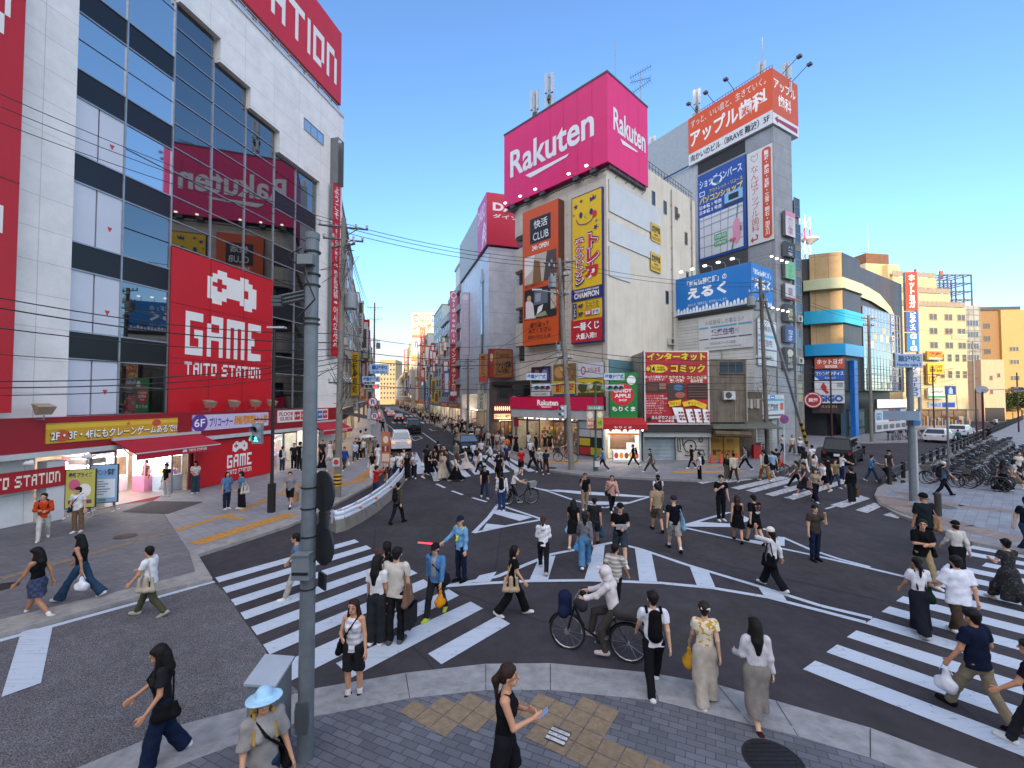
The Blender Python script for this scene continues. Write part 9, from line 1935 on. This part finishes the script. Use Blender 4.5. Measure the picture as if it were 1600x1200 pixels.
for a in (
 (914,740,797,176,'T#15161b','P#8f7a62','s','man in black T-shirt and tan trousers with a hand at his mouth',[],{'arms':ARM['face'],'gait':'stand'}),
 (956,742,799,180,'H#b98f84','P#17171a','s','man in dusty pink hooded top and black trousers',[('sh','#1f1f22','dark shoulder bag of the man in the pink hooded top',1)],{'loose':1.6}),
 (1029,741,800,0,'T#cfcfce','P#2a2a2c','c:17171a','man in white T-shirt and cap just ahead of the beige T-shirt',[('bp','#1d2230','dark backpack of the man in white T-shirt and cap')],{}),
 (1027,753,830,2,'T#8d7f68','B#4f463c','s','man in beige T-shirt and brown shorts seen from behind',[],{'shoe':'#151517','loose':1.5,'skin':0}),
 (1054,772,860,4,'T#121319','B#8d8d8a','k:2a2c34','person in black T-shirt, grey shorts and patterned beanie with a blue tote',[('tote','#6d96ad','sky blue tote hanging from the person in the beanie',1)],{'shoe':'#17181b','sock':'#d0d0d0','fem':0}),
 (1127,741,814,182,'T#12141b','P#17171b','s','tall man in black standing with a hand at his chest',[],{'gait':'stand','arms':{1:(12,8,118,38)}}),
 (1153,771,846,20,'S#131316','M#131316','l','woman in a flared black mini dress with long brown hair',[],{'hairc':'#2f1f1a','flare':.26,'shoe':'#202022','sk':1.15}),
 (1180,770,849,350,'T#131317','B#151518','s','man in black T-shirt with a bear print on the back and black shorts',[],{'loose':1.6,'shoe':'#1b1b1d','blen':.8}),
 (1208,822,920,330,'L#c2c3c6','W#16181f','c:d0ccc4+','woman in white cap and grey sweatshirt raising an arm',[('tote','#131316','large black tote of the woman in the white cap',-1)],{'arms':{-1:(95,12,75,20)},'shoe':'#c9c9c9','fem':1}),
 (1274,787,876,178,'T#3e3833','P#1a2438','s','man in brown and black polo shirt with a hand at his chin',[],{'arms':ARM['face2'],'gait':'stand','shoe':'#17171a','fat':1.05}),
 (849,812,893,5,'H#d3d5d8','P#1d1e21','p','woman in a white hooded jacket seen from behind on the hatched island',[],{'fem':1,'shoe':'#a8998e','hairc':'#3a241c','arms':ARM['phone']}),
 (896,799,855,15,'D#17171a','M#17171a','l','girl in a short black dress holding a white and blue carrier bag',[('hand','#8fb8d4','white and blue carrier bag of the girl in the short black dress',-1)],{'sk':1.2}),
 (914,803,886,8,'L#6a6b70','W#4a7396','c:2a2a2e+','woman in grey top, pale wide jeans and dark cap seen from behind',[('hand','#4b8fc0','blue and white plastic bag of the woman in pale wide jeans',-1)],{'fem':1,'tuck':1}),
 (929,777,852,15,'T#26272a','B#2c2e33','s','man in dark printed T-shirt carrying a round blue bag',[('hand','#1f4258','round dark blue bag of the man in the dark printed T-shirt',1)],{'loose':1.5,'shoe':'#1b1b1e'}),
 (969,782,880,182,'T#121215','B#333a44','c:17171a','man in black T-shirt, grey shorts and cap holding a folded map',[],{'arms':ARM['phone'],'sock':'#d0d0d0'}),
 (961,846,958,35,'Ts8d8a84/b9b6ae','P#17171a','s','man in grey striped T-shirt and black trousers behind the bicycle',[],{'loose':1.4}),
 (1022,916,1080,8,'T#cfd2da','P#17181c','s','man in white T-shirt with a big black backpack near the kerb',[('bp','#121214','big black backpack of the man near the kerb')],{'shoe':'#c9c9ca','lead':'r'}),
 (1103,941,1096,14,'Dfcbc3ac/b0882a','K#a39c90','n','woman in a yellow floral blouse and long beige skirt with a white bow',[('hand','#b98a30','mustard bag held by the woman in the floral blouse',-1)],{'tuck':1,'hairc':'#2a1c18','skin':2,'sk':1.02}),
 (1184,977,1133,10,'L#bdbcc2','N#76716c','l','woman in pale cardigan and grey knit dress stepping onto the near kerb',[],{'shoe':'#3a1c16','sk':1.15,'flare':.15,'arms':{1:(-6,9,12,0),-1:(8,12,60,0)}}),
):person(a[0],a[1],a[2],a[3],a[4],a[5],a[6],a[7],bags=a[8],**a[9])
for a in (
 (1446,765,868,8,'T#1d2328','P#18181b','k:15171c','man in loose dark T-shirt and beanie with a tan tote near the right kerb',[('tote','#9a7c5c','tan paper tote of the man in the beanie',1)],{'loose':1.8,'fem':0,'gait':'stand','fat':1.1}),
 (1442,806,912,190,'T#131316','P#8d7d5e','s','man in black T-shirt and beige trousers with folded arms on the right crossing',[('sh','#17171a','black waist bag of the man with folded arms',-1)],{'arms':ARM['cross'],'loose':1.6,'turn':30,'hairc':'#141012'}),
 (1497,818,905,12,'L#b9b7b2','K#16161a','c:1a1a1c','woman in pale knitted cardigan and black skirt on the right crossing',[],{'fem':1,'sk':.8}),
 (1438,872,990,14,'T#cbcdd2','K#1b1d26','p','woman in white T-shirt and long dark pinafore on the right crossing',[],{'straps':1,'arms':{1:(10,18,50,0)},'shoe':'#b0aca6','tuck':1,'flare':.19}),
 (1500,862,1000,12,'T#d0d4de','P#43382e','s','person in an oversized white T-shirt holding a green bag on the right crossing',[('hand','#1c3a28','dark green bag held by the person in the oversized white T-shirt',-1)],{'loose':2.0,'fat':1.15,'arms':{-1:(12,20,60,10)}}),
 (1530,942,1122,350,'T#141b30','P#7f7460','s','man in navy T-shirt and beige trousers, white plastic bag, nearest on right crossing',[('hand','#c6cad2','white plastic bag held by the man in the navy T-shirt',-1)],{'loose':1.5,'shoe':'#17171a','fat':1.12,'arms':{1:(0,22,30,0),-1:(6,16,20,0)}}),
 (1578,843,946,6,'Tn131316/3a3a3c','Kn131316/3a3a3c','n','woman in a black dotted dress with bare shoulders on the right crossing',[],{'shoe':'#b0a49c','arms':{-1:(10,18,80,20)}}),
 (1622,990,1185,330,'T#141418','P#2a2a2e','s','person in a black T-shirt cut off by the right edge, arm swinging',[],{'arms':{-1:(22,16,25,0)}}),
 (1606,772,868,190,'T#181a22','P#24344a','s','person in a navy T-shirt at the right edge of the bicycle pavement',[],{}),
 (1474,718,775,95,'T#4a5a66','P#15161d','c:b9b9b2','man in white cap and grey shirt striding past the parked bicycles',[('bp','#1c1f26','dark backpack of the man in the white cap')],{'amp':1.35,'shoe':'#15151a'}),
 (1362,709,752,95,'Tf1f4a7a/6fa8c4','P#26364e','s','man in a blue patterned shirt pushing the pushchair',[],{'arms':ARM['fwd'],'hairc':'#2c1c14'}),
 (1389,703,748,170,'T#26282e','B#3c3a30','c:15151a','man in dark grey T-shirt and cap behind the pushchair',[],{'gait':'stand'}),
 (1568,716,768,100,'T#4a4444','K#101014','l','woman in a wide long black skirt walking by the parked bicycles',[],{'flare':.34}),
 (1584,716,764,120,'Tnb9b6b4/2a2a2c','N#6a5a50','b','woman in black and white patterned top beside the wide black skirt',[('hand','#b9bcc0','pale plastic bag of the woman in the patterned top',1)],{'fem':1}),
 (1592,703,752,185,'T#bdb8ae','P#26221f','n','woman in a cream blouse and dark trousers at the right edge',[],{'fem':1}),
 (1498,665,696,350,'L#2d4c58','P#22262c','s','person in a teal jacket walking in the road behind the white cars',[],{'h':1.62}),
):person(a[0],a[1],a[2],a[3],a[4],a[5],a[6],a[7],bags=a[8],**a[9])
for a in (
 (1195,701,752,0,'L#b9b0a0','P#7a5526','s','man in cream top and brown trousers with a black backpack on the zebra stripes',[('bp','#14151b','black backpack of the man in brown trousers')],{}),
 (1245,717,764,290,'T#5f5848','P#141416','p','woman in khaki top and loose black trousers striding left',[],{'fem':1,'amp':1.35,'shoe':'#c9c9c9'}),
 (1258,720,775,275,'Dn20222e/5a5c6a','N#23252f','s','person in a dark flecked dress with white trainers',[],{'fem':1,'shoe':'#d0d0d4'}),
 (1274,732,784,185,'T#8f8672','W#141622','b','woman in khaki blouse and black trousers with a pink bag',[('tote','#8a6f66','dusty pink bag of the woman in the khaki blouse',1)],{'fem':1,'hairc':'#3a1f18'}),
 (1272,708,752,160,'T#c0c0c0','B#3a3a3c','b','woman with wavy hair drinking from a white cup',[],{'fem':1,'arms':ARM['face']}),
 (1287,722,768,275,'T#cfd2d8','B#131318','s','person in white T-shirt and black shorts looking left',[],{'shoe':'#c0c0c0','arms':ARM['onehand']}),
 (1305,723,762,190,'T#76694e','P#2f3a4c','s','person in olive T-shirt and jeans on the zebra stripes',[],{}),
 (1316,712,751,100,'T#cfd3d8','P#1f2c44','s','man in white shirt looking at a phone behind the black van',[],{'arms':ARM['fwd'],'gait':'stand'}),
 (1331,729,786,355,'L#101015','W#1d2024','s','man all in black standing with a large brown paper bag',[('paper','#5f4634','large brown paper bag of the man all in black',1)],{'gait':'stand','loose':1.4,'fem':0}),
 (1257,697,738,5,'L#1d1b1c','P#b9b4aa','b','woman in black top and white trousers with black hair, seen from behind',[],{'fem':1}),
 (1270,694,732,0,'T#c9ced6','P#8f8a7c','s','man in white T-shirt with a dark strap across the back',[('sh','#26334a','dark sling of the man in the white T-shirt at the zebra stripes',1)],{}),
 (1295,716,757,20,'T#1b1b1f','P#1e1e22','s','person in black between the white T-shirt and the olive one',[],{}),
 (1250,682,712,185,'T#c9ccd0','N#1c2230','h:b9b4a8','woman in white T-shirt and straw hat outside the letting agency',[],{}),
 (1238,679,709,190,'T#b9b2a4','W#5a564c','s','man in cream shirt outside the letting agency',[],{}),
 (1223,678,708,170,'T#bab4ac','P#2a2a2e','s','person in pale top by the white agency board',[],{}),
 (1208,703,746,5,'T#7d9ab0','B#17171b','s','man in pale blue T-shirt and black shorts beside a bicycle',[],{}),
 (1214,700,738,10,'T#23252a','P#1f2126','s','person in dark clothes by the tall cone and the bicycle',[],{}),
 (1081,694,732,275,'T#1b1b1f','P#17171a','s','man in black T-shirt walking past the graffiti shutter',[],{'arms':ARM['onehand']}),
 (1093,706,752,280,'T#cfcfd2','P#131316','s','man in white T-shirt with a dark backpack at the first zebra stripe',[('bp','#17181f','dark backpack of the man at the first zebra stripe')],{'arms':ARM['onehand'],'gait':'stand'}),
 (1137,709,750,200,'L#2a2624','K#4a4c40','b','woman in dark top and long grey green skirt on the zebra stripes',[],{}),
 (1147,706,753,5,'L#b0a696','P#3a2a28','s','man in cream jacket walking beside the long grey green skirt',[],{}),
 (1165,696,734,275,'T#77767c','P#131522','s','man in grey shirt with a dark holdall walking left along the corner',[('bp','#24232a','dark holdall on the back of the man in the grey shirt')],{'amp':1.3}),
 (990,694,729,285,'T#1a1a1e','P#17171b','s','man in black with a backpack walking past the little corner stall',[('bp','#17171a','black backpack of the man by the little corner stall')],{'amp':1.2}),
 (1017,700,739,275,'T#3c3c40','P#3a3c36','c:24242a','man in dark grey with a khaki bag walking past the grey shutter',[('tote','#5f564c','khaki bag of the man passing the grey shutter',-1)],{'amp':1.3}),
 (942,697,736,280,'T#3f6fa8','P#1f2433','s','man in blue T-shirt carrying a white box bag by the green lamp post',[('paper','#c3c5c8','white box bag of the man in the blue T-shirt',-1)],{'amp':1.3}),
 (958,692,712,180,'T#b9ac9c','P#3a3a3c','s','person leaning at the counter of the little corner stall',[],{'gait':'stand'}),
 (826,674,704,30,'T#c9ced8','P#23262f','s','person in white shirt at the door of the crimson shop',[],{}),
 (838,676,706,200,'T#1d1a1c','P#1b1b1f','b','woman in black holding up a phone before the crimson shop',[],{'arms':ARM['upb'],'fem':1}),
 (852,678,706,190,'T#24211f','B#3a3634','s','person in black T-shirt and dark shorts by the crimson shop door',[],{}),
 (859,675,707,185,'T#2c2524','B#2a2622','s','person in brown T-shirt with a pale bag by the crimson shop door',[('hand','#b9b0a8','pale bag of the person in the brown T-shirt',-1)],{}),
 (806,676,708,170,'D#18181b','K#18181b','l','woman in a black dress at the left end of the crimson shop',[],{}),
 (797,674,706,20,'T#19191c','P#1d1d20','s','person in black near the left end of the crimson shop',[],{}),
 (785,676,705,200,'T#c3bdb4','P#3a3a3e','b','woman in white by the shop with glowing lamps',[],{'fem':1}),
 (777,673,701,180,'T#aaa29a','B#5a4a42','s','person in pale grey before the shop with glowing lamps',[],{}),
 (770,677,703,160,'T#2a2a2e','P#2a2c33','s','person in dark blue clothes before the shop with glowing lamps',[],{}),
 (763,672,698,190,'T#b9b4ae','P#22252c','s','person in off white shirt at the kerb by the dark taxi',[],{}),
 (746,667,692,180,'T#a8a39c','P#3a3a3c','s','person in light beige top behind the dark taxi roof',[],{}),
 (737,669,692,200,'T#1d1d20','P#1f1f23','s','person in black behind the dark taxi roof',[],{}),
 (752,668,694,20,'T#6a4a4a','P#2b2b30','b','woman in maroon top on the pavement behind the dark taxi',[],{'fem':1}),
 (722,653,678,10,'T#17171b','P#19191c','s','man all in black walking up the right hand pavement',[],{}),
 (716,655,680,185,'D#1b1b1f','N#1b1b1f','l','woman in black walking down the right hand pavement',[],{}),
 (704,651,671,170,'T#c6c6c4','P#39404e','s','person in white on the right hand pavement up the street',[],{}),
 (697,650,668,185,'T#c2bfb9','P#24242a','s','person in white top and black trousers further up the right hand pavement',[],{}),
 (598,654,676,0,'T#1f1f24','P#1b1c22','s','person in dark clothes walking in the road on the left up the street',[],{}),
):person(a[0],a[1],a[2],a[3],a[4],a[5],a[6],a[7],bags=a[8],**a[9])
def held(J,M,s=1):return M@Vector(tuple(J['wr',s]+J['hd',s]*.12))
def gadget(name,label,cat,J,M,s,size,col,col2=None,tilt=.6):
 p=held(J,M,s);R_=M.to_3x3().normalized().to_4x4();q=MB();a,b,c=size;q.box(-a/2,-b/2,-c/2,a/2,b/2,c/2)
 o=q.build(name,mat(col,.35),None,Matrix.Translation(p)@R_@Matrix.Rotation(tilt,4,'X'));return tag(o,label,cat)
gadget('mobile_phone','blue cased phone held by the woman in black sleeveless top','phone',PH[1],PH[2],1,(.078,.155,.012),'#7f9fd0',tilt=.7)
J_,M_=gd[1],gd[2];p0=held(J_,M_,1);dirv=(M_.to_3x3()@Vector((.25,.95,.25))).normalized()
bt=MB();bt.tube([tuple(p0-dirv*.08),tuple(p0+dirv*.14)],.018,8,1);bt.tube([tuple(p0+dirv*.14),tuple(p0+dirv*.62)],[.022,.018],8,0)
tag(bt.build('baton',[mat('#d8343a',.35,e=1.2,v=0),mat('#18181a')],None),'glowing red traffic baton held by the security guard','baton')
V,Q=grow([(J_['sh',k]+V3(-k*.04,.03,.06),J_['wai']+V3(-k*.02,.155,.05),.022,.02) for k in (1,-1)]+[(J_['sh',k]+V3(-k*.04,-.03,.06),J_['wai']+V3(-k*.02,-.14,.05),.022,.02) for k in (1,-1)],.014,k=.01)
obj('vest_strap',npmesh('vest_strap',V,Q,[mat('#b9d21c',.6)]),gd[0])
def find(s):return [p for p in PPL if s in p[0]['label']][0]
m_=find('folded map');gadget('folded_map','white folded map held by the man in grey shorts and cap','map',m_[1],m_[2],1,(.30,.22,.01),'#cdd2d8',tilt=.9)
b_=find('yellow floral');V,Q=grow([(b_[1]['hd']+V3(s*.01,-.125,.04),b_[1]['hd']+V3(s*.06,-.13,.055),.01,.024,.6) for s in (1,-1)],.012,k=.01);obj('hair_bow',npmesh('hair_bow',V,Q,[mat('#d0d0d0')]),b_[0])
w_=find('drinking from a white cup');gadget('paper_cup','white paper cup of the woman with wavy hair','cup',w_[1],w_[2],1,(.07,.07,.2),'#cfcfd0',tilt=.3)
bp_=find('bear print');c=bp_[1]['che'];q=MB()
y_=c[1]-.150*1.05
def disc(x,z,r,mi):q.add([(x+r*math.cos(t),y_-.012-.001*mi,z+r*math.sin(t)) for t in np.linspace(0,6.283,15)[:-1]],[tuple(range(14))],mi)
for x,z,r in ((-.075,c[2]+.09,.035),(.075,c[2]+.09,.035),(0,c[2]+.02,.085)):disc(x,z,r,0)
disc(0,c[2]+.02,.07,1);disc(0,c[2]-.005,.03,0)
q.box(-.09,y_-.016,c[2]-.13,.09,y_-.012,c[2]-.10,2);q.box(-.06,y_-.016,c[2]-.17,.06,y_-.012,c[2]-.145,2)
q.build('back_print',[mat('#8d5a44'),mat('#131317'),mat('#c9c9c9')],bp_[0])
r_=find('red sweatshirt');p=held(r_[1],r_[2],1);q=MB();q.tube([tuple(p-Vector((0,0,.9))),tuple(p+Vector((0,0,.4)))],.02,6)
t=thing('placard','tall narrow placard with pictures held up by the person in red','placard');q.build('pole',mat('#6a5a48'),t)
f2=Fr((p[0]-.22,p[1]),(1,-.2));q=MB();q.box(0,-.02,p[2]+.1,.44,.02,p[2]+1.55);bd=q.build('board',mat('#a8684e',.5,v=.2,sc=3),t,f2.M);art(bd,0,p[2]+.1,.44,p[2]+1.55,-.021,[('r','#c9b39a',.08,.05,.92,.3),('c','#d8c0aa',.5,.75,.3,.12),('r','#7d2f2a',.08,.36,.92,.55),('v','案内中','#e8dccc',.4,.37,.6,.54,.01)])
u_=find('light brown dress');p=held(u_[1],u_[2],1)
t=thing('umbrella','open white umbrella above the crowd on the left pavement','umbrella',TM(p[0],p[1],0));hz=p[2]+.75
q=MB();n=8;rim=[(.55*math.cos(2*math.pi*i/n),.55*math.sin(2*math.pi*i/n),hz-.2) for i in range(n)];mid_=[(.3*math.cos(2*math.pi*i/n),.3*math.sin(2*math.pi*i/n),hz-.05) for i in range(n)]
for i in range(n):k=(i+1)%n;q.quad(rim[i],rim[k],mid_[k],mid_[i]);q.poly([mid_[i],mid_[k],(0,0,hz)])
q.build('canopy',mat('#cfcdc8',.6),t);q=MB();q.tube([(0,0,p[2]-.1),(0,0,hz+.08)],.012,6);q.build('shaft',mat('#777777',.4,.6),t)
CV,CQ,CM,CI=[],[],[],[];off=0
def crowd_mat(m):
 if m not in CM:CM.append(m)
 return CM.index(m)
kinds=[]
for i in range(9):
 tp=('T#cbcbca','T#17171b','T#1d1d22','L#8d8f94','T#b9b2a8','D#17171a','T#3a4658','T#c9c6c2','T#2a2a30')[i];bt_=('P#1d1e24','P#202226','B#2a2a30','P#2c3444','W#5a564e','N#17171a','P#1b1c22','P#26324a','P#3a3a3e')[i]
 pr,_=person_parts(dict(top=tp,bot=bt_,hair='sbslsbsss'[i],gait='walk' if i%3 else 'stand',fem=i in (1,3,5),seed=i*5,amp=1.),.062);kinds.append(pr)
rc_=random.Random(11)
def crowd_add(x,y,z,a,s):
 global off
 c,si=math.cos(a),math.sin(a)
 for nm,V,Q,ms,mi in rc_.choice(kinds):
  if not len(Q):continue
  W3=np.stack([x+s*(V[:,0]*c-V[:,1]*si),y+s*(V[:,0]*si+V[:,1]*c),z+s*V[:,2]],1);CV.append(W3);CQ.append(Q+off);CI.append(np.full(len(Q),crowd_mat(ms[0])));off+=len(V)
for i in range(235):
 u=rc_.uniform(0,1);yy=62+u*150 if i<190 else rc_.uniform(46,62);xr=-.3-.2993*(yy-41.3)
 if rc_.random()<.78 or i>=190:x=xr-.6-abs(rc_.gauss(0,1.1));zz=.14
 else:x=xr-11.8-rc_.uniform(0,2.2);zz=.12
 crowd_add(x,yy,zz,rc_.choice((.3,3.4))+rc_.gauss(0,.3),rc_.uniform(.92,1.05))
V=np.concatenate(CV);Q=np.concatenate(CQ)
tag(obj('crowd',npmesh('crowd',V,Q,CM,np.concatenate(CI))),'dense crowd of shoppers on the pavements far up the street','crowd',kind='stuff')
bpy.data.objects.remove(_fo)
